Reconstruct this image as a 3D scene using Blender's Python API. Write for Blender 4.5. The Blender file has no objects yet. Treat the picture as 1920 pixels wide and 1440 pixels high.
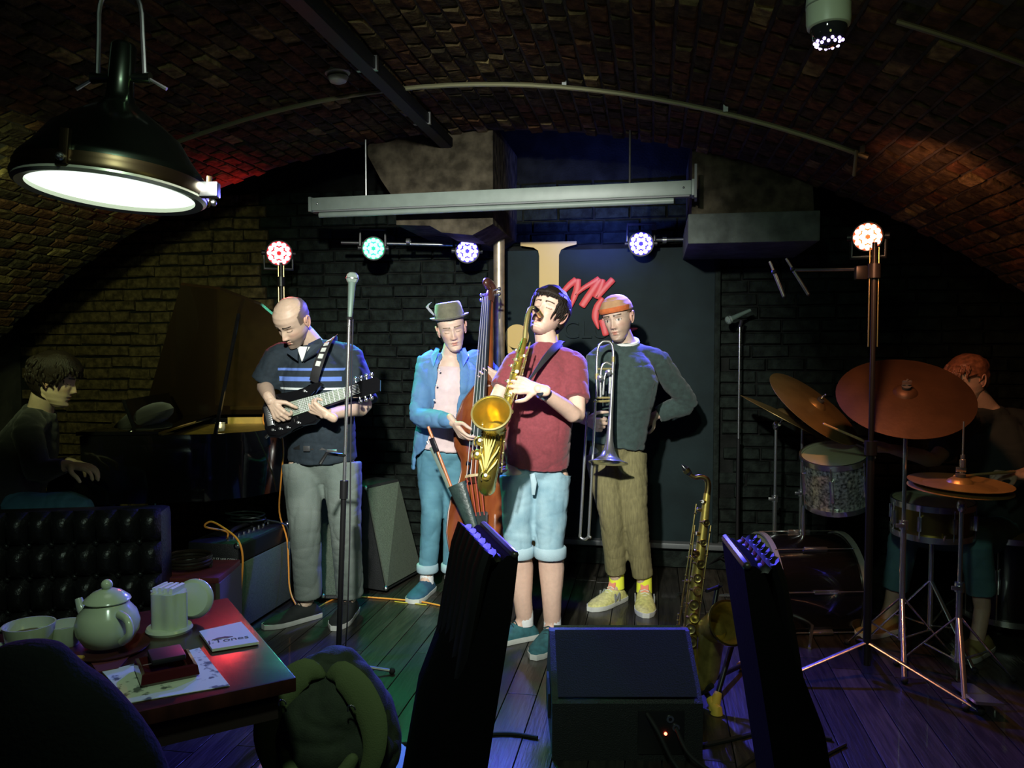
import bpy, bmesh, math, random
from mathutils import Vector as V, Matrix, noise

random.seed(7)
S = bpy.context.scene
C = S.collection
R = math.radians
PI = math.pi

# ---------------------------------------------------------------- camera
cam = bpy.data.objects.new('camera', bpy.data.cameras.new('camera'))
C.objects.link(cam)
cam.location = (0, 0, 1.42)
cam.rotation_euler = (R(87.52), 0, R(10))
cam.data.sensor_width = 36
cam.data.lens = 28.125
cam.data.clip_start = 0.02
S.camera = cam

# ---------------------------------------------------------------- world, lights, exposure
S.view_settings.view_transform = 'Standard'
S.view_settings.look = 'None'
S.view_settings.gamma = 1
S.view_settings.use_curve_mapping = False
S.view_settings.exposure = 0
w = bpy.data.worlds.new('cellar_dark')
S.world = w
w.use_nodes = True
w.node_tree.nodes['Background'].inputs[0].default_value = (0.35, 0.5, 0.45, 1)
w.node_tree.nodes['Background'].inputs[1].default_value = 0.002

def lamp(kind, name, loc, col, watts, aim=None, size=0.1, angle=60, blend=0.5):
    d = bpy.data.lights.new(name, kind)
    d.energy = watts
    d.color = col
    if kind == 'AREA':
        d.size = size
    else:
        d.shadow_soft_size = size
    if kind == 'SPOT':
        d.spot_size = R(angle)
        d.spot_blend = blend
    o = bpy.data.objects.new(name, d)
    C.objects.link(o)
    o.location = loc
    if aim:
        o.rotation_euler = (V(aim) - V(loc)).to_track_quat('-Z', 'Y').to_euler()
    return o

# the house spotlight above the audience that lights the band
lamp('SPOT', 'front_spotlight', (-0.5, 0.5, 2.42), (1, 1, 0.93), 980, aim=(-0.85, 4.0, 1.3), size=0.05, angle=50, blend=0.9)
lamp('SPOT', 'front_wash', (-0.2, 0.4, 2.45), (0.72, 1, 0.78), 80, aim=(-0.9, 4.2, 0.3), size=0.08, angle=95, blend=1)
# added unseen fills: pendant bounce for the vault, light for the left wall
lamp('POINT', 'vault_fill', (0.5, 1.0, 1.75), (0.82, 0.95, 0.28), 4, size=0.15)
lamp('SPOT', 'left_wall_fill', (-2.2, 2.0, 2.15), (0.8, 0.98, 0.4), 105, aim=(-3.6, 5.2, 1.2), size=0.08, angle=60, blend=1)
# the coloured stage pars
BLUE, GREEN, RED, WARM = (0.09, 0.085, 1), (0.05, 1, 0.4), (1, 0.05, 0.06), (1, 0.36, 0.16)
lamp('SPOT', 'blue_beam', (-1.17, 4.76, 2.03), BLUE, 480, aim=(-0.85, 2.4, 0.0), size=0.05, angle=90, blend=0.9)
lamp('SPOT', 'blue_beam', (-0.08, 4.76, 2.05), BLUE, 420, aim=(0.0, 2.3, 0.0), size=0.05, angle=84, blend=0.9)
lamp('SPOT', 'blue_spill', (-0.35, 4.85, 2.1), (0.1, 0.16, 1), 30, aim=(-0.35, 5.25, 2.35), size=0.05, angle=150, blend=1)  # spot added between the pars to throw their spill onto recess and panel
lamp('SPOT', 'green_beam', (-1.75, 4.76, 2.06), GREEN, 110, aim=(-0.9, 3.4, 0.0), size=0.05, angle=75, blend=0.8)
lamp('SPOT', 'green_beam', (0.56, 4.76, 2.05), GREEN, 110, aim=(0.35, 3.4, 0.0), size=0.05, angle=75, blend=0.8)
lamp('SPOT', 'red_beam', (-2.3, 4.7, 1.97), RED, 60, aim=(-1.4, 2.0, 0.7), size=0.05, angle=60, blend=0.8)
lamp('SPOT', 'red_spill', (-2.35, 4.6, 2.02), RED, 14, aim=(-2.7, 4.2, 2.6), size=0.05, angle=95, blend=1)
lamp('SPOT', 'warm_beam', (0.78, 3.2, 1.93), WARM, 40, aim=(1.35, 3.6, 0.9), size=0.04, angle=120, blend=0.8)
lamp('SPOT', 'warm_spill', (0.8, 3.22, 1.97), WARM, 7, aim=(1.5, 3.8, 2.2), size=0.04, angle=90, blend=1)

# ---------------------------------------------------------------- materials
MATS = {}
def mat(name, col, rough=0.6, metal=0.0, var=0.0, scale=20, bump=0.0, bscale=80, emit=0, coat=0, trans=0, col2=None, stretch=(1, 1, 1), attr=None, sheen=0, spec=0.5):
    if name in MATS:
        return MATS[name]
    m = bpy.data.materials.new(name)
    m.use_nodes = True
    n, l = m.node_tree.nodes, m.node_tree.links
    b = n['Principled BSDF']
    b.inputs['Base Color'].default_value = (*col, 1)
    b.inputs['Roughness'].default_value = rough
    b.inputs['Metallic'].default_value = metal
    b.inputs['Coat Weight'].default_value = coat
    b.inputs['Transmission Weight'].default_value = trans
    b.inputs['Sheen Weight'].default_value = sheen
    b.inputs['Specular IOR Level'].default_value = spec
    if emit:
        b.inputs['Emission Color'].default_value = (*col, 1)
        b.inputs['Emission Strength'].default_value = emit
    tc = n.new('ShaderNodeTexCoord')
    mp = n.new('ShaderNodeMapping')
    mp.inputs['Scale'].default_value = stretch
    l.new(tc.outputs['Object'], mp.inputs['Vector'])
    src = None
    if attr:
        a = n.new('ShaderNodeVertexColor')
        a.layer_name = attr
        src = a.outputs['Color']
    if var or col2:
        t = n.new('ShaderNodeTexNoise')
        t.inputs['Scale'].default_value = scale
        t.inputs['Detail'].default_value = 5
        l.new(mp.outputs[0], t.inputs['Vector'])
        r = n.new('ShaderNodeValToRGB')
        r.color_ramp.elements[0].position = 0.35
        r.color_ramp.elements[1].position = 0.68
        c2 = col2 or tuple(min(1, c * (1 + var)) for c in col)
        c1 = col if col2 else tuple(c * (1 - var) for c in col)
        if attr:
            c1, c2 = (1 - var,) * 3, (1,) * 3
        r.color_ramp.elements[0].color = (*c1, 1)
        r.color_ramp.elements[1].color = (*c2, 1)
        l.new(t.outputs['Fac'], r.inputs['Fac'])
        if src:
            x = n.new('ShaderNodeMix')
            x.data_type = 'RGBA'
            x.blend_type = 'MULTIPLY'
            x.inputs['Factor'].default_value = 1
            l.new(src, x.inputs['A'])
            l.new(r.outputs['Color'], x.inputs['B'])
            src = x.outputs['Result']
        else:
            src = r.outputs['Color']
    if src:
        l.new(src, b.inputs['Base Color'])
    if bump:
        t2 = n.new('ShaderNodeTexNoise')
        t2.inputs['Scale'].default_value = bscale
        t2.inputs['Detail'].default_value = 4
        l.new(mp.outputs[0], t2.inputs['Vector'])
        bp = n.new('ShaderNodeBump')
        bp.inputs['Strength'].default_value = bump
        bp.inputs['Distance'].default_value = 0.01
        l.new(t2.outputs['Fac'], bp.inputs['Height'])
        l.new(bp.outputs['Normal'], b.inputs['Normal'])
    MATS[name] = m
    return m

# ---------------------------------------------------------------- mesh helpers (all work in world metres)
def basis(z, hint=None):
    z = V(z).normalized()
    h = V(hint) if hint else (V((0, 0, 1)) if abs(z.z) < 0.9 else V((0, 1, 0)))
    x = h.cross(z)
    if x.length < 1e-6:
        x = V((1, 0, 0)).cross(z)
    x.normalize()
    return x, z.cross(x).normalized(), z

def ring(bm, c, x, y, rx, ry, n, ph=0):
    return [bm.verts.new(V(c) + x * (rx * math.cos(2 * PI * k / n + ph)) + y * (ry * math.sin(2 * PI * k / n + ph))) for k in range(n)]

def skin(bm, a, b):
    n = len(a)
    for k in range(n):
        bm.faces.new((a[k], a[(k + 1) % n], b[(k + 1) % n], b[k]))

def box(bm, c, s, rot=None, bev=0.0):
    c = V(c)
    m = rot or Matrix.Identity(3)
    vs = []
    for i in (-1, 1):
        for j in (-1, 1):
            for k in (-1, 1):
                vs.append(bm.verts.new(c + m @ V((i * s[0] / 2, j * s[1] / 2, k * s[2] / 2))))
    fs = [bm.faces.new([vs[q] for q in f]) for f in ((0, 1, 3, 2), (4, 6, 7, 5), (0, 4, 5, 1), (2, 3, 7, 6), (0, 2, 6, 4), (1, 5, 7, 3))]
    if bev:
        es = {e for f in fs for e in f.edges}
        bmesh.ops.bevel(bm, geom=list(es), offset=bev, segments=2, affect='EDGES', profile=0.6)

def frame(x=None, z=None, y=None):
    if x is not None and z is not None:
        x, z = V(x).normalized(), V(z).normalized()
        y = z.cross(x).normalized()
        z = x.cross(y)
    elif y is not None and z is not None:
        y, z = V(y).normalized(), V(z).normalized()
        x = y.cross(z).normalized()
        z = x.cross(y)
    return Matrix((x, y, z)).transposed()

def smoothpath(pts, sub=4, closed=False):
    p = [V(q) for q in pts]
    out = []
    n = len(p)
    for i in range(n - 1):
        a, b, c, d = p[max(i - 1, 0)], p[i], p[i + 1], p[min(i + 2, n - 1)]
        for k in range(sub):
            t = k / sub
            out.append(0.5 * (2 * b + (c - a) * t + (2 * a - 5 * b + 4 * c - d) * t * t + (3 * b - a - 3 * c + d) * t ** 3))
    out.append(p[-1])
    return out

def lerplist(v, m):
    n = len(v)
    out = []
    for i in range(m):
        t = i / (m - 1) * (n - 1) if m > 1 else 0
        k = min(int(t), n - 2) if n > 1 else 0
        f = t - k
        out.append(tuple(p * (1 - f) + q * f for p, q in zip(v[k], v[min(k + 1, n - 1)])))
    return out

def tube(bm, pts, r, n=8, up=None, cap=True, sub=0, round_ends=False):
    """swept tube; r is a number, a list of numbers or a list of (rx, ry)"""
    p = [V(q) for q in pts]
    rr = r if isinstance(r, (list, tuple)) else [r] * len(p)
    rr = [(q, q) if not isinstance(q, (list, tuple)) else tuple(q) for q in rr]
    if sub:
        m = (len(p) - 1) * sub + 1
        p = smoothpath(p, sub)
        rr = lerplist(rr, m)
    if round_ends:
        d0, d1 = (p[0] - p[1]).normalized(), (p[-1] - p[-2]).normalized()
        a, b = rr[0], rr[-1]
        k0, k1 = min(a), min(b)
        p = [p[0] + d0 * k0 * 0.95, p[0] + d0 * k0 * 0.7] + p + [p[-1] + d1 * k1 * 0.7, p[-1] + d1 * k1 * 0.95]
        rr = [(a[0] * .3, a[1] * .3), (a[0] * .72, a[1] * .72)] + rr + [(b[0] * .72, b[1] * .72), (b[0] * .3, b[1] * .3)]
    rings = []
    x = None
    for i, c in enumerate(p):
        t = (p[min(i + 1, len(p) - 1)] - p[max(i - 1, 0)])
        if t.length < 1e-9:
            t = V((0, 0, 1))
        t.normalize()
        if up is not None or x is None:
            x, y, _ = basis(t, up)
        else:
            x = (x - t * x.dot(t)).normalized()
            y = t.cross(x)
        rings.append(ring(bm, c, x, y, rr[i][0], rr[i][1], n))
    for a, b in zip(rings, rings[1:]):
        skin(bm, a, b)
    if cap:
        bm.faces.new(list(reversed(rings[0])))
        bm.faces.new(rings[-1])
    return rings

def lathe(bm, prof, o, axis=(0, 0, 1), n=24, hint=None, cap=False):
    """prof: (radius, distance along axis)"""
    x, y, z = basis(axis, hint)
    o = V(o)
    rings = []
    for r, h in prof:
        rings.append(ring(bm, o + z * h, x, y, max(r, 1e-4), max(r, 1e-4), n))
    for a, b in zip(rings, rings[1:]):
        skin(bm, a, b)
    if cap:
        bm.faces.new(list(reversed(rings[0])))
        bm.faces.new(rings[-1])

def ball(bm, c, r, n=12, m=8, rot=None):
    """ellipsoid; r number or (rx, ry, rz)"""
    r = (r, r, r) if not isinstance(r, (list, tuple)) else r
    rot = rot or Matrix.Identity(3)
    c = V(c)
    rows = []
    for j in range(1, m):
        th = PI * j / m
        rows.append([bm.verts.new(c + rot @ V((r[0] * math.sin(th) * math.cos(2 * PI * k / n), r[1] * math.sin(th) * math.sin(2 * PI * k / n), r[2] * math.cos(th)))) for k in range(n)])
    t, b = bm.verts.new(c + rot @ V((0, 0, r[2]))), bm.verts.new(c - rot @ V((0, 0, r[2])))
    for k in range(n):
        bm.faces.new((t, rows[0][k], rows[0][(k + 1) % n]))
        bm.faces.new((b, rows[-1][(k + 1) % n], rows[-1][k]))
    for a, q in zip(rows, rows[1:]):
        for k in range(n):
            bm.faces.new((a[k], q[k], q[(k + 1) % n], a[(k + 1) % n]))

def prism(bm, pts, depth):
    """closed outline of 3D points pushed along the vector depth"""
    a = [bm.verts.new(V(p)) for p in pts]
    d = V(depth)
    b = [bm.verts.new(v.co + d) for v in a]
    bm.faces.new(a)
    bm.faces.new(list(reversed(b)))
    skin(bm, b, a)

def obj(name, bm, m, parent=None, smooth=True, kind=None, label=None, angle=40):
    """links the bmesh as one object; a child keeps its place in the world"""
    bmesh.ops.recalc_face_normals(bm, faces=bm.faces)
    me = bpy.data.meshes.new(name)
    if parent is not None:
        o0 = V(parent['at'])
    else:
        xs = [v.co for v in bm.verts]
        o0 = V(((min(c.x for c in xs) + max(c.x for c in xs)) / 2, (min(c.y for c in xs) + max(c.y for c in xs)) / 2, min(c.z for c in xs)))
    bm.transform(Matrix.Translation(-o0))
    bm.to_mesh(me)
    bm.free()
    me.materials.append(m)
    if smooth:
        me.shade_smooth()
        if angle:
            me.set_sharp_from_angle(angle=R(angle))
    o = bpy.data.objects.new(name, me)
    C.objects.link(o)
    if parent is not None:
        o.parent = parent
        o['at'] = tuple(o0)
    else:
        o.location = o0
        o['at'] = tuple(o0)
    if kind:
        o['kind'] = kind
    if label:
        o['label'] = label
    return o

def tag(o, label, cat, group=None):
    o['label'], o['category'] = label, cat
    if group:
        o['group'] = group
    return o

def thing(name, at, label, cat, group=None):
    o = bpy.data.objects.new(name, None)
    o.empty_display_size = 0.1
    C.objects.link(o)
    o.location = at
    o['at'] = tuple(at)
    return tag(o, label, cat, group)

def BM():
    return bmesh.new()

def part(name, m, parent, fn, *a, **k):
    """one-shape part: part('leg', mat, root, tube, pts, r)"""
    kw = {q: k.pop(q) for q in ('smooth', 'label', 'kind', 'angle') if q in k}
    bm = BM()
    fn(bm, *a, **k)
    return obj(name, bm, m, parent, **kw)

def text_mesh(txt, size, M4, depth=0.0, m=None, name='lettering', parent=None, align='CENTER'):
    cu = bpy.data.curves.new(name, 'FONT')
    cu.body = txt
    cu.size = size
    cu.align_x = align
    cu.align_y = 'CENTER'
    cu.extrude = depth
    o = bpy.data.objects.new('tmp', cu)
    C.objects.link(o)
    dg = bpy.context.evaluated_depsgraph_get()
    dg.update()
    me = bpy.data.meshes.new_from_object(o.evaluated_get(dg))
    bpy.data.objects.remove(o)
    bm = BM()
    bm.from_mesh(me)
    bm.transform(M4)
    return obj(name, bm, m, parent, smooth=False)

def m4(o, x, z):
    """placement matrix: origin o, text runs along x, its face looks along z"""
    f = frame(x=x, z=z)
    m = f.to_4x4()
    m.translation = V(o)
    return m

# ---------------------------------------------------------------- shared materials
CHROME = mat('chrome', (0.78, 0.8, 0.8), 0.22, 0.95)
STEEL = mat('brushed_steel', (0.5, 0.52, 0.52), 0.3, 1, var=0.15, scale=30)
BLACK = mat('black_plastic', (0.012, 0.012, 0.013), 0.45)
BLACKMETAL = mat('black_metal', (0.015, 0.015, 0.016), 0.35, 0.3)
GLOSS = mat('piano_lacquer', (0.006, 0.006, 0.007), 0.08, coat=0.6)
RUBBER = mat('black_rubber', (0.01, 0.01, 0.01), 0.8)

# ---------------------------------------------------------------- the setting
MORTAR = mat('old_mortar', (0.05, 0.046, 0.04), 0.95, var=0.4, scale=12, bump=0.5)
BRICKS = [mat('old_brick_' + k, c, 0.95, var=0.5, scale=25, bump=0.9, bscale=60, spec=.15) for k, c in
          (('red', (0.085, 0.042, 0.02)), ('brown', (0.075, 0.053, 0.025)), ('dark', (0.042, 0.033, 0.019)), ('ochre', (0.19, 0.14, 0.06)))]
BLACKBRICK = mat('black_painted_brick', (0.0085, 0.0125, 0.0098), 0.8, spec=.12, var=0.5, scale=18, bump=0.7, bscale=50)
PLASTER = mat('grey_plaster', (0.085, 0.1, 0.09), 0.85, var=0.4, scale=9, bump=0.5, bscale=30)
BOARD = [mat('stained_floorboard_' + k, c, 0.38, var=0.45, scale=9, stretch=(6, 0.6, 1), bump=0.25, bscale=14, coat=0.15) for k, c in
         (('dark', (0.019, 0.018, 0.014)), ('mid', (0.027, 0.025, 0.019)), ('worn', (0.04, 0.036, 0.027)))]

VX, VZ, VR = -1.0, -2.14, 4.8      # vault axis and radius
YE, YB = 4.5, 5.3                  # edge of the vault, back wall
XL, XR = -4.71, 2.71               # feet of the vault

# floor: a base slab and boards laid on it
fb = BM(); box(fb, ((XL + XR) / 2, 2.0, -0.05), (XR - XL + 0.4, 7.4, 0.06))
floor = obj('floor', fb, mat('floor_slab', (0.01, 0.009, 0.008), 0.9), smooth=False, kind='structure')
rest = BM()
made = 0
x = XL
while x < XR:
    wd = 0.125
    y = -1.6 + random.random() * 0.6
    while y < YB:
        ln = 0.9 + random.random() * 0.9
        y1 = min(y + ln, YB)
        see = y1 > 1.9 and -0.75 * y1 - 0.8 < x < 0.48 * y1 + 0.3
        bm = BM() if see and made < 290 else rest
        box(bm, (x + wd / 2, (y + y1) / 2, -0.011), (wd - 0.004, y1 - y - 0.004, 0.022 + random.uniform(-0.001, 0.0)), bev=0.0015 if bm is not rest else 0)
        if bm is not rest:
            made += 1
            obj('floorboard', bm, random.choice(BOARD), floor, smooth=False)
        y = y1
    x += wd
obj('floorboard_spread', rest, BOARD[0], floor, smooth=False, kind='stuff')

# vault: mortar shell and bricks
def vp(a, r=VR):
    return VX + r * math.sin(a), VZ + r * math.cos(a)
A0 = math.asin((XR - VX) / VR)
bm = BM()
n = 60
prev = None
for k in range(n + 1):
    a = -A0 + 2 * A0 * k / n
    X, Z = vp(a); X2, Z2 = vp(a, VR + 0.2)
    row = [bm.verts.new(q) for q in ((X, -1.4, Z), (X, YE, Z), (X2, YE, Z2), (X2, -1.4, Z2))]
    if prev:
        for j in range(4):
            bm.faces.new((prev[j], prev[(j + 1) % 4], row[(j + 1) % 4], row[j]))
    prev = row
ceiling = obj('ceiling', bm, MORTAR, kind='structure')

def brick_bm(c, sx, sy, sz, rot, target=None):
    bm = target if target is not None else BM()
    j = lambda: random.uniform(-0.004, 0.004)
    vs = []
    for i in (-1, 1):
        for k in (-1, 1):
            vs.append((i, k))
    top = [bm.verts.new(V(c) + rot @ V((i * (sx / 2 - 0.006) + j(), k * (sy / 2 - 0.006) + j(), -sz + j()))) for i, k in ((-1, -1), (1, -1), (1, 1), (-1, 1))]
    bot = [bm.verts.new(V(c) + rot @ V((i * sx / 2, k * sy / 2, 0.01))) for i, k in ((-1, -1), (1, -1), (1, 1), (-1, 1))]
    mid = [bm.verts.new(V(c) + rot @ V((i * sx / 2 + j() * .5, k * sy / 2 + j() * .5, -sz * 0.55))) for i, k in ((-1, -1), (1, -1), (1, 1), (-1, 1))]
    bm.faces.new(top); skin(bm, bot, mid); skin(bm, mid, top)
    return bm

def visible(p, pad=1.02):
    q = V(p) - V((0, 0, 1.42))
    f = V((-0.1735, 0.9839, -0.0433)); r = V((0.9848, 0.1736, 0)); u = r.cross(f)
    d = q.dot(f)
    return d if d > 0.3 and abs(q.dot(r) / d) < 0.64 * pad and abs(q.dot(u) / d) < 0.48 * pad else 0

cells = []
da = 0.0765 / VR
a = -A0 + da
row = 0
while a < A0 - da:
    y = 1.5 + (0.066 if row % 2 else 0) + random.uniform(-0.01, 0.01)
    while y < YE - 0.07:
        X, Z = vp(a)
        d = visible((X, y + 0.06, Z))
        if d:
            cells.append((d, a, y))
        y += 0.134
    a += da
    row += 1
cells.sort(key=lambda q: q[0])
bulk = [BM() for _ in BRICKS]
for i, (d, a, y) in enumerate(cells):
    X, Z = vp(a)
    rot = frame(x=(math.cos(a), 0, -math.sin(a)), z=(math.sin(a), 0, math.cos(a)))
    q = random.choices((0, 1, 2, 3), (4, 4, 3, 0.7))[0]
    prj = random.uniform(0.008, 0.02)
    ly = 0.12 + random.uniform(-0.008, 0.004)
    if i < 300:
        obj('brick', brick_bm((X, y + 0.06, Z), 0.064, ly, prj, rot), BRICKS[q], ceiling, smooth=False)
    else:
        brick_bm((X, y + 0.06, Z), 0.064, ly, prj, rot, bulk[q])
for q, b in enumerate(bulk):
    obj('brick_spread', b, BRICKS[q], ceiling, smooth=False, kind='stuff')

# back wall, side walls, wall behind the audience, roof of the stage recess
bm = BM(); box(bm, ((XL + XR) / 2, YB + 0.11, 1.45), (XR - XL + 0.4, 0.2, 2.9))
wall_back = obj('wall_back', bm, mat('dark_mortar', (0.009, 0.01, 0.009), 0.9, spec=.1, var=0.4, scale=9, bump=0.5), smooth=False, kind='structure')
for nm, X in (('wall_left', XL - 0.1), ('wall_right', XR + 0.1)):
    bm = BM(); box(bm, (X, 2.0, 1.45), (0.2, 6.8, 2.9))
    obj(nm, bm, mat('side_wall_plaster', (0.03, 0.028, 0.024), 0.9, var=0.4, scale=7, bump=0.6, bscale=20), smooth=False, kind='structure')
bm = BM(); box(bm, ((XL + XR) / 2, -1.45, 1.45), (XR - XL + 0.4, 0.1, 2.9))
obj('wall_front', bm, MATS['side_wall_plaster'], smooth=False, kind='structure')
bm = BM(); box(bm, ((XL + XR) / 2, (YE + YB) / 2 + 0.1, 2.95), (XR - XL + 0.4, YB - YE + 0.25, 0.1))
obj('ceiling_recess', bm, PLASTER, smooth=False, kind='structure')

# bricks of the back wall: brown at left, black paint behind the stage
wb = []
z = 0.06
row = 0
while z < 2.5:
    x = -4.68 + (0.12 if row % 2 else 0)
    while x < XR - 0.1:
        bw = 0.223 if x > -2.75 else random.uniform(0.13, 0.25)
        if not (-1.0 < x + 0.11 < 0.42 and z < 2.1):
            d = visible((x + 0.11, YB, z))
            if d:
                hid = (-3.3 < x < -1.95 and z < 1.0) or x > 1.6
                wb.append((d + (3 if hid else 0), x, z, bw))
        x += bw + 0.012
    z += 0.082
    row += 1
wb.sort(key=lambda q: q[0])
bulkb = [BM(), BM()]
rotb = frame(x=(1, 0, 0), z=(0, 1, 0))
for i, (d, x, z, bw) in enumerate(wb):
    black = x > -2.75
    m = BLACKBRICK if black else random.choices(BRICKS, (3, 4, 3, 1))[0]
    args = ((x + bw / 2, YB, z + 0.036 + (0 if black else random.uniform(-.004, .004))), bw, 0.071 if black else random.uniform(.064, .076), random.uniform(0.008, 0.032), rotb @ Matrix.Rotation(random.uniform(-.025, .025), 3, 'Z'))
    if i < 300:
        obj('brick', brick_bm(*args), m, wall_back, smooth=False)
    else:
        brick_bm(*args, bulkb[0 if black else 1])
obj('brick_spread', bulkb[0], BLACKBRICK, wall_back, smooth=False, kind='stuff')
obj('brick_spread', bulkb[1], BRICKS[1], wall_back, smooth=False, kind='stuff')

# corbels that carry the vault on the back wall
bm = BM()
prism(bm, [(x, YE - 0.02, z) for x, z in ((-0.9, 2.13), (-1.02, 2.07), (-1.2, 2.09), (-1.27, 2.13), (-1.47, 2.14), (-1.47, 2.27), (-1.56, 2.4), (-1.66, 2.58), (-1.6, 2.64), (-0.9, 2.7))], (0, YB - YE + 0.02, 0))
cl = obj('pillar_corbel', bm, mat('rough_spandrel', (0.06, 0.05, 0.034), 0.95, spec=.1, var=0.5, scale=14, bump=0.9, bscale=18), smooth=False, kind='structure')
bm = BM()
prism(bm, [(x, YE - 0.02, z) for x, z in ((0.2, 2.03), (0.84, 2.03), (0.82, 2.36), (0.2, 2.56))], (0, YB - YE + 0.02, 0))
cr = obj('pillar_corbel', bm, MATS['rough_spandrel'], smooth=False, kind='structure')
bm = BM(); box(bm, (0.52, YE + 0.35, 2.07), (0.68, 0.8, 0.16), bev=0.008)
obj('impost_block', bm, PLASTER, cr, smooth=False)

# smooth painted panel behind the stage with its frame and ledge
PANEL = mat('dark_green_panel', (0.0075, 0.0155, 0.0165), 0.65, spec=.12, var=0.2, scale=5, bump=0.08, bscale=40)
bm = BM(); box(bm, (-0.29, YB - 0.03, 1.12), (1.35, 0.05, 1.9))
panel = obj('trim_1', bm, PANEL, smooth=False, kind='structure')
for X in (-0.985, 0.4):
    part('edge_strip', BLACKBRICK, panel, box, (X, YB - 0.035, 1.12), (0.035, 0.075, 1.92), bev=0.006)
part('ledge', mat('ledge_paint', (0.09, 0.1, 0.1), 0.4), panel, box, (-0.1, YB - 0.06, 0.16), (1.75, 0.13, 0.035), bev=0.008)
part('riser', BLACKBRICK, panel, box, (-0.1, YB - 0.03, 0.075), (1.7, 0.06, 0.13))

# brass coloured pole at the stage back
pb = (-0.965, 5, 0.239)
pole = thing('steel_pole', (-1.0, 5.0, 0), 'thin brass toned pole rising behind the double bass to the vault', 'pole')
part('shaft', mat('worn_brass_pole', (0.5, 0.4, 0.27), 0.38, .7, var=0.2, scale=20), pole, tube, [(-0.965, 5.0, 0.02), (-0.965, 5.0, 2.35)], 0.036, n=16)
part('base_flange', STEEL, pole, lathe, [(0.0, 0), (0.075, 0), (0.075, 0.012), (0.045, 0.02), (0.038, 0.03)], (-0.965, 5.0, 0))

# ---------------------------------------------------------------- figures: tools
def fused(bm, voxel, iters=4):
    """melts overlapping closed shapes into one continuous surface"""
    bmesh.ops.recalc_face_normals(bm, faces=bm.faces)
    me = bpy.data.meshes.new('tmp')
    bm.to_mesh(me)
    bm.free()
    o = bpy.data.objects.new('tmp', me)
    C.objects.link(o)
    r = o.modifiers.new('r', 'REMESH')
    r.mode = 'VOXEL'
    r.voxel_size = voxel
    if iters:
        s = o.modifiers.new('s', 'SMOOTH')
        s.iterations = iters
        s.factor = 0.5
    dg = bpy.context.evaluated_depsgraph_get()
    dg.update()
    m2 = bpy.data.meshes.new_from_object(o.evaluated_get(dg))
    out = BM()
    out.from_mesh(m2)
    bpy.data.objects.remove(o)
    bpy.data.meshes.remove(me)
    bpy.data.meshes.remove(m2)
    return out

def creases(bm, amp=0.005, freq=14, seed=0, flow=(1, 1, 0.45)):
    """folds in cloth"""
    bm.normal_update()
    mv = []
    for v in bm.verts:
        p = V((v.co.x * flow[0], v.co.y * flow[1], v.co.z * flow[2])) * freq + V((seed * 3.1, seed * 1.7, 0))
        q = V((v.co.x * 0.5, v.co.y * 0.5, v.co.z * 1.6)) * freq * 0.9 + V((0, seed, seed * 2.3))
        h = -(1 - abs(noise.noise(p))) ** 5 * 0.8 + noise.noise(p * 0.5) * 0.7 - (1 - abs(noise.noise(q))) ** 9 * 0.55
        mv.append((v, v.normal * (h * amp)))
    for v, d in mv:
        v.co += d

def cloth(name, bm, voxel, m, parent, amp=0.005, freq=14, seed=0, iters=4, flow=(1, 1, 0.45), label=None):
    b = fused(bm, voxel, iters)
    creases(b, amp, freq, seed, flow)
    return obj(name, b, m, parent, angle=0, label=label)

def interp(tab, z):
    if z <= tab[0][0]:
        return tab[0][1]
    for (a, u), (b, v) in zip(tab, tab[1:]):
        if z <= b:
            t = (z - a) / (b - a)
            t = t * t * (3 - 2 * t) * 0.5 + t * 0.5
            return u + (v - u) * t
    return tab[-1][1]

HW = ((-.122, .012), (-.117, .024), (-.105, .036), (-.085, .047), (-.055, .058), (-.02, .066), (.01, .071), (.04, .0745), (.065, .072), (.088, .06), (.104, .043), (.114, .024), (.119, .004))
HF = ((-.122, .052), (-.117, .07), (-.105, .081), (-.09, .081), (-.075, .081), (-.06, .085), (-.045, .085), (-.02, .085), (.0, .083), (.02, .088), (.045, .089), (.068, .08), (.09, .058), (.106, .03), (.115, .008), (.119, -.012))
HB = ((-.122, .03), (-.117, .015), (-.105, -.005), (-.085, -.04), (-.055, -.07), (-.02, -.087), (.01, -.097), (.045, -.1), (.075, -.09), (.095, -.068), (.108, -.045), (.116, -.026), (.119, -.016))
def g2(x, sx, z, sz):
    return math.exp(-(x / sx) ** 2 - (z / sz) ** 2)

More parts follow.
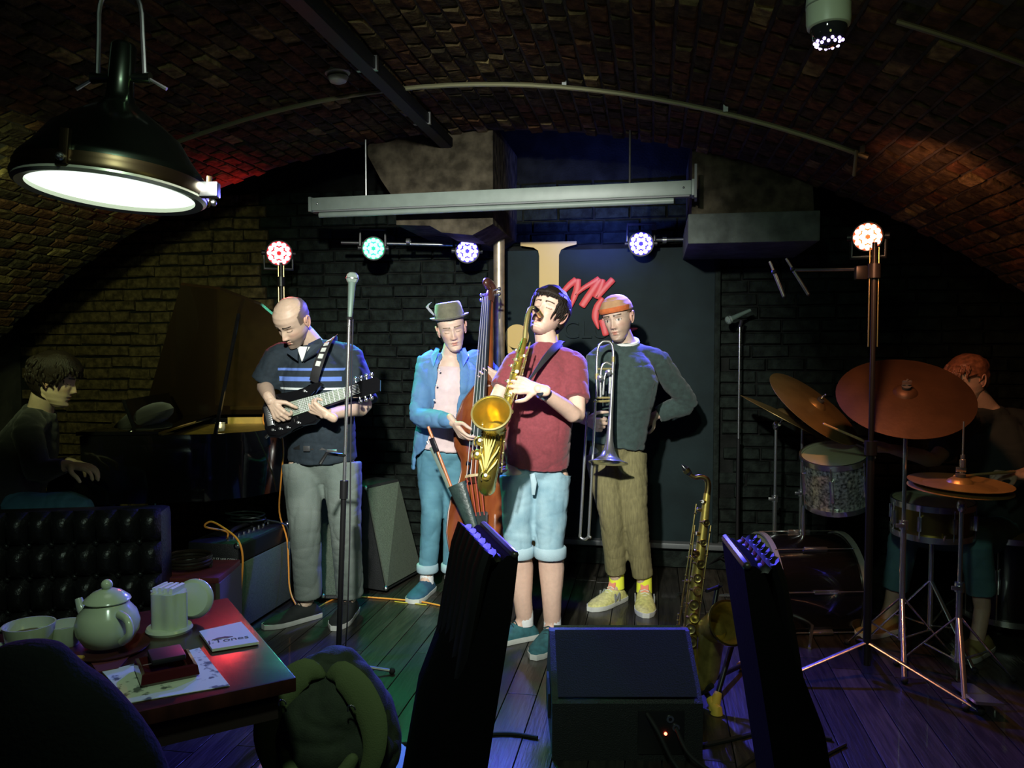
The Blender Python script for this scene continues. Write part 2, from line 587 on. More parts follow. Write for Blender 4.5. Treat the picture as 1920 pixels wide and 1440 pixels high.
def head_point(s, z, off=0.0, mouth=0.0, nose=1.0):
    """s runs round the head, 0 at the face; returns a point in head space and how far it faces forward"""
    t = s - 0.5 * math.sin(s)
    w, f, b = interp(HW, z), interp(HF, z), interp(HB, z)
    c, hd = (f + b) / 2, (f - b) / 2
    sn, cs = math.sin(t), math.cos(t)
    x = (w + off) * math.copysign(abs(sn) ** 0.88, sn)
    y = c + (hd + off) * math.copysign(abs(cs) ** 0.9, cs)
    fr = max(0, cs)
    if fr > 0 and off == 0.0:
        ax = abs(x)
        k = min(1, fr * 1.8)
        d = 0
        if -.056 < z < .026:
            u = (.02 - z) / .058
            hgt = .003 + .021 * max(0, min(1, u)) ** 1.25
            if z < -.036:
                hgt *= max(0, 1 - ((-.036 - z) / .014) ** 2)
            if z > .01:
                hgt *= max(0, (.026 - z) / .016)
            d += nose * hgt * math.exp(-(ax / (.0068 + .005 * max(0, min(1, u)))) ** 2)
            d += nose * .009 * g2(ax - .0125, .006, z + .040, .008)
            d -= .007 * g2(ax - .0075, .0035, z + .049, .004)
        d -= .012 * g2(ax - .031, .015, z - .001, .011)
        d += .0085 * g2(ax - .031, .0115, z + .002, .008)
        d += .005 * g2(ax - .03, .02, z - .02, .007)
        d += .004 * g2(ax - .043, .018, z + .024, .017)
        d -= .004 * g2(ax - .05, .012, z + .06, .02)
        d += (.0062 + .002 * mouth) * g2(ax, .017, z + .062 - .004 * mouth, .0055)
        d += (.0072 + .002 * mouth) * g2(ax, .0145, z + .075 + .007 * mouth, .0055)
        d -= (.0055 + .02 * mouth) * g2(ax, .019, z + .0685 + .002 * mouth, .0026 + .005 * mouth)
        d -= .0045 * g2(ax, .02, z + .086 + .008 * mouth, .006)
        d += .007 * g2(ax, .017, z + .105, .012)
        y += d * k
    return V((x, y, z)), fr

def head_frame(c, f, u):
    f = V(f).normalized()
    x = f.cross(V(u)).normalized()
    u = x.cross(f)
    m = Matrix((x, f, u)).transposed().to_4x4()
    m.translation = V(c)
    return m

def head_bm(M, skin_c, brow_c, opts):
    """the head with its face; colours of brows, lips, lids and stubble and painted mouth and nostril shade go to the tint attribute"""
    bm = BM()
    lay = bm.verts.layers.float_color.new('tint')
    nc, nr = 104, 96
    mouth = opts.get('mouth', 0)
    sc = opts.get('scale', 1.0)
    rows = []
    for j in range(nr):
        u = j / (nr - 1)
        z = -.1215 + .2405 * (u - 0.045 * math.sin(2 * PI * u))
        row = []
        for k in range(nc):
            s = -PI + 2 * PI * k / nc
            p, fr = head_point(s, z, 0, mouth, opts.get('nose', 1))
            v = bm.verts.new(M @ (p * sc))
            ax = abs(p.x)
            col = V(skin_c)
            if fr > .15:
                red = .5 * g2(ax - .042, .022, z + .03, .02) + .5 * g2(ax, .014, z + .036, .014)
                col = col.lerp(V((skin_c[0], skin_c[1] * .72, skin_c[2] * .7)), min(1, red))
                arc = z - (.0215 + .0035 * math.cos((ax - .034) * 60))
                if .011 < ax < .051 and abs(arc) < .0042 * (1.15 - (ax - .011) * 14):
                    col = V(brow_c)
                lid = z - (-.0055 + 2.2 * (ax - .031) ** 2 * 4)
                if opts.get('eyes') == 'open':
                    e = ((ax - .031) / .0125) ** 2 + ((z + .002) / .0048) ** 2
                    if e < 1:
                        col = V((.55, .52, .48))
                        if ((ax - .031) / .0055) ** 2 + ((z + .002) / .0055) ** 2 < 1:
                            col = V((.05, .035, .02))
                    elif e < 1.5 and z > -.003:
                        col = V(brow_c)
                elif .018 < ax < .045 and abs(lid) < .0017:
                    col = V(brow_c) * 1.2
                lip = max(g2(ax, .0175, z + .0625 - .004 * mouth, .0045), g2(ax, .015, z + .0745 + .007 * mouth, .005))
                if lip > .42:
                    col = V((skin_c[0] * .86, skin_c[1] * .5, skin_c[2] * .48))
                if mouth and g2(ax, .013, z + .0685 + .002 * mouth, .007 * mouth) > .5:
                    col = V((.08, .02, .02))  # mouth cavity's shade painted in dark red
                elif abs(z + .0685) < .0012 and ax < .021:
                    col = V((skin_c[0] * .4, skin_c[1] * .25, skin_c[2] * .22))  # shade line painted between the closed lips
                if g2(ax - .0072, .0035, z + .0495, .003) > .55:
                    col = V((.08, .03, .025))  # nostril shade painted into the skin tint
            stub = opts.get('stubble', 0)
            if stub and z < -.04 and fr > -.2 and not (ax < .02 and -.08 < z < -.058):
                q = min(1, (-.04 - z) / .02) * stub
                col = col.lerp(V(brow_c) * 1.5, q)
            crop = opts.get('crop', 0)
            if crop and (z > .0 and fr < .35 and p.y < .035 and z < .095 - max(0, p.y + .06) * .5):
                col = col.lerp(V(brow_c) * 1.4, crop)
            v[lay] = (*col, 1)
            row.append(v)
        rows.append(row)
    for a, b in zip(rows, rows[1:]):
        skin(bm, a, b)
    bm.faces.new(list(reversed(rows[0])))
    bm.faces.new(rows[-1])
    for sd in (-1, 1):
        pts = []
        for k in range(9):
            a = R(-75 + 235 * k / 8)
            pts.append(M @ (V((sd * (.073 + .012 * abs(math.sin(a * .5 + .7))), -.012 - .017 * math.cos(a - .4), -.006 + .03 * math.sin(a))) * sc))
        n0 = len(bm.verts)
        tube(bm, pts, [.0045 * sc] + [.0055 * sc] * 7 + [.004 * sc], n=6, sub=2, round_ends=True)
        ball(bm, M @ (V((sd * .073, -.012, -.006)) * sc), (.009 * sc, .016 * sc, .027 * sc), 10, 8, rot=M.to_3x3())
        bm.verts.ensure_lookup_table()
        for v in bm.verts[n0:]:
            v[lay] = (skin_c[0], skin_c[1] * .8, skin_c[2] * .78, 1)
    return bm

def hair_cap(M, line, thick, seed=0, sc=1.0, wave=0.004, freq=40):
    """hair that covers the head where z > line(t, z); thick(t, z) is how far it stands off"""
    bm = BM()
    nc, nr = 88, 60
    grid = {}
    for j in range(nr):
        z = -.11 + .2288 * j / (nr - 1)
        for k in range(nc):
            s = -PI + 2 * PI * k / nc
            t = s - .5 * math.sin(s)
            m = z - line(t)
            if m < -.006:
                continue
            th = thick(t, z) * min(1, max(0, m) / .012 + .12)
            p, fr = head_point(s, z, 0.0005)
            q, _ = head_point(s, z, 0.0005 + th)
            up = max(0, (z - .06) / .06)
            q.z += th * up
            q += V((1, 0.3, 0.6)) * 0.0
            nz = noise.noise(V((p.x * freq, p.y * freq * 0.7 + seed, p.z * freq * 0.45)))
            q += (q - V((0, -.01, 0.01))).normalized() * nz * wave
            grid[j, k] = bm.verts.new(M @ (q * sc))
    for j in range(nr - 1):
        for k in range(nc):
            q = [(j, k), (j, (k + 1) % nc), (j + 1, (k + 1) % nc), (j + 1, k)]
            if all(i in grid for i in q):
                bm.faces.new([grid[i] for i in q])
    top = [grid[nr - 1, k] for k in range(nc) if (nr - 1, k) in grid]
    if len(top) == nc:
        bm.faces.new(top)
    bmesh.ops.delete(bm, geom=[v for v in bm.verts if not v.link_faces], context='VERTS')
    return bm

def locks(bm, M, n, rng, zr, tr, ln, rad=.004, sc=1.0, out=.012, drop=1.0, seed=1):
    """tapered locks of hair combed over the head"""
    rd = random.Random(seed)
    for _ in range(n):
        t = rd.uniform(*tr)
        z = rd.uniform(*zr)
        L = rd.uniform(*ln)
        pts = []
        for k in range(5):
            u = k / 4
            zz = z - drop * L * u
            s = t + rd.uniform(-.04, .04)
            p, _ = head_point(s, max(-.12, zz), out * (1 - .2 * u) + .004 * math.sin(u * 3))
            pts.append(M @ (p * sc))
        tube(bm, pts, [rad, rad * 1.15, rad, rad * .7, rad * .15], n=5, sub=2)

def make_hand(wrist, d, nrm, side, curl=(20, 35, 25), spread=4, thumb=(25, 20), sc=1.0, curls=None, thumb_out=0.75, thumb_in=0.35):
    """palm, four unequal fingers and a thumb; d points along the hand, nrm out of the palm, side picks the thumb's edge"""
    bm = BM()
    d, nrm = V(d).normalized(), V(nrm).normalized()
    lat = d.cross(nrm).normalized() * side
    nrm = (nrm - d * nrm.dot(d)).normalized()
    w = V(wrist)
    kn = []
    for i in range(4):
        k = w + d * ((.088 - .006 * abs(i - 1)) * sc) + lat * ((.031 - .0205 * i) * sc)
        kn.append(k)
        tube(bm, [w + lat * ((.014 - .009 * i) * sc) + d * .005, w.lerp(k, .55), k], [.0145 * sc, .0145 * sc, .0115 * sc], n=8, round_ends=True)
    tube(bm, [w - d * .035 * sc, w + d * .01 * sc], [(.026 * sc, .02 * sc), (.027 * sc, .019 * sc)], n=10, up=nrm, round_ends=True)
    for i, L in enumerate((.072, .081, .075, .058)):
        c = curls[i] if curls else curl
        dirv = (d + lat * math.tan(R(spread * (1.3 - i * .87)))).normalized()
        p = kn[i]
        pts = [p]
        ang = 0
        for a, fr in zip(c, (.45, .31, .24)):
            ang += R(a)
            p = p + (dirv * math.cos(ang) + nrm * math.sin(ang)) * (L * fr * sc)
            pts.append(p)
        tube(bm, pts, [.0092 * sc, .0088 * sc, .008 * sc, .0068 * sc], n=8, sub=2, round_ends=True)
    b = w + d * .022 * sc + lat * .022 * sc
    t1 = b + (d * .6 + lat * thumb_out + nrm * thumb_in).normalized() * .045 * sc
    v = (d * math.cos(R(thumb[0])) + lat * .35 + nrm * math.sin(R(thumb[0]))).normalized()
    t2 = t1 + v * .034 * sc
    v = (d * math.cos(R(sum(thumb))) + lat * .15 + nrm * math.sin(R(sum(thumb)))).normalized()
    t3 = t2 + v * .025 * sc
    tube(bm, [w + d * .008 * sc, b, t1, t2, t3], [.013 * sc, .0145 * sc, .0105 * sc, .0095 * sc, .0075 * sc], n=8, sub=2, round_ends=True)
    return fused(bm, .0036, 2)

def merge(dst, src, lay=None, col=None):
    """adds one bmesh to another, keeping or setting the tint"""
    me = bpy.data.meshes.new('tmp')
    sl = src.verts.layers.float_color.get('tint')
    if sl is None and col is not None:
        sl = src.verts.layers.float_color.new('tint')
        for v in src.verts:
            v[sl] = (*col, 1)
    src.to_mesh(me)
    src.free()
    dst.from_mesh(me)
    bpy.data.meshes.remove(me)

SKIN = mat('skin', (0.6, 0.4, 0.3), 0.5, var=0.08, scale=60, attr='tint', bump=0.05, bscale=300)
SKIN.node_tree.nodes['Principled BSDF'].inputs['Subsurface Weight'].default_value = 0.08
SKIN.node_tree.nodes['Principled BSDF'].inputs['Subsurface Radius'].default_value = (0.01, 0.004, 0.002)

def figure(at, label, J, skin_c, brow_c, head_opts, hands, wid=(.165, .11, .15, .1, .165, .115), group=None, arm=1.0, leg=1.0):
    """one continuous body: trunk, neck, limbs, hands and head in one mesh"""
    b = BM()
    f = V(J['front']).normalized()
    pel, wst, chs, nck, hd = (V(J[k]) for k in ('pel', 'waist', 'chest', 'neck', 'head'))
    upc = (nck - chs).normalized()
    tube(b, [pel - V((0, 0, .08)), pel, wst, chs, nck - upc * .03], [(wid[0] * .66, wid[1] * .7), (wid[0] * .84, wid[1] * .82), (wid[2] * .86, wid[3] * .84), (wid[4] * .86, wid[5] * .84), (.08, .068)], n=20, up=f, sub=3, round_ends=True)
    u = V(J['hd_u']).normalized()
    hf = V(J['hd_f']).normalized()
    tube(b, [nck - upc * .04, nck, hd - u * .075 - hf * .022, hd - u * .03 - hf * .02], [(.075, .065), (.058, .056), (.052, .054), (.048, .05)], n=14, sub=2, up=f)
    tube(b, [J['shR'], chs.lerp(nck, .72), J['shL']], [.042, .055, .042], n=12, sub=3, round_ends=True)
    for sd in 'RL':
        s, e, w_ = (V(J[k + sd]) for k in ('sh', 'el', 'wr'))
        tube(b, [s, s.lerp(e, .5), e, e.lerp(w_, .3), w_], [.042 * arm, .043 * arm, .037 * arm, .038 * arm, .025 * arm], n=12, sub=2, round_ends=True)
        h, k, a = (V(J[q + sd]) for q in ('hip', 'kn', 'an'))
        cal = k.lerp(a, .32) - f * .018
        tube(b, [h, h.lerp(k, .5), k, cal, k.lerp(a, .7), a], [.07 * leg, .062 * leg, .052 * leg, .056 * leg, .042 * leg, .036 * leg], n=14, sub=2, round_ends=True)
        td = V(J['toe' + sd]).normalized()
        tube(b, [a, a - V((0, 0, a.z - .04)) + td * .06, a - V((0, 0, a.z - .035)) + td * .13], [.036, .033, .022], n=10, sub=2, round_ends=True)
    b = fused(b, .0075, 5)
    lay = b.verts.layers.float_color.new('tint')
    for v in b.verts:
        v[lay] = (*skin_c, 1)
    for h in hands:
        merge(b, make_hand(**h), col=skin_c)
    M = head_frame(hd, J['hd_f'], J['hd_u'])
    merge(b, head_bm(M, skin_c, brow_c, head_opts))
    o = obj('person', b, SKIN, None, angle=0)
    tag(o, label, 'person', group)
    return o, M

def shirt(parent, J, m, hem, sleeve, name='shirt', wid=(.178, .125, .172, .122, .182, .13), amp=.005, seed=1, voxel=.008, sh=.064, srad=(.07, .066, .062, .055), top=.02, freq=13, label=None, open_front=False):
    b = BM()
    f = V(J['front']).normalized()
    pel, wst, chs, nck = (V(J[k]) for k in ('pel', 'waist', 'chest', 'neck'))
    upc = (nck - chs).normalized()
    dn = (pel - wst).normalized()
    tube(b, [pel + dn * hem, pel, wst, chs, nck - upc * (.035 - top * .5), nck - upc * (.012 - top)], [(wid[0] * 1.03, wid[1] * 1.03), wid[0:2], wid[2:4], wid[4:6], (.09, .08), (.066, .066)], n=24, up=f, sub=3)
    tube(b, [J['shR'], chs.lerp(nck, .74), J['shL']], [sh, sh * 1.12, sh], n=14, sub=3, round_ends=True)
    for sd in 'RL':
        s, e, w_ = (V(J[k + sd]) for k in ('sh', 'el', 'wr'))
        q = sleeve[sd] if isinstance(sleeve, dict) else sleeve
        if q <= 1:
            pts = [s, s.lerp(e, q * .5), s.lerp(e, q)]
            rr = [srad[0], srad[1], srad[1] * 1.04]
        else:
            pts = [s, s.lerp(e, .5), e, e.lerp(w_, (q - 1) * .5), e.lerp(w_, q - 1)]
            rr = [srad[0], srad[1] * .94, srad[2] * .92, srad[3] * .92, srad[3] * .78]
        tube(b, pts, rr, n=14, sub=3)
    return cloth(name, b, voxel, m, parent, amp, freq, seed, label=label)

def trousers(parent, J, m, upto, rr, name='trousers', wid=(.172, .12), waist_up=.06, amp=.006, seed=2, voxel=.008, freq=12, label=None, iters=4):
    """upto: how far down the shin each leg reaches; rr: radii at hip, thigh, knee, shin, hem"""
    b = BM()
    f = V(J['front']).normalized()
    pel, wst = V(J['pel']), V(J['waist'])
    up = (wst - pel).normalized()
    tube(b, [pel - up * .09, pel - up * .02, pel + up * waist_up], [(wid[0] * .8, wid[1] * .85), wid, (wid[0] * .95, wid[1] * .95)], n=22, up=f, sub=3, round_ends=True)
    for sd in 'RL':
        h, k, a = (V(J[q + sd]) for q in ('hip', 'kn', 'an'))
        if upto <= 0:
            e = h.lerp(k, 1 + upto)
            pts = [h, h.lerp(e, .5), h.lerp(e, .8), e]
            r_ = [rr[0], rr[1], rr[2], rr[2] * 1.03]
        else:
            e = k.lerp(a, upto)
            pts = [h, h.lerp(k, .5), k, k.lerp(e, .5), e]
            r_ = rr
        tube(b, pts, r_, n=18, sub=3)
    return cloth(name, b, voxel, m, parent, amp, freq, seed, label=label, iters=iters)

def shoe(parent, ankle, d, m, sole_m, ln=.28, wd=.052, tongue=None, lace=None, label=None):
    d = V((d[0], d[1], 0)).normalized()
    lat = V((0, 0, 1)).cross(d)
    a = V(ankle)
    heel = V((a.x, a.y, 0)) - d * .062
    b = BM()
    prof = [(0.0, .028, .045, .05), (.03, .034, .05, .085), (.075, .037, .052, .1), (.12, .04, .052, .085), (.17, .046, .05, .066), (.22, .046, .04, .052), (.26, .034, .032, .042), (ln, .012, .022, .032)]
    rings = []
    for s, w_, _, top in prof:
        c = heel + d * (s * ln / .28)
        w2 = w_ * wd / .046
        rings.append([b.verts.new(c + lat * (w2 * x) + V((0, 0, .02 + (top - .02) * z))) for x, z in ((-1, 0), (-1.04, .3), (-.85, .66), (-.45, .94), (0, 1), (.45, .94), (.85, .66), (1.04, .3), (1, 0))])
    for p, q in zip(rings, rings[1:]):
        skin(b, p, q)
    b.faces.new(list(reversed(rings[0])))
    b.faces.new(rings[-1])
    so = obj('shoe', b, m, parent, angle=60, label=label)
    b = BM()
    rings = []
    for s, w_, _, top in prof:
        c = heel + d * (s * ln / .28) * 1.01
        w2 = w_ * wd / .046 + .004
        rings.append([b.verts.new(c + lat * (w2 * x) + V((0, 0, z))) for x, z in ((-.94, .001), (-1, .012), (-1, .026), (1, .026), (1, .012), (.94, .001))])
    for p, q in zip(rings, rings[1:]):
        skin(b, p, q)
    b.faces.new(list(reversed(rings[0])))
    b.faces.new(rings[-1])
    obj('sole', b, sole_m, so, angle=35)
    if lace:
        b = BM()
        for k in range(4):
            c = heel + d * (.115 + .018 * k) + V((0, 0, .094 - .011 * k))
            tube(b, [c - lat * .024 - V((0, 0, .006)), c + V((0, 0, .004)), c + lat * .024 - V((0, 0, .006))], .003, n=5)
        obj('laces', b, lace, so)
    if tongue:
        b = BM()
        c = heel + d * .105 + V((0, 0, .1))
        box(b, c, (.045, .012, .05), rot=frame(x=lat, z=V((0, 0, 1)) - d * .5), bev=.005)
        obj('tongue', b, tongue, so)
    return so

# ---------------------------------------------------------------- the band
def denim(n, c, c2):
    return mat(n, c, 0.85, col2=c2, scale=7, bump=0.25, bscale=400)
WHITE_SOLE = mat('white_sole', (0.62, 0.64, 0.6), 0.6, var=0.1)

# ---- saxophonist, front and centre
J = dict(front=(-.1, -1, 0), pel=(-0.559, 3.842, 0.893), waist=(-0.544, 3.791, 1.049), chest=(-0.529, 3.833, 1.247), neck=(-0.51, 3.905, 1.428), head=(-0.508, 3.902, 1.595),
         hd_f=(-.2, -.86, .4), hd_u=(.3, .42, .86),
         shR=(-0.65, 3.867, 1.365), elR=(-0.739, 3.751, 1.173), wrR=(-0.738, 3.59, 0.972), shL=(-0.378, 3.874, 1.355), elL=(-0.344, 3.686, 1.112), wrL=(-0.492, 3.463, 1.245),
         hipR=(-0.643, 3.824, 0.81), knR=(-0.639, 3.769, 0.482), anR=(-0.61, 3.819, 0.102), hipL=(-0.479, 3.853, 0.81), knL=(-0.481, 3.777, 0.487), anL=(-0.47, 3.792, 0.098),
         toeR=(-.8, -.55, 0), toeL=(-.25, -1, 0))
FAIR = (.72, .48, .37)
sax, M = figure((0, 0, 0), 'dark haired saxophonist in a maroon t-shirt leaning back to play, eyes shut', J, FAIR, (.05, .03, .02),
    dict(mouth=1.0, scale=1.04), [dict(wrist=J['wrL'], d=(-.97, .05, .2), nrm=(0, .95, -.2), side=1, curls=[(12, 30, 25), (14, 30, 25), (16, 32, 25), (18, 34, 25)], spread=5),
                      dict(wrist=J['wrR'], d=(.1, .1, -1), nrm=(1, .1, 0), side=-1, curl=(35, 40, 30))], wid=(.155, .11, .155, .105, .165, .11), group='band members on the stage', arm=1.04, leg=1.14)
MAROON = mat('maroon_jersey', (.2, .032, .042), .85, var=.12, scale=90, bump=.12, bscale=200, sheen=.2)
t = shirt(sax, J, MAROON, .015, .72, amp=.0055, seed=3, wid=(.174, .132, .172, .122, .182, .128), sh=.062)
LIGHTDENIM = denim('light_denim', (.17, .3, .37), (.36, .52, .58))
tr = trousers(sax, J, LIGHTDENIM, .12, [.096, .084, .072, .071, .072], name='denim_shorts', amp=.006, seed=5, wid=(.16, .116), waist_up=.025)
b = BM()
for sd in 'RL':
    k, a = V(J['kn' + sd]), V(J['an' + sd])
    e = k.lerp(a, .12)
    tube(b, [e + V((0, 0, .036)), e + V((0, 0, .03)), e - V((0, 0, .012)), e - V((0, 0, .02))], [.072, .078, .079, .073], n=24)
obj('rolled_cuff', b, denim('pale_denim', (.3, .44, .5), (.46, .6, .66)), tr, angle=50)
b = BM()
pelf = V(J['pel'])
tube(b, [pelf + V((.0, -.128, -.06)), pelf + V((.01, -.134, -.1)), pelf + V((.005, -.12, -.16))], [(.012, .004), (.014, .004), (.008, .004)], n=8, up=(0, -1, 0))
obj('fly_seam', b, MATS['pale_denim'], tr)
SOCK = mat('white_sock', (.75, .76, .76), .9, bump=.2)
TEAL = mat('teal_suede', (.03, .13, .15), .8, var=.25, scale=30)
for sd in 'RL':
    a = V(J['an' + sd])
    part('sock', SOCK, sax, tube, [a + V((0, 0, .045)), a + V((0, 0, .04)), a - V((0, 0, .03))], [.038, .041, .043], n=16)
    shoe(sax, a, J['toe' + sd], TEAL, WHITE_SOLE, ln=.29, lace=mat('dark_lace', (.02, .06, .07), .8))
HAIR = mat('dark_brown_hair', (.014, .009, .006), .5, spec=.25, var=.4, scale=40, stretch=(4, 4, .6), bump=.5, bscale=90)
def line(t):
    a = abs(t)
    return .052 if a < .75 else (.052 - (a - .75) * .09 if a < 1.35 else (-.002 - (a - 1.35) * .1 if a < 1.9 else -.075))
h = hair_cap(M, line, lambda t, z: .019 + .006 * math.cos(t * 2), seed=2, wave=.006, sc=1.04)
locks(h, M, 70, None, (.085, .1), (-1.5, 1.5), (.03, .05), rad=.0045, out=.018, seed=5)
locks(h, M, 60, None, (.03, .07), (1.3, 2.6), (.04, .09), rad=.005, out=.014, seed=6)
locks(h, M, 60, None, (.03, .07), (-2.6, -1.3), (.04, .09), rad=.005, out=.014, seed=8)
obj('hair', h, HAIR, sax, angle=0)
b = BM()
w0, w1 = V(J['wrL']), V(J['elL'])
wd = (w1 - w0).normalized()
tube(b, [w0 + wd * .022, w0 + wd * .044], [.033, .034], n=18)
ws = obj('wristwatch', b, mat('watch_bracelet', (.35, .37, .4), .25, 1), sax, label='steel wristwatch with a dark dial')
part('watch_dial', mat('watch_dial', (.02, .025, .04), .15), ws, lathe, [(0, 0), (.02, 0), (.021, .006), (.017, .009), (0, .009)], w0 + wd * .033 + V((-.008, -.032, .006)), (-.2, -.95, .25), n=18)
# sling round the neck
b = BM()
tube(b, [(-0.451, 4.008, 1.455), (-0.452, 3.927, 1.459), (-0.461, 3.822, 1.433), (-0.499, 3.727, 1.378), (-0.542, 3.64, 1.305), (-0.57, 3.582, 1.258)], [(.018, .004), (.019, .004), (.019, .004), (.015, .004), (.007, .003), (.005, .003)], n=8, up=(0, -1, .2), sub=4)
obj('neck_strap', b, mat('strap_webbing', (.015, .015, .018), .7), sax)
part('neckline', MAROON, sax, tube, [V(J['neck']) + V((.068 * math.cos(a), .066 * math.sin(a), .004 + .022 * math.sin(a))) for a in [k * PI / 10 for k in range(21)]], .007, n=6)

# ---- trombonist
J = dict(front=(-.05, -1, 0), pel=(-0.207, 4.495, 0.913), waist=(-0.181, 4.496, 1.063), chest=(-0.147, 4.479, 1.252), neck=(-0.149, 4.508, 1.441), head=(-0.194, 4.445, 1.59),
         hd_f=(-.28, -.93, -.16), hd_u=(-.16, 0, 1),
         shR=(-0.3, 4.478, 1.37), elR=(-0.377, 4.414, 1.146), wrR=(-0.355, 4.291, 1.039), shL=(0.016, 4.574, 1.363), elL=(0.202, 4.758, 1.107), wrL=(0.013, 4.722, 1.032),
         hipR=(-0.286, 4.477, 0.838), knR=(-0.222, 4.414, 0.516), anR=(-0.193, 4.482, 0.11), hipL=(-0.121, 4.506, 0.838), knL=(-0.094, 4.436, 0.507), anL=(-0.039, 4.468, 0.098),
         toeR=(-.55, -.8, 0), toeL=(.05, -1, 0))
trb, M = figure((0, 0, 0), 'trombonist in a dark green sweater, khaki trousers and orange cap, hand on hip', J, (.56, .4, .3), (.06, .04, .025),
    dict(stubble=.35, eyes='open', scale=1.02), [dict(wrist=J['wrR'], d=(.85, -.35, -.25), nrm=(.3, .9, .1), side=1, curl=(55, 60, 40)),
                                     dict(wrist=J['wrL'], d=(-.8, -.2, -.5), nrm=(0, -1, .2), side=-1, curl=(10, 20, 15))], wid=(.15, .105, .145, .1, .165, .11), group='band members on the stage')
GREENW = mat('bottle_green_wool', (.028, .05, .045), .9, var=.2, scale=40, bump=.25, bscale=250, sheen=.15)
shirt(trb, J, GREENW, .03, 1.92, name='sweater', amp=.007, seed=9, wid=(.172, .13, .172, .126, .185, .132), sh=.068, srad=(.075, .072, .07, .066), freq=11)
part('white_neckband', mat('white_tee', (.6, .62, .58), .9), trb, tube, [V(J['neck']) + V((.066 * math.cos(a), .064 * math.sin(a) - .006, .022 + .022 * math.sin(a))) for a in [k * PI / 10 for k in range(21)]], .011, n=6)
KHAKI = mat('khaki_corduroy', (.17, .15, .065), .9, var=.2, scale=30, stretch=(4, 4, .4), bump=.3, bscale=120)
trousers(trb, J, KHAKI, .86, [.094, .086, .073, .066, .062], amp=.005, seed=11, wid=(.152, .112), waist_up=.02)
YEL = mat('pale_yellow_mesh', (.62, .6, .22), .8, var=.2, scale=60)
YSOCK = mat('neon_yellow_sock', (.8, .85, .05), .85)
for sd in 'RL':
    a = V(J['an' + sd])
    part('sock', YSOCK, trb, tube, [a + V((0, 0, .07)), a - V((0, 0, .03))], [.041, .044], n=16)
    s = shoe(trb, a, J['toe' + sd], YEL, WHITE_SOLE, ln=.29, wd=.054, tongue=mat('coral_tongue', (.75, .25, .16), .8), lace=mat('pale_lace', (.7, .7, .55), .8))
    d = V((*J['toe' + sd][:2], 0)).normalized()
    lat = V((0, 0, 1)).cross(d)
    for q in (-1, 1):
        c = V((a.x, a.y, .05)) + d * .06 + lat * (.0485 * q)
        up_ = V((0, 0, 1))
        part('side_emblem', mat('grey_suede', (.25, .26, .25), .8), s, prism, [c + d * u * .024 + up_ * w_ * .022 for u, w_ in ((-1, -1), (-.6, -1), (-.6, .3), (.6, -1), (1, -1), (1, 1), (.6, 1), (.6, -.3), (-.6, 1), (-1, 1))], lat * (.006 * q), smooth=False)
# orange cap with the brim turned up over the brow
CAP = mat('orange_cotton', (.5, .12, .03), .85, var=.15, scale=50, bump=.15, bscale=200)
cp = hair_cap(M, lambda t: .04 if abs(t) < 1.2 else .03, lambda t, z: .011, seed=1, wave=.002, sc=1.02)
cap = obj('cap', cp, mat('faded_cap_crown', (.42, .24, .12), .85, var=.15), trb, angle=0, label='orange cap with the brim turned up')
b = BM()
rows = []
for k in range(15):
    s = -1.75 + 3.5 * k / 14
    p, _ = head_point(s, .04, .0125)
    q, _ = head_point(s, .068, .021 + .006 * math.cos(s))
    rows.append([b.verts.new(M @ (p * 1.02)), b.verts.new(M @ ((p * .5 + q * .5 + V((0, .006, 0))) * 1.02)), b.verts.new(M @ (q * 1.02)), b.verts.new(M @ ((q - V((0, .004, 0))) * 1.02)), b.verts.new(M @ ((p - V((0, .003, 0))) * 1.02))])
for r0, r1 in zip(rows, rows[1:]):
    skin(b, r0, r1)
b.faces.new(rows[0]); b.faces.new(list(reversed(rows[-1])))
obj('brim', b, CAP, cap, angle=50)
h = hair_cap(M, lambda t: .2 if abs(t) < 1.5 else -.03, lambda t, z: .004, sc=.97, wave=.001)
obj('hair', h, HAIR, trb, angle=0)

# ---- double bass player in the hat
J = dict(front=(.12, -1, 0), pel=(-1.203, 4.499, 0.852), waist=(-1.181, 4.489, 1.003), chest=(-1.15, 4.483, 1.205), neck=(-1.152, 4.491, 1.38), head=(-1.132, 4.44, 1.536),
         hd_f=(.3, -.93, -.2), hd_u=(-.16, -.1, 1),
         shR=(-1.285, 4.466, 1.349), elR=(-1.282, 4.311, 1.047), wrR=(-1.04, 4.109, 1.033), shL=(-1.005, 4.556, 1.361), elL=(-0.828, 4.518, 1.16), wrL=(-0.841, 4.358, 1.269),
         hipR=(-1.276, 4.504, 0.787), knR=(-1.251, 4.434, 0.497), anR=(-1.289, 4.45, 0.089), hipL=(-1.141, 4.528, 0.787), knL=(-1.138, 4.514, 0.476), anL=(-1.168, 4.552, 0.072),
         toeR=(-.15, -1, 0), toeL=(.35, -1, 0))
bst, M = figure((0, 0, 0), 'double bass player in an open blue shirt and olive felt hat', J, (.66, .47, .36), (.16, .1, .06),
    dict(scale=1.02), [dict(wrist=J['wrR'], d=(.62, -.25, -.75), nrm=(.55, .6, .45), side=1, curls=[(15, 25, 20), (20, 35, 25), (30, 45, 35), (35, 50, 40)], thumb=(10, 10)),
              dict(wrist=J['wrL'], d=(-.9, -.2, .25), nrm=(-.1, -.85, -.2), side=-1, curls=[(35, 55, 40), (40, 55, 40), (42, 55, 40), (45, 55, 40)], thumb=(0, 10), thumb_out=1.2)], wid=(.145, .1, .14, .095, .16, .105), group='band members on the stage')
PINK = mat('pale_pink_jersey', (.68, .53, .52), .85, var=.08, bump=.1, bscale=200)
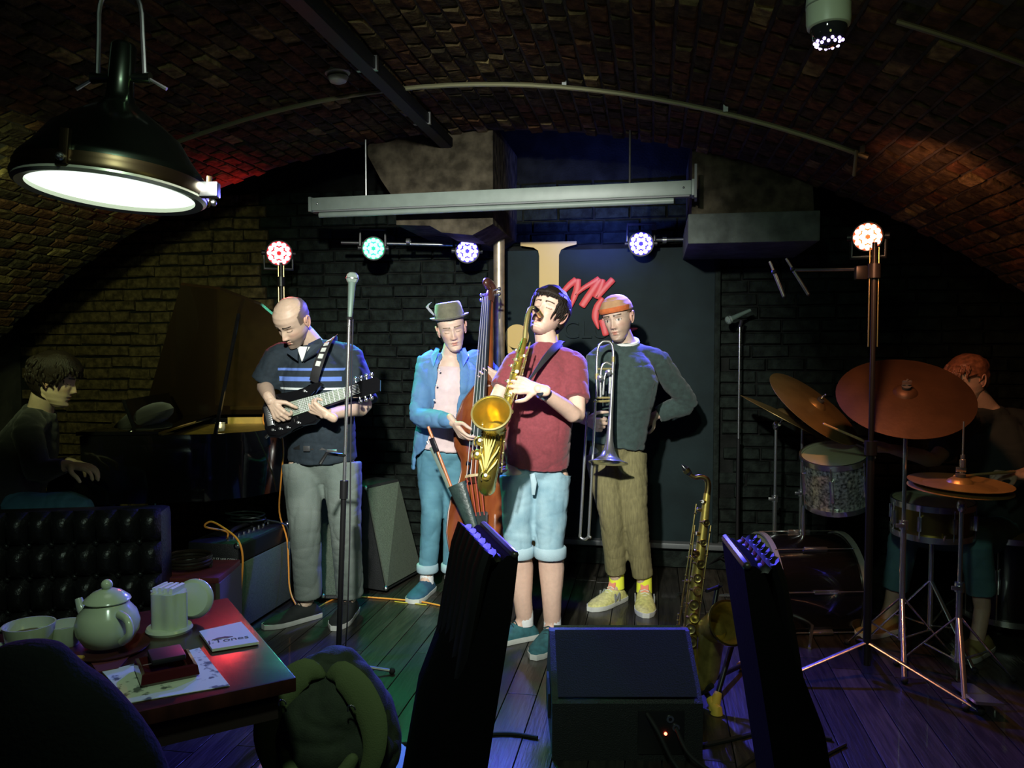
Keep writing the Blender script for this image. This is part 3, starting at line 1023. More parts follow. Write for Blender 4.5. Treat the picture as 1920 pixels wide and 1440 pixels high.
shirt(bst, J, PINK, -.01, .3, name='vest_top', wid=(.156, .124, .152, .114, .163, .12), sh=.05, srad=(.055, .055, .05, .05), amp=.003, seed=21, top=-.055)
CHAMBRAY = mat('blue_chambray', (.075, .19, .36), .85, col2=(.12, .26, .45), scale=9, bump=.25, bscale=300)
# the open overshirt: back, two front panels, sleeves
f = V(J['front']).normalized()
lat = f.cross(V((0, 0, 1)))
def panel(pts0, pts1, th=.012):
    for a, b_ in zip(pts0, pts1):
        pass
b = BM()
pel, wst, chs, nck = (V(J[k]) for k in ('pel', 'waist', 'chest', 'neck'))
rings = []
prof = [(pel - V((0, 0, .13)), .185, .135), (pel, .178, .13), (wst, .172, .126), (chs, .19, .136), (chs.lerp(nck, .62), .165, .11), (nck - V((0, 0, .012)), .085, .082), (nck + V((0, 0, .022)), .074, .076)]
cs = smoothpath([p[0] for p in prof], 3)
rr = lerplist([p[1:] for p in prof], len(cs))
for i, (c, (rx, ry)) in enumerate(zip(cs, rr)):
    u = i / (len(cs) - 1)
    gap = .62 - .25 * math.sin(u * PI) + (.5 if u < .12 else 0)
    row = []
    for off in (0, .016):
        for k in range(29):
            a = gap + (2 * PI - 2 * gap) * k / 28
            aa = a if off == 0 else (2 * PI - a)
            row.append(b.verts.new(c + f * (math.cos(aa) * (ry - off)) + lat * (math.sin(aa) * (rx - off))))
    rings.append(row)
for r0, r1 in zip(rings, rings[1:]):
    skin(b, r0, r1)
b.faces.new(list(reversed(rings[0]))); b.faces.new(rings[-1])
for sd in 'RL':
    s, e, w_ = (V(J[k + sd]) for k in ('sh', 'el', 'wr'))
    tube(b, [s.lerp(chs.lerp(nck, .6), .35), s, s.lerp(e, .5), e, e.lerp(w_, .5), e.lerp(w_, .9)], [.06, .066, .066, .064, .056, .044], n=14, sub=3, round_ends=True)
osh = cloth('overshirt', b, .008, CHAMBRAY, bst, amp=.007, freq=13, seed=23, iters=3)
# collar wings and shirt tail
for q in (-1, 1):
    b = BM()
    c0 = nck + lat * (.055 * q) + f * .05 + V((0, 0, .03))
    prism(b, [c0 + V((0, 0, .012)), c0 + lat * (.03 * q) - f * .05 + V((0, 0, .02)), c0 + lat * (.055 * q) + f * .0 - V((0, 0, .03)), c0 + lat * (.03 * q) + f * .05 - V((0, 0, .09))], f * .006)
    obj('collar', b, CHAMBRAY, osh, smooth=False)
SHELL = mat('shell_button', (.7, .72, .7), .4)
for bp in ((-1.175, 4.331, 1.304), (-1.187, 4.315, 1.221), (-1.203, 4.319, 1.137)):
    part('button', SHELL, osh, ball, bp, .006, 8, 6)
JEAN = denim('mid_blue_denim', (.07, .2, .27), (.13, .32, .4))
tr = trousers(bst, J, JEAN, .84, [.09, .08, .066, .06, .057], amp=.005, seed=25, wid=(.146, .106), waist_up=.0)
b = BM()
for sd in 'RL':
    k, a = V(J['kn' + sd]), V(J['an' + sd])
    e = k.lerp(a, .86)
    tube(b, [e + V((0, 0, .03)), e + V((0, 0, .026)), e - V((0, 0, .012)), e - V((0, 0, .02))], [.058, .063, .064, .058], n=20)
obj('rolled_cuff', b, MATS['pale_denim'], tr, angle=50)
for sd in 'RL':
    a = V(J['an' + sd])
    part('sock', SOCK, bst, tube, [a + V((0, 0, .05)), a - V((0, 0, .03))], [.037, .042], n=14)
    shoe(bst, a, J['toe' + sd], mat('blue_canvas', (.03, .1, .17), .8, var=.2), WHITE_SOLE, ln=.275)
FELT = mat('olive_felt', (.13, .125, .085), .95, var=.15, scale=40, sheen=.3, bump=.15, bscale=250)
b = BM()
hu, hx, hfv = M.to_3x3() @ V((-.02, -.12, 1)), M.to_3x3() @ V((1, 0, 0)), M.to_3x3() @ V((0, 1, 0))
hu.normalize()
c0 = M @ V((0, -.008, .062))
x, y, z = basis(hu, hfv)
rings = []
for r_, h_ in ((.076, -.02), (.082, 0), (.083, .016), (.079, .05), (.073, .08), (.066, .09), (.052, .088), (.02, .078)):
    rings.append(ring(b, c0 + hu * h_, x, y, r_ * 1.0, r_ * 1.2, 28))
for r0, r1 in zip(rings, rings[1:]):
    skin(b, r0, r1)
b.faces.new(rings[-1])
hat = obj('hat', b, FELT, bst, angle=50, label='olive felt trilby')
b = BM()
rings = []
for r_, h_ in ((.08, .0), (.095, -.005), (.109, .0), (.112, .008), (.108, .008), (.095, .003), (.08, .008)):
    row = []
    for k in range(36):
        a = 2 * PI * k / 36
        sw = .008 * math.cos(a) ** 2
        row.append(b.verts.new(c0 + x * (r_ * math.cos(a)) + y * (r_ * 1.16 * math.sin(a)) + hu * (h_ + (sw if r_ > .09 else 0))))
    rings.append(row)
for r0, r1 in zip(rings, rings[1:]):
    skin(b, r0, r1)
skin(b, rings[-1], rings[0])
obj('brim', b, FELT, hat, angle=60)
part('hat_band', mat('hat_ribbon', (.08, .08, .06), .7), hat, lathe, [(.0835, .004), (.0855, .006), (.0845, .024), (.082, .026)], c0, hu, n=28)
b = BM()
for k in range(5):
    p0 = c0 - x * .085 + y * .02 + hu * .03
    p0 = c0 + (M.to_3x3() @ V((.085, -.02, .03))) * (1 if (M.to_3x3() @ V((1, 0, 0))).x < 0 else -1)
    tube(b, [p0, p0 + V((-.02 - .006 * k, .0, .03 + .004 * k)), p0 + V((-.045 + .008 * k, 0, .04 + .008 * k))], [.004, .004, .001], n=5, sub=2)
obj('feather', b, mat('grey_feather', (.35, .36, .4), .8), hat)
h = hair_cap(M, lambda t: .2 if abs(t) < 1.45 else (-.02 if abs(t) < 2 else -.06), lambda t, z: .006, wave=.002, sc=.98)
obj('hair', h, mat('sandy_hair', (.1, .06, .03), .6, var=.3), bst, angle=0)

# ---- guitarist looking down at his hands
J = dict(front=(.05, -1, 0), pel=(-1.7, 3.926, 0.899), waist=(-1.699, 3.902, 1.047), chest=(-1.71, 3.879, 1.275), neck=(-1.728, 3.884, 1.445), head=(-1.771, 3.749, 1.561),
         hd_f=(-.26, -.72, -.62), hd_u=(-.1, -.62, .78),
         shR=(-1.895, 3.852, 1.39), elR=(-1.97, 3.832, 1.236), wrR=(-1.81, 3.583, 1.171), shL=(-1.566, 3.971, 1.389), elL=(-1.453, 3.898, 1.128), wrL=(-1.549, 3.646, 1.103),
         hipR=(-1.808, 3.914, 0.826), knR=(-1.767, 3.856, 0.51), anR=(-1.782, 3.917, 0.107), hipL=(-1.604, 3.95, 0.826), knL=(-1.568, 3.911, 0.506), anL=(-1.588, 4.012, 0.1),
         toeR=(-.62, -.78, 0), toeL=(.05, -1, 0))
gtr, M = figure((0, 0, 0), 'balding guitarist in a navy striped polo shirt looking down at the neck', J, (.62, .45, .33), (.03, .022, .016),
    dict(crop=.8, stubble=.75, scale=1.03), [dict(wrist=J['wrR'], d=(.55, -.1, -.75), nrm=(.2, .95, -.1), side=1, curl=(45, 60, 40), thumb=(30, 20)),
                       dict(wrist=J['wrL'], d=(-.8, -.1, .42), nrm=(.25, .85, .4), side=1, curls=[(12, 25, 15), (45, 55, 35), (60, 60, 40), (65, 60, 40)], thumb=(20, 25), thumb_out=.35)], wid=(.165, .12, .17, .12, .175, .12), group='band members on the stage', arm=1.05)
# polo with woven chest stripes
pm = mat('navy_striped_pique', (.011, .021, .03), .85, var=.15, scale=60, bump=.12, bscale=300)
n_, l_ = pm.node_tree.nodes, pm.node_tree.links
bs = n_['Principled BSDF']
base_src = bs.inputs['Base Color'].links[0].from_socket
geo = n_.new('ShaderNodeTexCoord')
sep = n_.new('ShaderNodeSeparateXYZ')
l_.new(geo.outputs['Object'], sep.inputs[0])
mr = n_.new('ShaderNodeMapRange')
mr.inputs['From Min'].default_value = 1.08
mr.inputs['From Max'].default_value = 1.38
l_.new(sep.outputs['Z'], mr.inputs['Value'])
rp = n_.new('ShaderNodeValToRGB')
rp.color_ramp.interpolation = 'CONSTANT'
NAVY, SKY, WHT = (.02, .035, .05, 0), (.11, .2, .55, 1), (.6, .66, .66, 1)
stops = [(0, NAVY), (.14, SKY), (.19, NAVY), (.3, SKY), (.36, NAVY), (.455, WHT), (.49, NAVY), (.6, SKY), (.675, NAVY), (.775, SKY), (.82, NAVY)]
els = rp.color_ramp.elements
while len(els) < len(stops):
    els.new(.5)
for e, (p_, c_) in zip(els, stops):
    e.position = p_
    e.color = c_
l_.new(mr.outputs[0], rp.inputs['Fac'])
mx = n_.new('ShaderNodeMix')
mx.data_type = 'RGBA'
xs = n_.new('ShaderNodeMath'); xs.operation = 'SUBTRACT'
l_.new(sep.outputs['X'], xs.inputs[0])
chx = V(J['chest']).x
xs.inputs[1].default_value = chx
xa = n_.new('ShaderNodeMath'); xa.operation = 'ABSOLUTE'
l_.new(xs.outputs[0], xa.inputs[0])
xl = n_.new('ShaderNodeMath'); xl.operation = 'LESS_THAN'
l_.new(xa.outputs[0], xl.inputs[0]); xl.inputs[1].default_value = .165
xm = n_.new('ShaderNodeMath'); xm.operation = 'MULTIPLY'
l_.new(xl.outputs[0], xm.inputs[0]); l_.new(rp.outputs['Alpha'], xm.inputs[1])
l_.new(xm.outputs[0], mx.inputs['Factor'])
l_.new(base_src, mx.inputs['A']); l_.new(rp.outputs['Color'], mx.inputs['B'])
l_.new(mx.outputs['Result'], bs.inputs['Base Color'])
gtr['at'] = tuple(gtr.location)
pz = gtr.location
mr.inputs['From Min'].default_value -= pz.z
mr.inputs['From Max'].default_value -= pz.z
xs.inputs[1].default_value -= pz.x
shirt(gtr, J, pm, .05, .95, name='polo_shirt', wid=(.182, .135, .186, .134, .19, .13), srad=(.076, .08, .07, .06), sh=.068, amp=.006, seed=31)
nk = V(J['neck'])
part('undershirt', mat('white_undershirt', (.7, .72, .68), .9), gtr, prism, [nk + V((-.035, -.1, -.01)), nk + V((.035, -.1, -.012)), nk + V((.006, -.132, -.085))], (0, -.012, 0), smooth=False)
POLO = mat('navy_collar', (.018, .03, .045), .85)
for q in (-1, 1):
    b = BM()
    c0 = nk + V((.03 * q, -.09, .0))
    prism(b, [c0 + V((.03 * q, .06, .03)), c0 + V((.065 * q, .02, .0)), c0 + V((.05 * q, -.035, -.045)), c0 + V((-.015 * q, -.05, -.085)), c0 + V((-.002 * q, -.012, .0))], (0, -.01, .004))
    obj('collar', b, POLO, gtr, smooth=False)
CHINO = mat('grey_green_twill', (.13, .165, .145), .85, col2=(.18, .215, .19), scale=6, bump=.3, bscale=250)
tr = trousers(gtr, J, CHINO, .97, [.106, .098, .084, .078, .075], amp=.0055, seed=33, wid=(.17, .124), freq=11, waist_up=.03)
part('belt', mat('black_belt', (.012, .012, .012), .5), gtr, tube, [V(J['pel']) + V((0, 0, .012)), V(J['pel']) + V((0, 0, .045))], [(.176, .136), (.174, .134)], n=28, up=J['front'])
part('belt_buckle', CHROME, gtr, box, V(J['pel']) + V((-.02, -.145, .02)), (.035, .008, .028), bev=.003)
for sd in 'RL':
    a = V(J['an' + sd])
    shoe(gtr, a, J['toe' + sd], mat('black_canvas', (.014, .018, .017), .8, var=.2), WHITE_SOLE, ln=.295, wd=.054, lace=mat('black_lace', (.02, .02, .02), .8))

# ---- pianist in profile at the left
J = dict(front=(.92, .3, 0), pel=(-2.948, 3.249, 0.68), waist=(-2.929, 3.257, 0.797), chest=(-2.876, 3.274, 0.972), neck=(-2.803, 3.274, 1.14), head=(-2.731, 3.273, 1.28),
         hd_f=(.84, .46, -.24), hd_u=(.22, .1, .97),
         shR=(-2.754, 3.137, 1.06), elR=(-2.683, 3.111, 0.874), wrR=(-2.56, 3.144, 0.906), shL=(-2.954, 3.426, 1.028), elL=(-2.954, 3.468, 0.828), wrL=(-2.784, 3.449, 0.867),
         hipR=(-2.859, 3.163, 0.685), knR=(-2.539, 3.179, 0.694), anR=(-2.584, 3.218, 0.372), hipL=(-3.016, 3.337, 0.655), knL=(-2.767, 3.442, 0.649), anL=(-2.815, 3.471, 0.341),
         toeR=(1, .1, 0), toeL=(1, .1, 0))
pno, M = figure((0, 0, 0), 'pianist in a black sweater seated in profile with hands on the keys', J, (.6, .44, .32), (.03, .02, .014),
    dict(scale=1.0), [dict(wrist=J['wrR'], d=(.93, .15, -.12), nrm=(0, .1, -1), side=-1, curl=(15, 35, 25)),
              dict(wrist=J['wrL'], d=(.95, -.1, -.2), nrm=(0, 0, -1), side=1, curl=(15, 35, 25))], wid=(.15, .115, .15, .11, .165, .115), group='band members on the stage')
shirt(pno, J, mat('black_knit', (.012, .014, .017), .9, sheen=.2, bump=.2, bscale=250), .08, 1.9, name='sweater', amp=.006, seed=41, srad=(.072, .066, .06, .052))
trousers(pno, J, denim('dark_blue_denim', (.03, .1, .16), (.05, .15, .22)), .9, [.095, .085, .072, .064, .06], amp=.005, seed=43, wid=(.16, .13))
for sd in 'RL':
    shoe(pno, J['an' + sd], J['toe' + sd], MATS['black_canvas'], RUBBER)
def line(t):
    a = abs(t)
    return .05 if a < .8 else (.05 - (a - .8) * .11 if a < 1.4 else (-.02 if a < 1.9 else -.085))
h = hair_cap(M, line, lambda t, z: .02 + .005 * math.cos(t), seed=12, wave=.011, freq=28)
locks(h, M, 110, None, (.0, .1), (-3.1, 3.1), (.03, .06), rad=.006, out=.02, seed=15)
bmesh.ops.delete(h, geom=[v for v in h.verts if (M.inverted() @ v.co).y > .06 and (M.inverted() @ v.co).z < .03], context='VERTS')
obj('hair', h, HAIR, pno, angle=0)

# ---- drummer in the dark at the right
J = dict(front=(-.75, -.65, 0), pel=(1.724, 4.482, 0.508), waist=(1.738, 4.482, 0.689), chest=(1.744, 4.473, 0.926), neck=(1.685, 4.451, 1.112), head=(1.571, 4.387, 1.266),
         hd_f=(-.85, -.4, -.3), hd_u=(-.2, -.1, .97),
         shR=(1.537, 4.301, 1.062), elR=(1.34, 4.136, 0.888), wrR=(1.119, 4.039, 0.947), shL=(1.888, 4.484, 1.051), elL=(1.932, 4.33, 0.833), wrL=(1.666, 4.049, 0.833),
         hipR=(1.603, 4.358, 0.489), knR=(1.249, 4.225, 0.506), anR=(1.19, 4.24, 0.148), hipL=(1.793, 4.462, 0.473), knL=(1.485, 4.004, 0.541), anL=(1.525, 4.017, 0.212),
         toeR=(-.8, -.5, 0), toeL=(-.7, -.7, 0))
drm, M = figure((0, 0, 0), 'drummer in a dark t-shirt bent over the drum kit, stick in hand', J, (.5, .35, .25), (.04, .025, .015),
    dict(), [dict(wrist=J['wrR'], d=(-.97, -.1, .15), nrm=(0, .5, -.85), side=-1, curl=(55, 60, 40), thumb=(20, 10)),
              dict(wrist=J['wrL'], d=(-.9, -.2, .05), nrm=(0, .3, -.95), side=1, curl=(50, 60, 40))], wid=(.16, .12, .16, .115, .175, .12), group='band members on the stage')
shirt(drm, J, mat('black_green_jersey', (.016, .024, .022), .9), .08, .8, name='t_shirt', amp=.006, seed=51)
trousers(drm, J, denim('teal_denim', (.05, .13, .14), (.08, .19, .2)), .8, [.1, .09, .076, .068, .064], amp=.005, seed=53, wid=(.17, .13))
for sd in 'RL':
    shoe(drm, J['an' + sd], J['toe' + sd], mat('tan_canvas', (.3, .24, .08), .8), WHITE_SOLE)
def line(t):
    a = abs(t)
    return .055 if a < .9 else (.03 if a < 1.4 else (-.01 if a < 1.9 else -.06))
h = hair_cap(M, line, lambda t, z: .014, seed=22, wave=.006)
locks(h, M, 70, None, (.06, .1), (-1.6, 1.6), (.02, .04), rad=.005, out=.02, seed=25)
obj('hair', h, mat('auburn_hair', (.2, .08, .04), .5, var=.4, scale=50), drm, angle=0)

# ---------------------------------------------------------------- instruments in hand
GOLD = mat('gold_lacquer', (.72, .55, .1), .27, .88, var=.12, scale=25)
BRIGHTGOLD = mat('bright_brass', (.88, .74, .3), .24, .85)
OLDBRASS = mat('aged_brass', (.55, .43, .11), .36, .75, var=.3, scale=20)
PEARL = mat('pearl_touch', (.85, .83, .78), .25)
EBON = mat('ebonite', (.01, .01, .014), .2)

def saxophone(root, path, radii, flare, flare_ax, rim, m, mk, front, neck, neck_r, mouth, keys, side_rods, hint):
    """conical body with bow, flared bell, gooseneck, mouthpiece, key cups, rods and guard"""
    b = BM()
    tube(b, path, radii, n=20, sub=4, cap=False)
    obj('body_tube', b, m, root)
    e = V(path[-1])
    fa = V(flare_ax).normalized()
    b = BM()
    r0 = radii[-1]
    prof = [(r0, -.01), (r0 * 1.04, .01), (r0 * 1.12, .03), (r0 * 1.28, flare * .7), (rim * .93, flare * .93), (rim, flare), (rim + .003, flare + .001), (rim + .003, flare + .006), (rim - .002, flare + .006), (rim * .9, flare * .95), (r0 * 1.22, flare * .7), (r0 * 1.06, .03), (r0 * .98, .0), (r0 * .8, -.06), (r0 * .3, -.1)]
    lathe(b, prof, e, fa, n=40)
    bell = obj('bell', b, m, root, angle=60)
    part('bell_rim', mk, bell, lathe, [(rim - .001, flare - .003), (rim + .006, flare), (rim + .006, flare + .008), (rim - .001, flare + .009), (rim - .001, flare - .003)], e, fa, n=40)
    part('neck', mk, root, tube, neck, neck_r, n=12, sub=5)
    b = BM()
    tube(b, mouth, [.011, .013, .0125, .008, .003], n=12, sub=2)
    mp = obj('mouthpiece', b, EBON, root)
    a, c = V(mouth[1]), V(mouth[2])
    part('ligature', mk, mp, tube, [a, c], .0146, n=14)
    for i, (u, r, off, lift) in enumerate(keys):
        k = min(int(u * (len(path) - 1)), len(path) - 2)
        t = u * (len(path) - 1) - k
        p0, p1 = V(path[k]), V(path[k + 1])
        rad = radii[k] * (1 - t) + radii[k + 1] * t
        ax = (p1 - p0).normalized()
        fr = (V(front) - ax * V(front).dot(ax)).normalized()
        sd = ax.cross(fr)
        dirv = (fr * math.cos(R(off)) + sd * math.sin(R(off))).normalized()
        c = p0.lerp(p1, t) + dirv * (rad + lift)
        b = BM()
        lathe(b, [(r, -lift), (r, 0), (r * 1.02, .003), (r * .9, .006), (r * .55, .0045), (.0, .007)], c, dirv, n=16)
        ko = obj('key_cup', b, mk, root, angle=50)
        b = BM()
        tube(b, [c + dirv * .006, c + sd * r * 1.4 + dirv * .004, c + sd * r * 1.9 - dirv * (lift * .5)], .0028, n=6)
        obj('key_arm', b, mk, ko)
        if r < .0105:
            part('pearl', PEARL, ko, lathe, [(r * .8, .003), (r * .8, .0065), (0, .0085)], c, dirv, n=12)
    for pts in side_rods:
        b = BM()
        tube(b, pts, .0032, n=7)
        ro = obj('key_rod', b, mk, root)
        n = 4
        for q in range(n):
            part('rod_post', mk, ro, ball, V(pts[0]).lerp(V(pts[-1]), (q + .3) / n), .0055, 8, 6)
    return bell

# saxophonist's horn
sx = thing('saxophone', (-0.701, 3.366, 0.798), 'gold saxophone with engraved bell in the hands of the maroon shirted player', 'saxophone')
path = [(-0.579, 3.62, 1.466), (-0.601, 3.549, 1.336), (-0.633, 3.465, 1.173), (-0.662, 3.381, 0.994), (-0.684, 3.342, 0.883), (-0.687, 3.299, 0.835), (-0.68, 3.24, 0.866), (-0.665, 3.205, 0.927), (-0.647, 3.192, 1.028), (-0.631, 3.178, 1.106)]
rad = [.0125, .016, .022, .027, .032, .035, .037, .039, .044, .051]
FR = (-.1, -1, .1)
keys = [(.05, .008, 60, .008), (.09, .0095, 20, .01), (.13, .01, -20, .012), (.16, .01, 30, .01), (.2, .013, -15, .012), (.225, .01, 45, .01), (.26, .0155, -10, .012), (.29, .0155, 35, .01), (.32, .017, -15, .012), (.36, .018, 30, .012), (.4, .019, -20, .012),
        (.07, .009, -50, .01), (.11, .009, 60, .01), (.18, .0105, -55, .01), (.24, .011, -60, .01), (.3, .012, 70, .01)]
rods = [[(-0.591, 3.577, 1.456), (-0.645, 3.455, 1.209)], [(-0.55, 3.594, 1.452), (-0.593, 3.474, 1.201)], [(-0.559, 3.56, 1.408), (-0.607, 3.44, 1.187)], [(-0.67, 3.122, 1.128), (-0.681, 3.154, 0.999)], [(-0.579, 3.137, 1.111), (-0.613, 3.224, 0.915)]]
saxophone(sx, path, rad, .1, (.02, -.8, .6), .076, GOLD, BRIGHTGOLD, FR,
          [(-0.579, 3.62, 1.457), (-0.578, 3.643, 1.525), (-0.571, 3.667, 1.585), (-0.56, 3.691, 1.613), (-0.545, 3.724, 1.612)], [.0125, .0115, .01, .009, .0085],
          [(-0.549, 3.703, 1.614), (-0.539, 3.735, 1.603), (-0.529, 3.776, 1.582), (-0.525, 3.817, 1.566), (-0.525, 3.857, 1.557)], keys, rods, None)
# two big low key cups beside the bell and the foliage engraved on it
for c, r in (((-0.688, 3.166, 1.048), .021), ((-0.7, 3.171, 0.992), .022), ((-0.668, 3.183, 0.904), .02)):
    b = BM()
    lathe(b, [(r, -.012), (r, 0), (r * 1.03, .003), (r * .85, .007), (r * .3, .006), (0, .008)], c, (-.35, -.9, .25), n=18)
    ko = obj('key_cup', b, GOLD, sx, angle=50)
    part('felt_bumper', PEARL, ko, ball, V(c) + V((.0, -.012, .004)), .008, 10, 8)
    b = BM()
    tube(b, [V(c) + V((-r, -.004, -r)), V(c) + V((-r * 1.1, -.022, 0)), V(c) + V((-r * .6, -.026, r))], .003, n=6, sub=3)
    obj('key_guard', b, BRIGHTGOLD, ko)
bt0, bt1 = V((-0.663, 3.205, 0.931)), V((-0.635, 3.177, 1.089))
axb = (bt1 - bt0).normalized()
frb = (V((-.1, -1, 0)) - axb * V((-.1, -1, 0)).dot(axb)).normalized()
sdb = axb.cross(frb)
def onbell(u, ang):
    r = .0385 + (.0485 - .0385) * u + .0045
    return bt0.lerp(bt1, u) + (frb * math.cos(ang) + sdb * math.sin(ang)) * r
for (u0, a0), (u1, a1), (u2, a2) in (((.05, 0), (.5, .05), (1, .0)), ((.1, .05), (.55, .25), (.95, .5)), ((.1, -.05), (.55, -.2), (.95, -.5)), ((.05, .1), (.4, .5), (.7, .95)), ((.05, -.1), (.4, -.5), (.7, -.95)), ((.2, .0), (.6, .1), (1.02, .28)), ((.2, .0), (.6, -.1), (1.02, -.28)), ((-.05, .2), (.15, .6), (.35, 1.0)), ((-.05, -.2), (.15, -.6), (.3, -1.0)), ((.95, .5), (1.04, .62), (.9, .75)), ((.95, -.5), (1.04, -.62), (.9, -.75))):
    b = BM()
    tube(b, [onbell(u0, a0), onbell((u0 + u1) / 2, (a0 * .6 + a1 * .4)), onbell(u1, a1), onbell((u1 + u2) / 2, a1 * .4 + a2 * .6), onbell(u2, a2)], [(.0012, .0012), (.0034, .0018), (.004, .002), (.0032, .0018), (.001, .0012)], n=6, up=frb, sub=3)
    obj('engraved_leaf', b, mat('engraved_brass', (.78, .7, .25), .4, .3), sx)

# tenor on its stand
ts = thing('saxophone', (0.168, 3.222, 0.045), 'aged brass tenor saxophone upright on a floor stand beside the monitor', 'saxophone')
path = [(0.221, 3.327, 0.834), (0.207, 3.308, 0.706), (0.185, 3.277, 0.538), (0.162, 3.245, 0.362), (0.15, 3.216, 0.23), (0.158, 3.193, 0.138), (0.191, 3.188, 0.109), (0.219, 3.184, 0.147), (0.228, 3.18, 0.238), (0.236, 3.165, 0.333)]
rad = [.0135, .018, .023, .028, .033, .037, .04, .043, .047, .053]
keys = [(u, r, o, .012) for u, r, o in ((.03, .008, 10), (.1, .0135, -35), (.135, .009, 30), (.155, .013, -30), (.185, .015, 20), (.21, .017, -30), (.245, .017, -20), (.275, .018, -30), (.31, .02, -20), (.345, .02, -30), (.38, .021, -15), (.42, .022, -25), (.46, .022, -15), (.2, .009, 70), (.26, .009, 65), (.06, .008, 60))]
rods = [[(0.176, 3.277, 0.798), (0.107, 3.192, 0.312)], [(0.234, 3.283, 0.712), (0.185, 3.198, 0.357)], [(0.17, 3.262, 0.715), (0.129, 3.177, 0.34)], [(0.106, 3.185, 0.378), (0.1, 3.18, 0.294)]]
saxophone(ts, path, rad, .12, (.42, -.78, .46), .08, OLDBRASS, mat('dull_brass', (.55, .42, .15), .28, 1, var=.2), (-.35, -.95, 0),
          [(0.221, 3.326, 0.827), (0.225, 3.329, 0.862), (0.219, 3.329, 0.89), (0.195, 3.325, 0.901), (0.169, 3.32, 0.899), (0.148, 3.317, 0.914)], [.0135, .0125, .0115, .0105, .0095, .0085],
          [(0.152, 3.318, 0.912), (0.143, 3.317, 0.921), (0.133, 3.315, 0.932), (0.124, 3.314, 0.942), (0.118, 3.313, 0.951)], keys, rods, None)
st = thing('saxophone_stand', (0.241, 3.214, 0.033), 'black folding saxophone stand with yellow rubber feet under the tenor', 'stand')
b = BM(); tube(b, [(0.148, 3.239, 0.069), (0.188, 3.195, 0.058), (0.234, 3.135, 0.119)], .011, n=10, sub=3); obj('cradle', b, RUBBER, st)
part('upright', BLACKMETAL, st, tube, [(0.194, 3.226, 0.054), (0.273, 3.419, 0.424)], .01, n=10)
part('yoke', RUBBER, st, tube, [(0.223, 3.33, 0.43), (0.279, 3.421, 0.424), (0.281, 3.341, 0.459)], .008, n=8, sub=3)
for k, (p0, p1) in enumerate((((0.205, 3.219, 0.071), (0.254, 3.148, 0.02)), ((0.205, 3.219, 0.071), (0.142, 3.082, 0.02)), ((0.216, 3.252, 0.08), (0.409, 3.632, 0.02)), ((0.332, 3.31, 0.251), (0.247, 3.163, 0.03)))):
    b = BM(); tube(b, [p0, p1], [.012, .01], n=9)
    lg = obj('leg', b, BLACKMETAL, st)
    part('rubber_foot', mat('yellow_rubber', (.7, .5, .06), .7), lg, tube, [V(p1) + (V(p0) - V(p1)).normalized() * .05, V(p1) + V((0, 0, .0)), V(p1) - V((0, 0, .018))], [.016, .022, .024], n=12)

# trombone
tb = thing('trombone', (-0.348, 4.164, 0.427), 'silver trombone with rotary valve held bell down by the man in the orange cap', 'trombone')
SILVER = mat('silver_plate', (.78, .8, .76), .24, .92)
d = 4.2
bx = [(-0.29, 4.207, 1.168), (-0.291, 4.213, 1.322), (-0.286, 4.218, 1.42), (-0.267, 4.223, 1.456), (-0.242, 4.228, 1.462), (-0.217, 4.232, 1.451), (-0.206, 4.232, 1.406), (-0.208, 4.227, 1.294), (-0.217, 4.215, 1.07)]
b = BM(); tube(b, bx, [.0068] * 5 + [.0075, .008, .009, .0125], n=12, sub=4); obj('bell_tube', b, SILVER, tb)
b0, b1 = V((-0.217, 4.215, 1.076)), V((-0.225, 4.173, 0.829))
ax = (b1 - b0).normalized()
L = (b1 - b0).length
lathe_p = [(.0125, 0), (.015, L * .3), (.02, L * .55), (.03, L * .74), (.048, L * .88), (.078, L * .97), (.102, L), (.104, L + .003), (.1, L + .003), (.074, L * .965), (.044, L * .87), (.026, L * .73), (.014, L * .5)]
ax2 = (ax + V((0, -.12, 0))).normalized()
b = BM(); lathe(b, lathe_p, b0, ax2, n=36); obj('bell', b, SILVER, tb, angle=60)
for c in ((-0.206, 4.231, 1.384), (-0.291, 4.212, 1.294)):
    part('ferrule', BRIGHTGOLD, tb, tube, [V(c), V(c) + V((0, 0, -.03))], .0102, n=12)
b = BM(); tube(b, [(-0.27, 4.21, 1.168), (-0.271, 4.215, 1.28), (-0.263, 4.218, 1.331), (-0.244, 4.223, 1.35), (-0.214, 4.228, 1.339)], .0065, n=10, sub=4); obj('valve_loop', b, SILVER, tb)
b = BM(); tube(b, [(-0.257, 4.213, 1.182), (-0.252, 4.217, 1.261), (-0.238, 4.222, 1.305), (-0.224, 4.224, 1.294), (-0.226, 4.219, 1.188)], .006, n=10, sub=4); obj('valve_loop', b, SILVER, tb)
for c in ((-0.27, 4.194, 1.273), (-0.226, 4.203, 1.303)):
    part('rotary_valve', SILVER, tb, lathe, [(0, 0), (.014, 0), (.016, .006), (.016, .024), (.008, .028), (0, .029)], c, (0, -1, 0), n=18)
for y in (692, 746, 752):
    part('brace', BRIGHTGOLD, tb, tube, [(-0.295, 4.206, 1.166) if y == 746 else ((-0.291, 4.213, 1.317) if y == 692 else (-0.306, 4.203, 1.146)), (-0.212, 4.22, 1.166) if y == 746 else ((-0.211, 4.227, 1.317) if y == 692 else (-0.215, 4.219, 1.149))], .006, n=8)
sl0, sl1 = V((-0.295, 4.205, 1.16)), V((-0.326, 4.169, 0.455))
sr0, sr1 = V((-0.343, 4.212, 1.041)), V((-0.372, 4.181, 0.45))
part('slide_tube', SILVER, tb, tube, [sl0, sl0.lerp(sl1, .3), sl1], [.006, .0075, .0075], n=12)
part('slide_tube', SILVER, tb, tube, [sr0, sr0.lerp(sr1, .3), sr1], [.006, .0075, .0075], n=12)
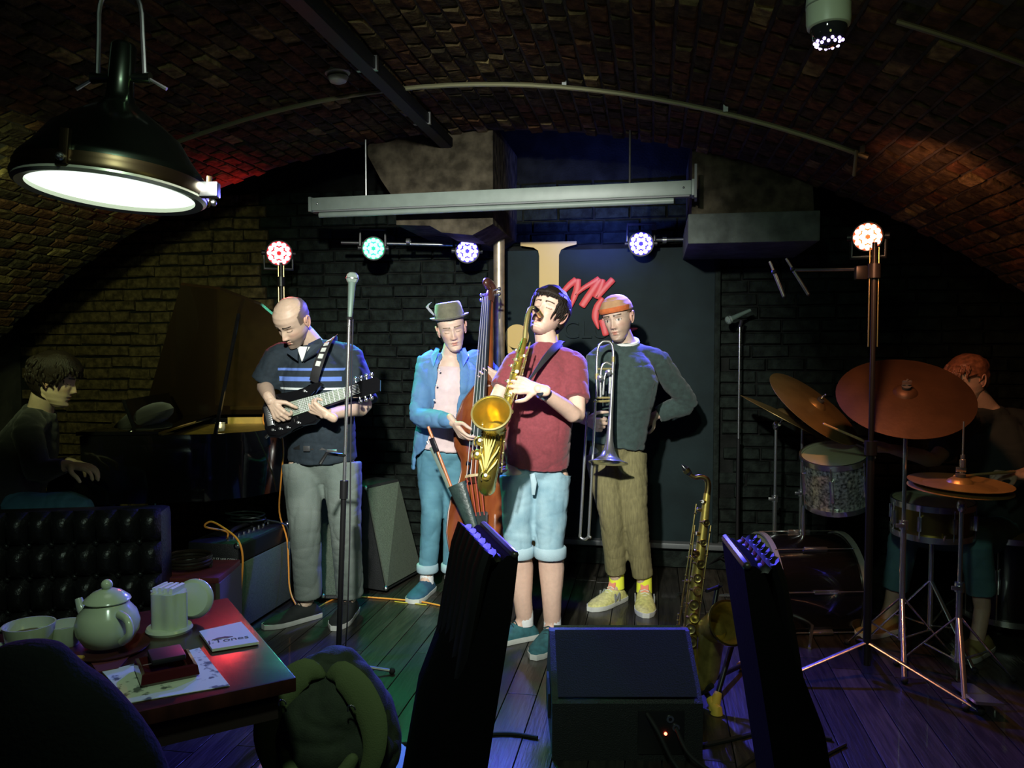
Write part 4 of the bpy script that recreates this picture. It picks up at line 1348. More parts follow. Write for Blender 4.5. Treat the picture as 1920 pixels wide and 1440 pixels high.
b = BM(); tube(b, [sl1, sl1 + V((-.003, 0, -.02)), (sl1 + sr1) / 2 + V((0, 0, -.032)), sr1 + V((.0, 0, -.02)), sr1], .0078, n=10, sub=4)
cr_ = obj('slide_crook', b, SILVER, tb)
part('water_key', CHROME, cr_, ball, sl1 + V((.008, -.01, -.018)), .008, 8, 6)
part('mouthpiece', SILVER, tb, lathe, [(.004, 0), (.005, .03), (.013, .05), (.014, .056), (.009, .054)], (-0.343, 4.212, 1.035), (0.05, 0, 1), n=16)

# double bass
db = thing('double_bass', (-0.929, 4.044, 0.035), 'reddish brown double bass held upright between hat wearer and saxophonist', 'double bass')
nut, brg = V((-0.949, 4.501, 1.722)), V((-0.911, 3.998, 0.775))
U = (nut - brg).normalized()
N = V((-.25, -.97, 0)); N = (N - U * N.dot(U)).normalized()
U = (nut - brg + N * .088).normalized()
N = (N - U * N.dot(U)).normalized()
SS = U.cross(N).normalized()            # to the viewer's side
if SS.x < 0:
    SS = -SS
B0 = brg - N * .163 - U * .45            # foot of the belly
def bp(s, u, n):
    return B0 + SS * (s * .88) + U * u + N * n
half = [(0, 0), (.1, .004), (.2, .03), (.245, .1), (.27, .2), (.262, .31), (.245, .385), (.23, .4), (.222, .42), (.195, .47), (.18, .53), (.185, .59), (.21, .635), (.225, .655), (.235, .675), (.245, .74), (.235, .83), (.19, .93), (.11, 1.01), (.04, 1.045), (0, 1.05)]
sm = half
outl = [(s, u) for s, u in sm] + [(-s, u) for s, u in reversed(sm[1:-1])]
WOODR = mat('red_brown_varnish', (.19, .042, .014), .22, col2=(.3, .09, .022), scale=5, stretch=(3, 3, .7), coat=.7)
def belly(b, n0, dirn):
    cen = (0, .5)
    rings = []
    for k, t in enumerate((1, .96, .8, .5, .2)):
        h = (0, .003, .016, .03, .035)[k] * dirn
        rings.append([b.verts.new(bp(s * t, .5 + (u - .5) * t, n0 + h)) for s, u in outl])
    for p, q in zip(rings, rings[1:]):
        skin(b, p, q)
    b.faces.new(rings[-1])
b = BM(); belly(b, 0, 1); top = obj('belly', b, WOODR, db, angle=60)
b = BM(); belly(b, -.19, -1); obj('back_plate', b, WOODR, db, angle=60)
b = BM()
r0 = [b.verts.new(bp(s * .985, .5 + (u - .5) * .985, .0)) for s, u in outl]
r1 = [b.verts.new(bp(s * .985, .5 + (u - .5) * .985, -.19)) for s, u in outl]
skin(b, r0, r1)
obj('ribs', b, mat('dark_varnish', (.12, .03, .012), .25, coat=.6), db, angle=50)
b = BM(); tube(b, [bp(s, u, .002) for s, u in outl] + [bp(0, 0, .002)], .005, n=6); obj('edge_purfling', b, MATS['dark_varnish'], db)
for q in (-1, 1):
    b = BM(); tube(b, [bp(.13 * q, .56, .03), bp(.1 * q, .545, .035), bp(.11 * q, .49, .034), bp(.135 * q, .43, .032), bp(.15 * q, .37, .028), bp(.13 * q, .355, .031)], [(.012, .003), (.006, .003), (.009, .003), (.009, .003), (.006, .003), (.012, .003)], n=8, up=N, sub=4)
    obj('sound_hole', b, EBON, db)
EBONY = mat('ebony_wood', (.03, .038, .04), .35, var=.2)
b = BM()
prism(b, [bp(-.04, .62, .115), bp(-.024, 1.5, .04), bp(.024, 1.5, .04), bp(.04, .62, .115), bp(.02, .62, .13), bp(-.02, .62, .13)][:4], N * .022)
obj('fingerboard', b, EBONY, db, smooth=False)
b = BM(); tube(b, [bp(0, 1.0, .03), bp(0, 1.12, .015), bp(0, 1.5, .02), bp(0, 1.53, .02)], [(.03, .05), (.024, .03), (.02, .022), (.022, .025)], n=14, up=N, sub=3); obj('neck', b, WOODR, db)
HU = lambda u: 1.5 + (u - 1.5) * .5
b = BM(); tube(b, [bp(0, HU(1.51), .025), bp(0, HU(1.6), .02), bp(0, HU(1.67), .0)], [(.026, .028), (.028, .03), (.022, .03)], n=12, up=N, sub=3)
pbx = obj('peg_box', b, mat('dark_scroll', (.07, .025, .015), .3, coat=.5), db)
b = BM(); tube(b, [bp(0, HU(1.66), .0), bp(0, HU(1.72), -.005), bp(0, HU(1.755), .03), bp(0, HU(1.74), .07), bp(0, HU(1.7), .065), bp(0, HU(1.695), .035), bp(0, HU(1.715), .03)], [.026, .026, .024, .021, .018, .016, .014], n=12, sub=4, round_ends=True); obj('scroll', b, MATS['dark_scroll'], pbx)
for k in range(4):
    q = 1 if k % 2 else -1
    b = BM(); tube(b, [bp(.02 * q, HU(1.57 + .033 * k), .015), bp(.055 * q, HU(1.57 + .033 * k), .015)], .006, n=8)
    pg = obj('tuning_peg', b, CHROME, pbx)
    part('peg_button', CHROME, pg, ball, bp(.066 * q, HU(1.57 + .033 * k), .015), (.012, .018, .012), 10, 8)
b = BM(); prism(b, [bp(-.085, .44, .03), bp(-.07, .44, .07), bp(-.06, .44, .15), bp(-.02, .44, .163), bp(.02, .44, .163), bp(.06, .44, .15), bp(.07, .44, .07), bp(.085, .44, .03), bp(.05, .44, .03), bp(.03, .44, .075), bp(-.03, .44, .075), bp(-.05, .44, .03)], U * .014)
obj('bridge', b, mat('maple_bridge', (.5, .38, .2), .6, var=.15), db, smooth=False)
TAIL = mat('dark_tailpiece', (.025, .035, .033), .35)
b = BM(); prism(b, [bp(-.05, .27, .07), bp(.05, .27, .07), bp(.035, .03, .05), bp(-.035, .03, .05)], N * .02); obj('tailpiece', b, TAIL, db, smooth=False)
STR = mat('steel_string', (.85, .84, .8), .3, .6)
SILK = mat('red_silk', (.45, .07, .05), .7)
for k in range(4):
    s = (-.045, -.015, .015, .045)[k]
    b = BM(); tube(b, [bp(s * .42, 1.52, .075), bp(s, .45, .163 - abs(s) * .2)], .0021, n=6)
    so = obj('string', b, STR, db)
    part('silk_winding', SILK, so, tube, [bp(s, .44, .163 - abs(s) * .2), bp(s * .9, .25, .092)], .0024, n=6)
part('end_pin', STEEL, db, tube, [bp(0, .0, -.09), V(bp(0, 0, -.09)) - U * .11], [.012, .006], n=10)
bx_ = db.location
# quiver at the tailpiece and the bow standing in it
qv = thing('bow_quiver', (-0.89, 3.829, 0.537), 'dark green leather bow quiver strapped to the double bass', 'quiver')
q0, q1 = V((-0.963, 3.866, 0.746)), V((-0.861, 3.823, 0.512))
b = BM(); tube(b, [q0, q0.lerp(q1, .5), q1], [(.05, .02), (.038, .018), (.026, .014)], n=14, up=N, sub=3)
obj('pouch', b, mat('green_leather', (.025, .045, .04), .4, var=.2, bump=.2), qv)
part('strap', mat('quiver_strap', (.02, .02, .02), .5), qv, tube, [q0.lerp(q1, .2) + SS * .03, bp(-.02, .2, .1), bp(.02, .19, .1)], (.012, .003) and [(.012, .003)] * 3, n=8, up=N, sub=3)
part('brass_tip', BRIGHTGOLD, qv, tube, [q1, q1 + (q1 - q0).normalized() * .012], .012, n=10)
bw = thing('bass_bow', (-1.005, 3.878, 0.724), 'orange brown double bass bow standing in the quiver', 'bow')
w0, w1 = V((-1.127, 3.931, 1.026)), V((-0.992, 3.88, 0.724))
wd = (w1 - w0).normalized()
part('stick', mat('pernambuco', (.5, .16, .05), .3, coat=.5), bw, tube, [w0, w1, w1 + wd * .1], [.008, .008, .007], n=10)
part('frog', EBON, bw, box, w0.lerp(w1, .28) + V((.0, -.012, -.006)), (.026, .02, .075), rot=frame(x=wd.cross(V((0, -1, 0))), z=wd), bev=.003)
part('hair_ribbon', mat('horsehair', (.12, .16, .13), .7), bw, tube, [w0.lerp(w1, .3) + V((-.022, -.005, -.012)), w1 + V((-.014, 0, 0))], [(.009, .002)] * 2, n=6, up=(0, -1, 0))
part('end_screw', CHROME, bw, tube, [w0.lerp(w1, .28) + V((-.03, -.01, .0)), w0.lerp(w1, .28) + V((-.038, -.01, .012))], .006, n=8)

# electric bass guitar
eg = thing('electric_guitar', (-1.699, 3.645, 0.979), 'black seven string guitar with a pale fretboard played by the navy polo man', 'guitar')
g0, g1 = V((-1.806, 3.652, 1.104)), V((-1.452, 3.719, 1.209))
GU = (g1 - g0).normalized()
GN = V((.0, -1, .22)); GN = (GN - GU * GN.dot(GU)).normalized()
GS = GN.cross(GU).normalized()
if GS.z < 0:
    GS = -GS
Lg = (g1 - g0).length / .92
def gp(u, s, n=0):
    return g0 + GU * (u * .92) + GS * (s * .8) + GN * n
og = [(-.07, -.02), (-.075, .06), (-.04, .115), (.03, .12), (.08, .1), (.13, .095), (.2, .12), (.255, .12), (.27, .1), (.22, .07), (.17, .045), (.165, -.04), (.19, -.085), (.21, -.105), (.18, -.125), (.12, -.115), (.08, -.11), (.04, -.13), (-.02, -.15), (-.07, -.125), (-.085, -.07)]
b = BM(); prism(b, [gp(u, s, -.022) for u, s in og], GN * .04)
bmesh.ops.bevel(b, geom=[e for e in b.edges if abs((e.verts[0].co - e.verts[1].co).normalized().dot(GN)) < .3], offset=.008, segments=2, affect='EDGES')
gb = obj('body', b, GLOSS, eg, angle=35)
b = BM(); prism(b, [gp(.05, .042, .024), gp(Lg, .034, .024), gp(Lg, -.034, .024), gp(.05, -.05, .024)], GN * .008); obj('fretboard', b, mat('pale_maple_board', (.2, .26, .19), .4, var=.1), eg, smooth=False)
b = BM(); tube(b, [gp(.12, -.003, .01), gp(Lg, 0, .012)], [(.042, .016), (.032, .013)], n=12, up=GN); obj('neck', b, BLACK, eg)
for k in range(17):
    u = .12 + (Lg - .12) * (1 - 2 ** (-k / 7.0)) / (1 - 2 ** (-17 / 7.0))
    u = Lg - (u - .12)
    t = (u - .05) / (Lg - .05)
    part('fret', STEEL, eg, tube, [gp(u, .041 * (1 - t) + .033 * t, .033), gp(u, -.049 * (1 - t) - .033 * t, .033)], .0016, n=5)
for k in range(7):
    q = (k - 3) / 3
    part('string', STR, eg, tube, [gp(-.04, q * .036 - .003, .04), gp(Lg + .05, q * .027, .036)], .0013, n=5)
b = BM(); prism(b, [gp(Lg, .036, .0), gp(Lg + .06, .05, .0), gp(Lg + .15, .045, .0), gp(Lg + .165, .02, 0), gp(Lg + .15, -.045, .0), gp(Lg + .05, -.05, .0), gp(Lg, -.036, .0)], GN * .016)
hs = obj('headstock', b, GLOSS, eg, smooth=False)
for k in range(7):
    q = 1 if k < 4 else -1
    u = Lg + .035 + .03 * (k if k < 4 else k - 4)
    tp = part('tuner', CHROME, hs, tube, [gp(u, .046 * q, .008), gp(u, .066 * q, .008)], .004, n=8)
    bb = BM(); ball(bb, gp(u, .072 * q, .008), (.011, .008, .011), 10, 8); me = obj('tuner_button', bb, CHROME, hs)
for u in (.0, .035):
    part('pickup', BLACK, gb, box, gp(u, -.004, .024), (.022, .1, .012), rot=frame(x=GU, z=GN), bev=.002)
part('bridge_plate', STEEL, gb, box, gp(-.045, -.004, .024), (.03, .1, .014), rot=frame(x=GU, z=GN), bev=.002)
for u, s in ((.0, -.1), (.04, -.105), (-.04, -.095), (.1, -.095), (.17, .085)):
    part('control_knob', CHROME, gb, lathe, [(0, 0), (.008, 0), (.007, .012), (0, .013)], gp(u, s, .018), GN, n=12)
# strap with white woven squares
stp = [(-1.662, 4.049, 1.463), (-1.634, 3.953, 1.478), (-1.615, 3.823, 1.46), (-1.614, 3.739, 1.396), (-1.629, 3.702, 1.315), (-1.646, 3.707, 1.26)]
b = BM(); tube(b, stp, [(.026, .002)] * 6, n=8, up=(-.1, -1, .2), sub=5)
strap = obj('guitar_strap', b, mat('black_woven_strap', (.012, .012, .013), .7), eg)
sp = smoothpath(stp, 7)
for k in range(7, 26, 3):
    c = sp[k]
    t = (sp[k + 1] - sp[k - 1]).normalized()
    part('woven_square', mat('white_weave', (.55, .58, .54), .85), strap, box, c + V((-.1, -1, .2)).normalized() * .004, (.026, .024, .004), rot=frame(x=t, z=(-.1, -1, .2)), smooth=False)
# orange lead from guitar to floor
def cable(name, pts, r, m, label, cat='cable', sub=5):
    b = BM(); tube(b, pts, r, n=7, sub=sub)
    return tag(obj(name, b, m, None), label, cat)
ORANGE = mat('orange_jacket', (.85, .32, .04), .5)
gl = cable('guitar_lead', [gp(-.075, -.1, -.01), (-1.854, 3.65, 1.02), (-1.892, 3.665, 1.065), (-1.911, 3.736, 1.123), (-1.903, 3.836, 1.05), (-1.936, 3.965, 0.895), (-1.992, 4.049, 0.709), (-2.018, 4.077, 0.526), (-1.985, 4.096, 0.375), (-1.966, 4.073, 0.233), (-1.942, 4.032, 0.128), (-1.889, 3.978, 0.065), (-1.819, 3.976, 0.006), (-1.742, 4.271, 0.006), (-1.368, 4.288, 0.006), (-1.236, 4.263, 0.006), (-1.081, 4.197, 0.006)], .0045, ORANGE, 'orange lead running from the guitar down past the amplifier to the floor')
part('jack_plug', CHROME, gl, tube, [gp(-.07, -.1, -.01), gp(-.1, -.115, -.02)], .007, n=10)

# ---------------------------------------------------------------- grand piano
gpn = thing('grand_piano', (-2.349, 3.762, 0.466), 'black grand piano with raised lid behind the sofa and the guitarist', 'piano')
zt = .985
k0 = V((-2.819, 3.55, 1.002)); k0.z = 0
PX_ = V((.985, .174, 0)) * 1 + V((0, .1, 0)); PX_.normalize()        # keyboard to tail
PY_ = V((-PX_.y, PX_.x, 0))                                          # treble side to bass side
def pp(u, v, z):
    return k0 + PX_ * (u * .8) + PY_ * v + V((0, 0, z))
case = [(0, 0), (.35, 0), (.75, .03), (1.0, .14), (1.2, .36), (1.36, .5), (1.52, .62), (1.58, .8), (1.52, .98), (1.38, 1.06), (0, 1.06)]
def piano_outline(n=3):
    out = []
    for (a, b_) in zip(case, case[1:] + case[:1]):
        out.append(a)
    return out
b = BM()
o_ = [pp(u, v, .64) for u, v in case]
prism(b, o_, (0, 0, .3))
obj('case_rim', b, GLOSS, gpn, angle=35)
b = BM()
r0, r1, r2, r3 = ([b.verts.new(pp(.8 + (u - .8) * k, .53 + (v - .53) * k, z)) for u, v in case] for k, z in ((1, .94), (1.004, zt), (.965, zt), (.96, .94)))
skin(b, r0, r1); skin(b, r1, r2); skin(b, r2, r3)
obj('rim_top', b, GLOSS, gpn, angle=30)
b = BM(); prism(b, [pp(.8 + (u - .8) * .95, .53 + (v - .53) * .95, .945) for u, v in case[1:-1]] + [pp(.4, 1.0, .945)], (0, 0, .006)); obj('soundboard', b, mat('gilded_plate', (.45, .28, .06), .4, .4, var=.2), gpn)
b = BM(); box(b, pp(1.05, 1.02, .968), (.75, .02, .045), rot=frame(x=PX_, z=(0, 0, 1))); obj('inner_rim_veneer', b, mat('honey_veneer', (.5, .32, .06), .4, var=.1), gpn)
b = BM(); box(b, pp(-.08, .53, .66), (.2, 1.06, .06), rot=frame(x=PX_, z=(0, 0, 1)), bev=.006); obj('key_bed', b, GLOSS, gpn)
for v in (-.0, 1.03):
    b = BM(); box(b, pp(-.08, v + .015, .74), (.2, .05, .2), rot=frame(x=PX_, z=(0, 0, 1)), bev=.012); obj('cheek_arm', b, GLOSS, gpn)
b = BM(); box(b, pp(.03, .53, .8), (.02, .98, .2), rot=frame(x=PX_, z=(0, 0, 1))); obj('fall_board', b, GLOSS, gpn)
IV = mat('ivory_key', (.7, .68, .6), .3)
for k in range(36):
    part('white_key', IV, gpn, box, pp(-.09, .06 + .0264 * k, .7), (.15, .025, .02), rot=frame(x=PX_, z=(0, 0, 1)), smooth=False)
b = BM()
for k in range(36):
    if k % 7 not in (2, 6):
        box(b, pp(-.065, .073 + .0264 * k, .715), (.095, .012, .016), rot=frame(x=PX_, z=(0, 0, 1)))
obj('black_key_set', b, EBON, gpn, smooth=False, kind='stuff')
b = BM(); box(b, pp(.22, .53, 1.06), (.02, .7, .2), rot=frame(x=PX_ + V((0, 0, .35)), z=V((0, 0, 1)) - PX_ * .35), bev=.004); obj('music_desk', b, GLOSS, gpn)
b = BM(); tube(b, [pp(.12, .25, 1.0), pp(.2, .3, 1.04), pp(.25, .5, 1.06), pp(.2, .75, 1.05)], [(.05, .03), (.09, .05), (.1, .06), (.04, .03)], n=12, sub=3, round_ends=True)
jk = tag(obj('folded_jacket', b, mat('black_cloth', (.01, .01, .011), .95, sheen=.2), None), 'black jacket bundled on top of the grand piano by the music desk', 'jacket')
# lid, hinged on the bass side and propped open
ca, sa = math.cos(R(46)), math.sin(R(46))
def lidp(u, v, n=0):
    w = (1.06 - v)
    return pp(u, 1.06 - w * ca - n * sa, zt + w * sa - n * ca * -1 + 0) if False else pp(u, 1.06 - w * ca + n * sa, zt + .02 + w * sa + n * ca)
b = BM()
lid_o = [(.5, .0), (.75, .03), (1.0, .14), (1.2, .36), (1.36, .5), (1.52, .62), (1.58, .8), (1.52, .98), (1.38, 1.06), (-.08, 1.06)]
a_ = [b.verts.new(lidp(u, v, 0)) for u, v in lid_o]
c_ = [b.verts.new(lidp(u, v, .022)) for u, v in lid_o]
b.faces.new(a_); b.faces.new(list(reversed(c_))); skin(b, c_, a_)
obj('lid', b, mat('lid_lacquer', (.02, .012, .006), .12, coat=.7), gpn, smooth=False)
b = BM(); box(b, pp(.22, .53, zt + .012), (.4, 1.05, .02), rot=frame(x=PX_, z=(0, 0, 1)), bev=.004); obj('front_lid', b, GLOSS, gpn)
part('prop_stick', GLOSS, gpn, tube, [pp(.8, .06, zt), lidp(.84, .2, -.01)], .011, n=8)
for u, v in ((.1, .1), (.1, .95), (1.3, .72)):
    b = BM(); lathe(b, [(.065, .64), (.06, .55), (.04, .3), (.035, .14), (.05, .1), (.045, .06), (.02, .055)], pp(u, v, 0), n=16)
    lg = obj('leg', b, GLOSS, gpn)
    part('caster', BRIGHTGOLD, lg, lathe, [(0, 0.0), (.025, 0), (.028, .03), (.02, .058), (0, .058)], pp(u, v, 0), n=14)
b = BM()
for v in (.5, .56):
    tube(b, [pp(.2, v, .64), pp(.2, v, .14)], .012, n=8)
box(b, pp(.2, .53, .12), (.08, .2, .05), rot=frame(x=PX_, z=(0, 0, 1)), bev=.008); obj('pedal_lyre', b, GLOSS, gpn)
# candle glass on the piano
cg = thing('candle_glass', (-2.299, 3.966, 0.986), 'small lit candle glass glowing on the piano rim', 'candle')
cb = V((-2.299, 3.966, 0.98))
part('glass_cup', mat('frosted_glass', (.8, .8, .75), .3, trans=.6), cg, lathe, [(.0, 0), (.022, 0), (.026, .015), (.024, .04), (.028, .045), (.026, .045), (.022, .04), (.023, .016), (.0, .004)], cb, n=20)
part('flame', mat('candle_flame', (1, .85, .45), emit=6), cg, ball, cb + V((0, 0, .032)), (.008, .008, .016), 10, 8)

# piano bench
bn = thing('piano_bench', (-2.926, 3.239, 0.361), 'black padded bench under the pianist', 'bench')
bc = V((-2.932, 3.248, 0.598)); bc.z = 0
b = BM(); box(b, bc + V((.05, 0, .5)), (.34, .6, .09), bev=.025); obj('cushion', b, mat('black_leather', (.012, .012, .012), .35, bump=.15, bscale=120), bn)
for i in (-1, 1):
    for j in (-1, 1):
        part('leg', GLOSS, bn, box, bc + V((.05 + .13 * i, .25 * j, .23)), (.04, .04, .46), bev=.004)

# ---------------------------------------------------------------- tufted sofa between the table and the piano
LEATHER = mat('sofa_leather', (.011, .011, .011), .32, bump=.25, bscale=90, spec=.4)
s0, s1 = V((-2.575, 2.467, 0.812)), V((-1.837, 2.718, 0.795)); s0.z = s1.z = 0
SX = (s1 - s0).normalized(); SL = (s1 - s0).length
SY = V((-SX.y, SX.x, 0))
sofa = thing('tufted_sofa', (s0 + s1) / 2, 'black leather sofa with a deep buttoned back beside the amplifier', 'sofa')
def sp_(u, v, z):
    return s0 + SX * u + SY * v + V((0, 0, z))
b = BM(); box(b, sp_(SL / 2, .13, .44), (SL, .16, .72), rot=frame(x=SX, z=(0, 0, 1)), bev=.03); obj('back_frame', b, LEATHER, sofa)
for r_ in range(5):
    for k in range(10):
        cw = SL / 10
        c = sp_(cw * (k + .5 + (.0 if r_ % 2 else .0)), .04, .75 - .125 * r_)
        b = BM()
        n_ = 6
        g = [[None] * (n_ + 1) for _ in range(n_ + 1)]
        for i in range(n_ + 1):
            for j in range(n_ + 1):
                u, v = i / n_ * 2 - 1, j / n_ * 2 - 1
                h = .05 * (max(0, 1 - abs(u) ** 2.4) * max(0, 1 - abs(v) ** 2.4)) ** .5
                g[i][j] = b.verts.new(c + SX * (u * cw / 2) + V((0, 0, v * .0625)) - SY * h)
        for i in range(n_):
            for j in range(n_):
                b.faces.new((g[i][j], g[i + 1][j], g[i + 1][j + 1], g[i][j + 1]))
        pdl = obj('padded_tuft', b, LEATHER, sofa, angle=0)
        if r_ < 4 and k < 9:
            part('tuft_button', LEATHER, pdl, ball, c + SX * cw / 2 - V((0, 0, .0625)) - SY * .006, .012, 8, 6)
b = BM(); box(b, sp_(SL / 2, -.28, .34), (SL - .02, .6, .16), rot=frame(x=SX, z=(0, 0, 1)), bev=.04); obj('seat_cushion', b, LEATHER, sofa)
b = BM(); box(b, sp_(SL / 2, -.2, .17), (SL - .04, .7, .18), rot=frame(x=SX, z=(0, 0, 1)), bev=.01); obj('seat_base', b, LEATHER, sofa)
for u in (.06, SL - .06):
    for v in (-.5, .12):
        part('foot', BLACK, sofa, box, sp_(u, v, .04), (.06, .06, .08))

# ---------------------------------------------------------------- combo amplifier
a0, a1 = V((-2.019, 3.647, 0)), V((-2.001, 4.186, 0))
AX = (a1 - a0).normalized(); AW = (a1 - a0).length
AY = V((-AX.y, AX.x, 0))
amp = thing('guitar_amplifier', (a0 + a1) / 2, 'black combo amplifier with dark grille cloth and a panel of text, left of the guitarist', 'amplifier')
def ap(u, v, z):
    return a0 + AX * u + AY * v + V((0, 0, z))
ra = frame(x=AX, z=(0, 0, 1))
TOLEX = mat('black_tolex', (.014, .015, .015), .5, bump=.4, bscale=250)
b = BM(); box(b, ap(AW / 2, .15, .235), (AW, .28, .43), rot=ra, bev=.012); obj('cabinet', b, TOLEX, amp)
b = BM(); box(b, ap(AW / 2, .004, .185), (AW - .03, .014, .33), rot=ra, bev=.004); obj('grille_cloth', b, mat('speaker_cloth', (.085, .105, .075), .9, var=.25, scale=160, bump=.4, bscale=500), amp)
b = BM(); box(b, ap(AW / 2, .006, .4), (AW - .02, .016, .085), rot=ra, bev=.004); obj('control_panel', b, BLACKMETAL, amp)
for k in range(9):
    part('control_knob', STEEL, amp, lathe, [(0, 0), (.009, 0), (.008, .014), (0, .015)], ap(.06 + .05 * k, .1, .45), (0, 0, 1), n=12)
part('handle', RUBBER, amp, tube, [ap(AW * .3, .15, .45), ap(AW * .35, .15, .475), ap(AW * .65, .15, .475), ap(AW * .7, .15, .45)], .01, n=8, sub=3)
for u in (.0, AW):
    for z in (.02, .45):
        part('corner_guard', STEEL, amp, ball, ap(u + (.012 if u == 0 else -.012), .02, z + (.012 if z < .1 else -.012)), .02, 8, 6)
for u in (.05, AW - .05):
    for v in (.05, .25):
        part('foot', RUBBER, amp, lathe, [(0, 0), (.018, 0), (.02, .022), (0, .022)], ap(u, v, 0), n=10)
PRINT = mat('panel_print', (.8, .84, .78), .7)
side_o = ap(-.003, .15, .3)
def side_m(v, z, up=0):
    return m4(ap(-.003, v, z), -AY, -AX)
text_mesh('CAUSER LYBRARY ST JAM CORN', .0185, side_m(.15, .37), m=PRINT, parent=amp)
text_mesh('INSTRUMENT AMPLIFIER COMBO SERIES', .0115, side_m(.14, .335), m=PRINT, parent=amp)
text_mesh('TO AVOID RISK KEEP COVER CLOSED', .0115, side_m(.135, .312), m=PRINT, parent=amp)
text_mesh('NO SERVICE PARTS INSIDE', .0115, side_m(.13, .288), m=PRINT, parent=amp)
cable('amplifier_lead', [ap(.05, .1, .462), ap(.045, .1, .5), (-2.171, 3.593, 0.544), (-2.143, 3.599, 0.57), (-2.065, 3.582, 0.545), (-1.967, 3.536, 0.502), (-1.933, 3.518, 0.423), (-1.94, 3.511, 0.282), (-1.964, 3.521, 0.147), (-2.032, 3.64, 0.01)], .005, ORANGE, 'orange lead arching out of the amplifier top and down its front')
cc = BM()
cp0 = ap(AW * .68, .17, .468)
pts = []
for k in range(40):
    a = k * .42
    pts.append(cp0 + V((.1 * math.cos(a) * (1 + .1 * math.sin(k)), .07 * math.sin(a), .012 + .0012 * k)))
pts += [ap(AW * .8, .02, .47), ap(AW * .82, -.03, .43), ap(AW * .83, -.032, .36)]
tube(cc, pts, .0045, n=6, sub=2)
cl_ = tag(obj('coiled_cable', cc, mat('green_black_cable', (.02, .03, .025), .4), None), 'dark cable coiled on the amplifier top with its plug hanging down', 'cable')
part('jack_plug', CHROME, cl_, tube, [pts[-1], V(pts[-1]) - V((0, 0, .03)), V(pts[-1]) - V((0, 0, .05)), V(pts[-1]) - V((0, 0, .075))], [.007, .008, .004, .004], n=10)
# red topped stool with a coil of cable and a little framed card, in front of the amplifier's side
c0 = V((-1.865, 3.003, 0.458)); c0.z = 0
stl = thing('red_crate', c0, 'dark red crate with a brighter red edge beside the amplifier', 'crate')
rc = frame(x=V((.97, .2, 0)), z=(0, 0, 1))
REDW = mat('red_painted_wood', (.16, .025, .02), .6, var=.2)
zc = .5
for s_, nm in (((0, -.13, zc / 2), 'front_board'), ((0, .13, zc / 2), 'rear_board')):
    b = BM(); box(b, c0 + rc @ V(s_), (.27, .015, zc - .02), rot=rc, bev=.003); obj(nm, b, mat('dark_red_board', (.06, .012, .012), .7, var=.2), stl)
for q in (-1, 1):
    b = BM(); box(b, c0 + rc @ V((.14 * q, 0, zc / 2)), (.018, .28, zc - .02), rot=rc, bev=.003); obj('side_board', b, mat('olive_board', (.09, .08, .045), .7), stl)
b = BM(); box(b, c0 + rc @ V((0, 0, zc)), (.29, .28, .025), rot=rc, bev=.005); obj('top_board', b, REDW, stl)
cc = BM(); pts = [c0 + rc @ V((.085 * math.cos(k * .5) - .02, .08 * math.sin(k * .5), zc + .022 + .0011 * k)) for k in range(46)]
tube(cc, pts, .007, n=6)
tag(obj('coiled_cable', cc, mat('brown_black_cable', (.025, .018, .012), .35), None), 'thick black cable coiled on the red crate', 'cable')
sg = c0 + rc @ V((-.1, -.1, zc + .1))
sgn = thing('framed_card', sg - V((0, 0, .08)), 'small black card with a thin outlined border standing on the red crate', 'card')
rs = frame(x=V((.95, .2, .22)), z=(-.1, -1, .15))
b = BM(); box(b, sg, (.085, .05, .004), rot=rs); obj('board', b, BLACK, sgn, smooth=False)
b = BM()
for i, j, sx_, sy_ in ((0, 1, .08, .002), (0, -1, .08, .002), (1, 0, .002, .045), (-1, 0, .002, .045)):
    box(b, sg + rs @ V((i * .039, j * .0215, .003)), (sx_, sy_, .0015), rot=rs)
obj('border_line', b, PRINT, sgn, smooth=False)
text_mesh('SUPER BEST', .0125, m4(sg + rs @ V((0, 0, .0035)), rs.col[0], rs.col[2]), m=PRINT, parent=sgn)
b = BM(); box(b, sg + V((0, .01, -.05)), (.05, .03, .07)); obj('foot', b, BLACK, sgn, smooth=False)

# ---------------------------------------------------------------- slanted monitors on the stage
CLOTHS = MATS['speaker_cloth']
def wedge(name, pts_front, depth, label, grille=True):
    """pts_front: top-left, top-right, bottom-right, bottom-left of the grille face; depth: vector to the rear"""
    p = [V(q) for q in pts_front]
    root = thing(name, ((p[2] + p[3]) / 2).xy.to_3d(), label, 'speaker')
    b = BM()
    dv = V(depth)
    back = [p[0] + dv * .45, p[1] + dv * .45, p[2] + dv, p[3] + dv]
    a_ = [b.verts.new(q) for q in p]
    c_ = [b.verts.new(q) for q in back]
    b.faces.new(a_); b.faces.new(list(reversed(c_))); skin(b, c_, a_)
    obj('cabinet', b, TOLEX, root, smooth=False)
    n = (p[1] - p[0]).cross(p[3] - p[0]).normalized()
    if n.dot(dv) > 0:
        n = -n
    cen = sum(p, V()) / 4
    b = BM()
    prism(b, [cen + (q - cen) * .94 for q in p], n * .012)
    obj('grille_cloth', b, CLOTHS, root, smooth=False)
    for q in (p[0], p[3]):
        part('corner_guard', STEEL, root, ball, q + (cen - q) * .04 + n * .004, .016, 8, 6)
    return root
wedge('stage_monitor', [(-1.683, 4.495, 0.607), (-1.55, 4.723, 0.619), (-1.435, 4.834, 0.02), (-1.521, 4.387, 0.02)], (-.36, .1, 0), 'slanted stage speaker with grey grille between guitarist and bass player')
wedge('stage_monitor', [(-1.948, 4.415, 0.54), (-1.861, 4.431, 0.556), (-1.718, 4.211, 0.02), (-1.818, 4.193, 0.02)], (.05, .3, 0), 'narrow dark speaker seen between the guitarist\'s legs')

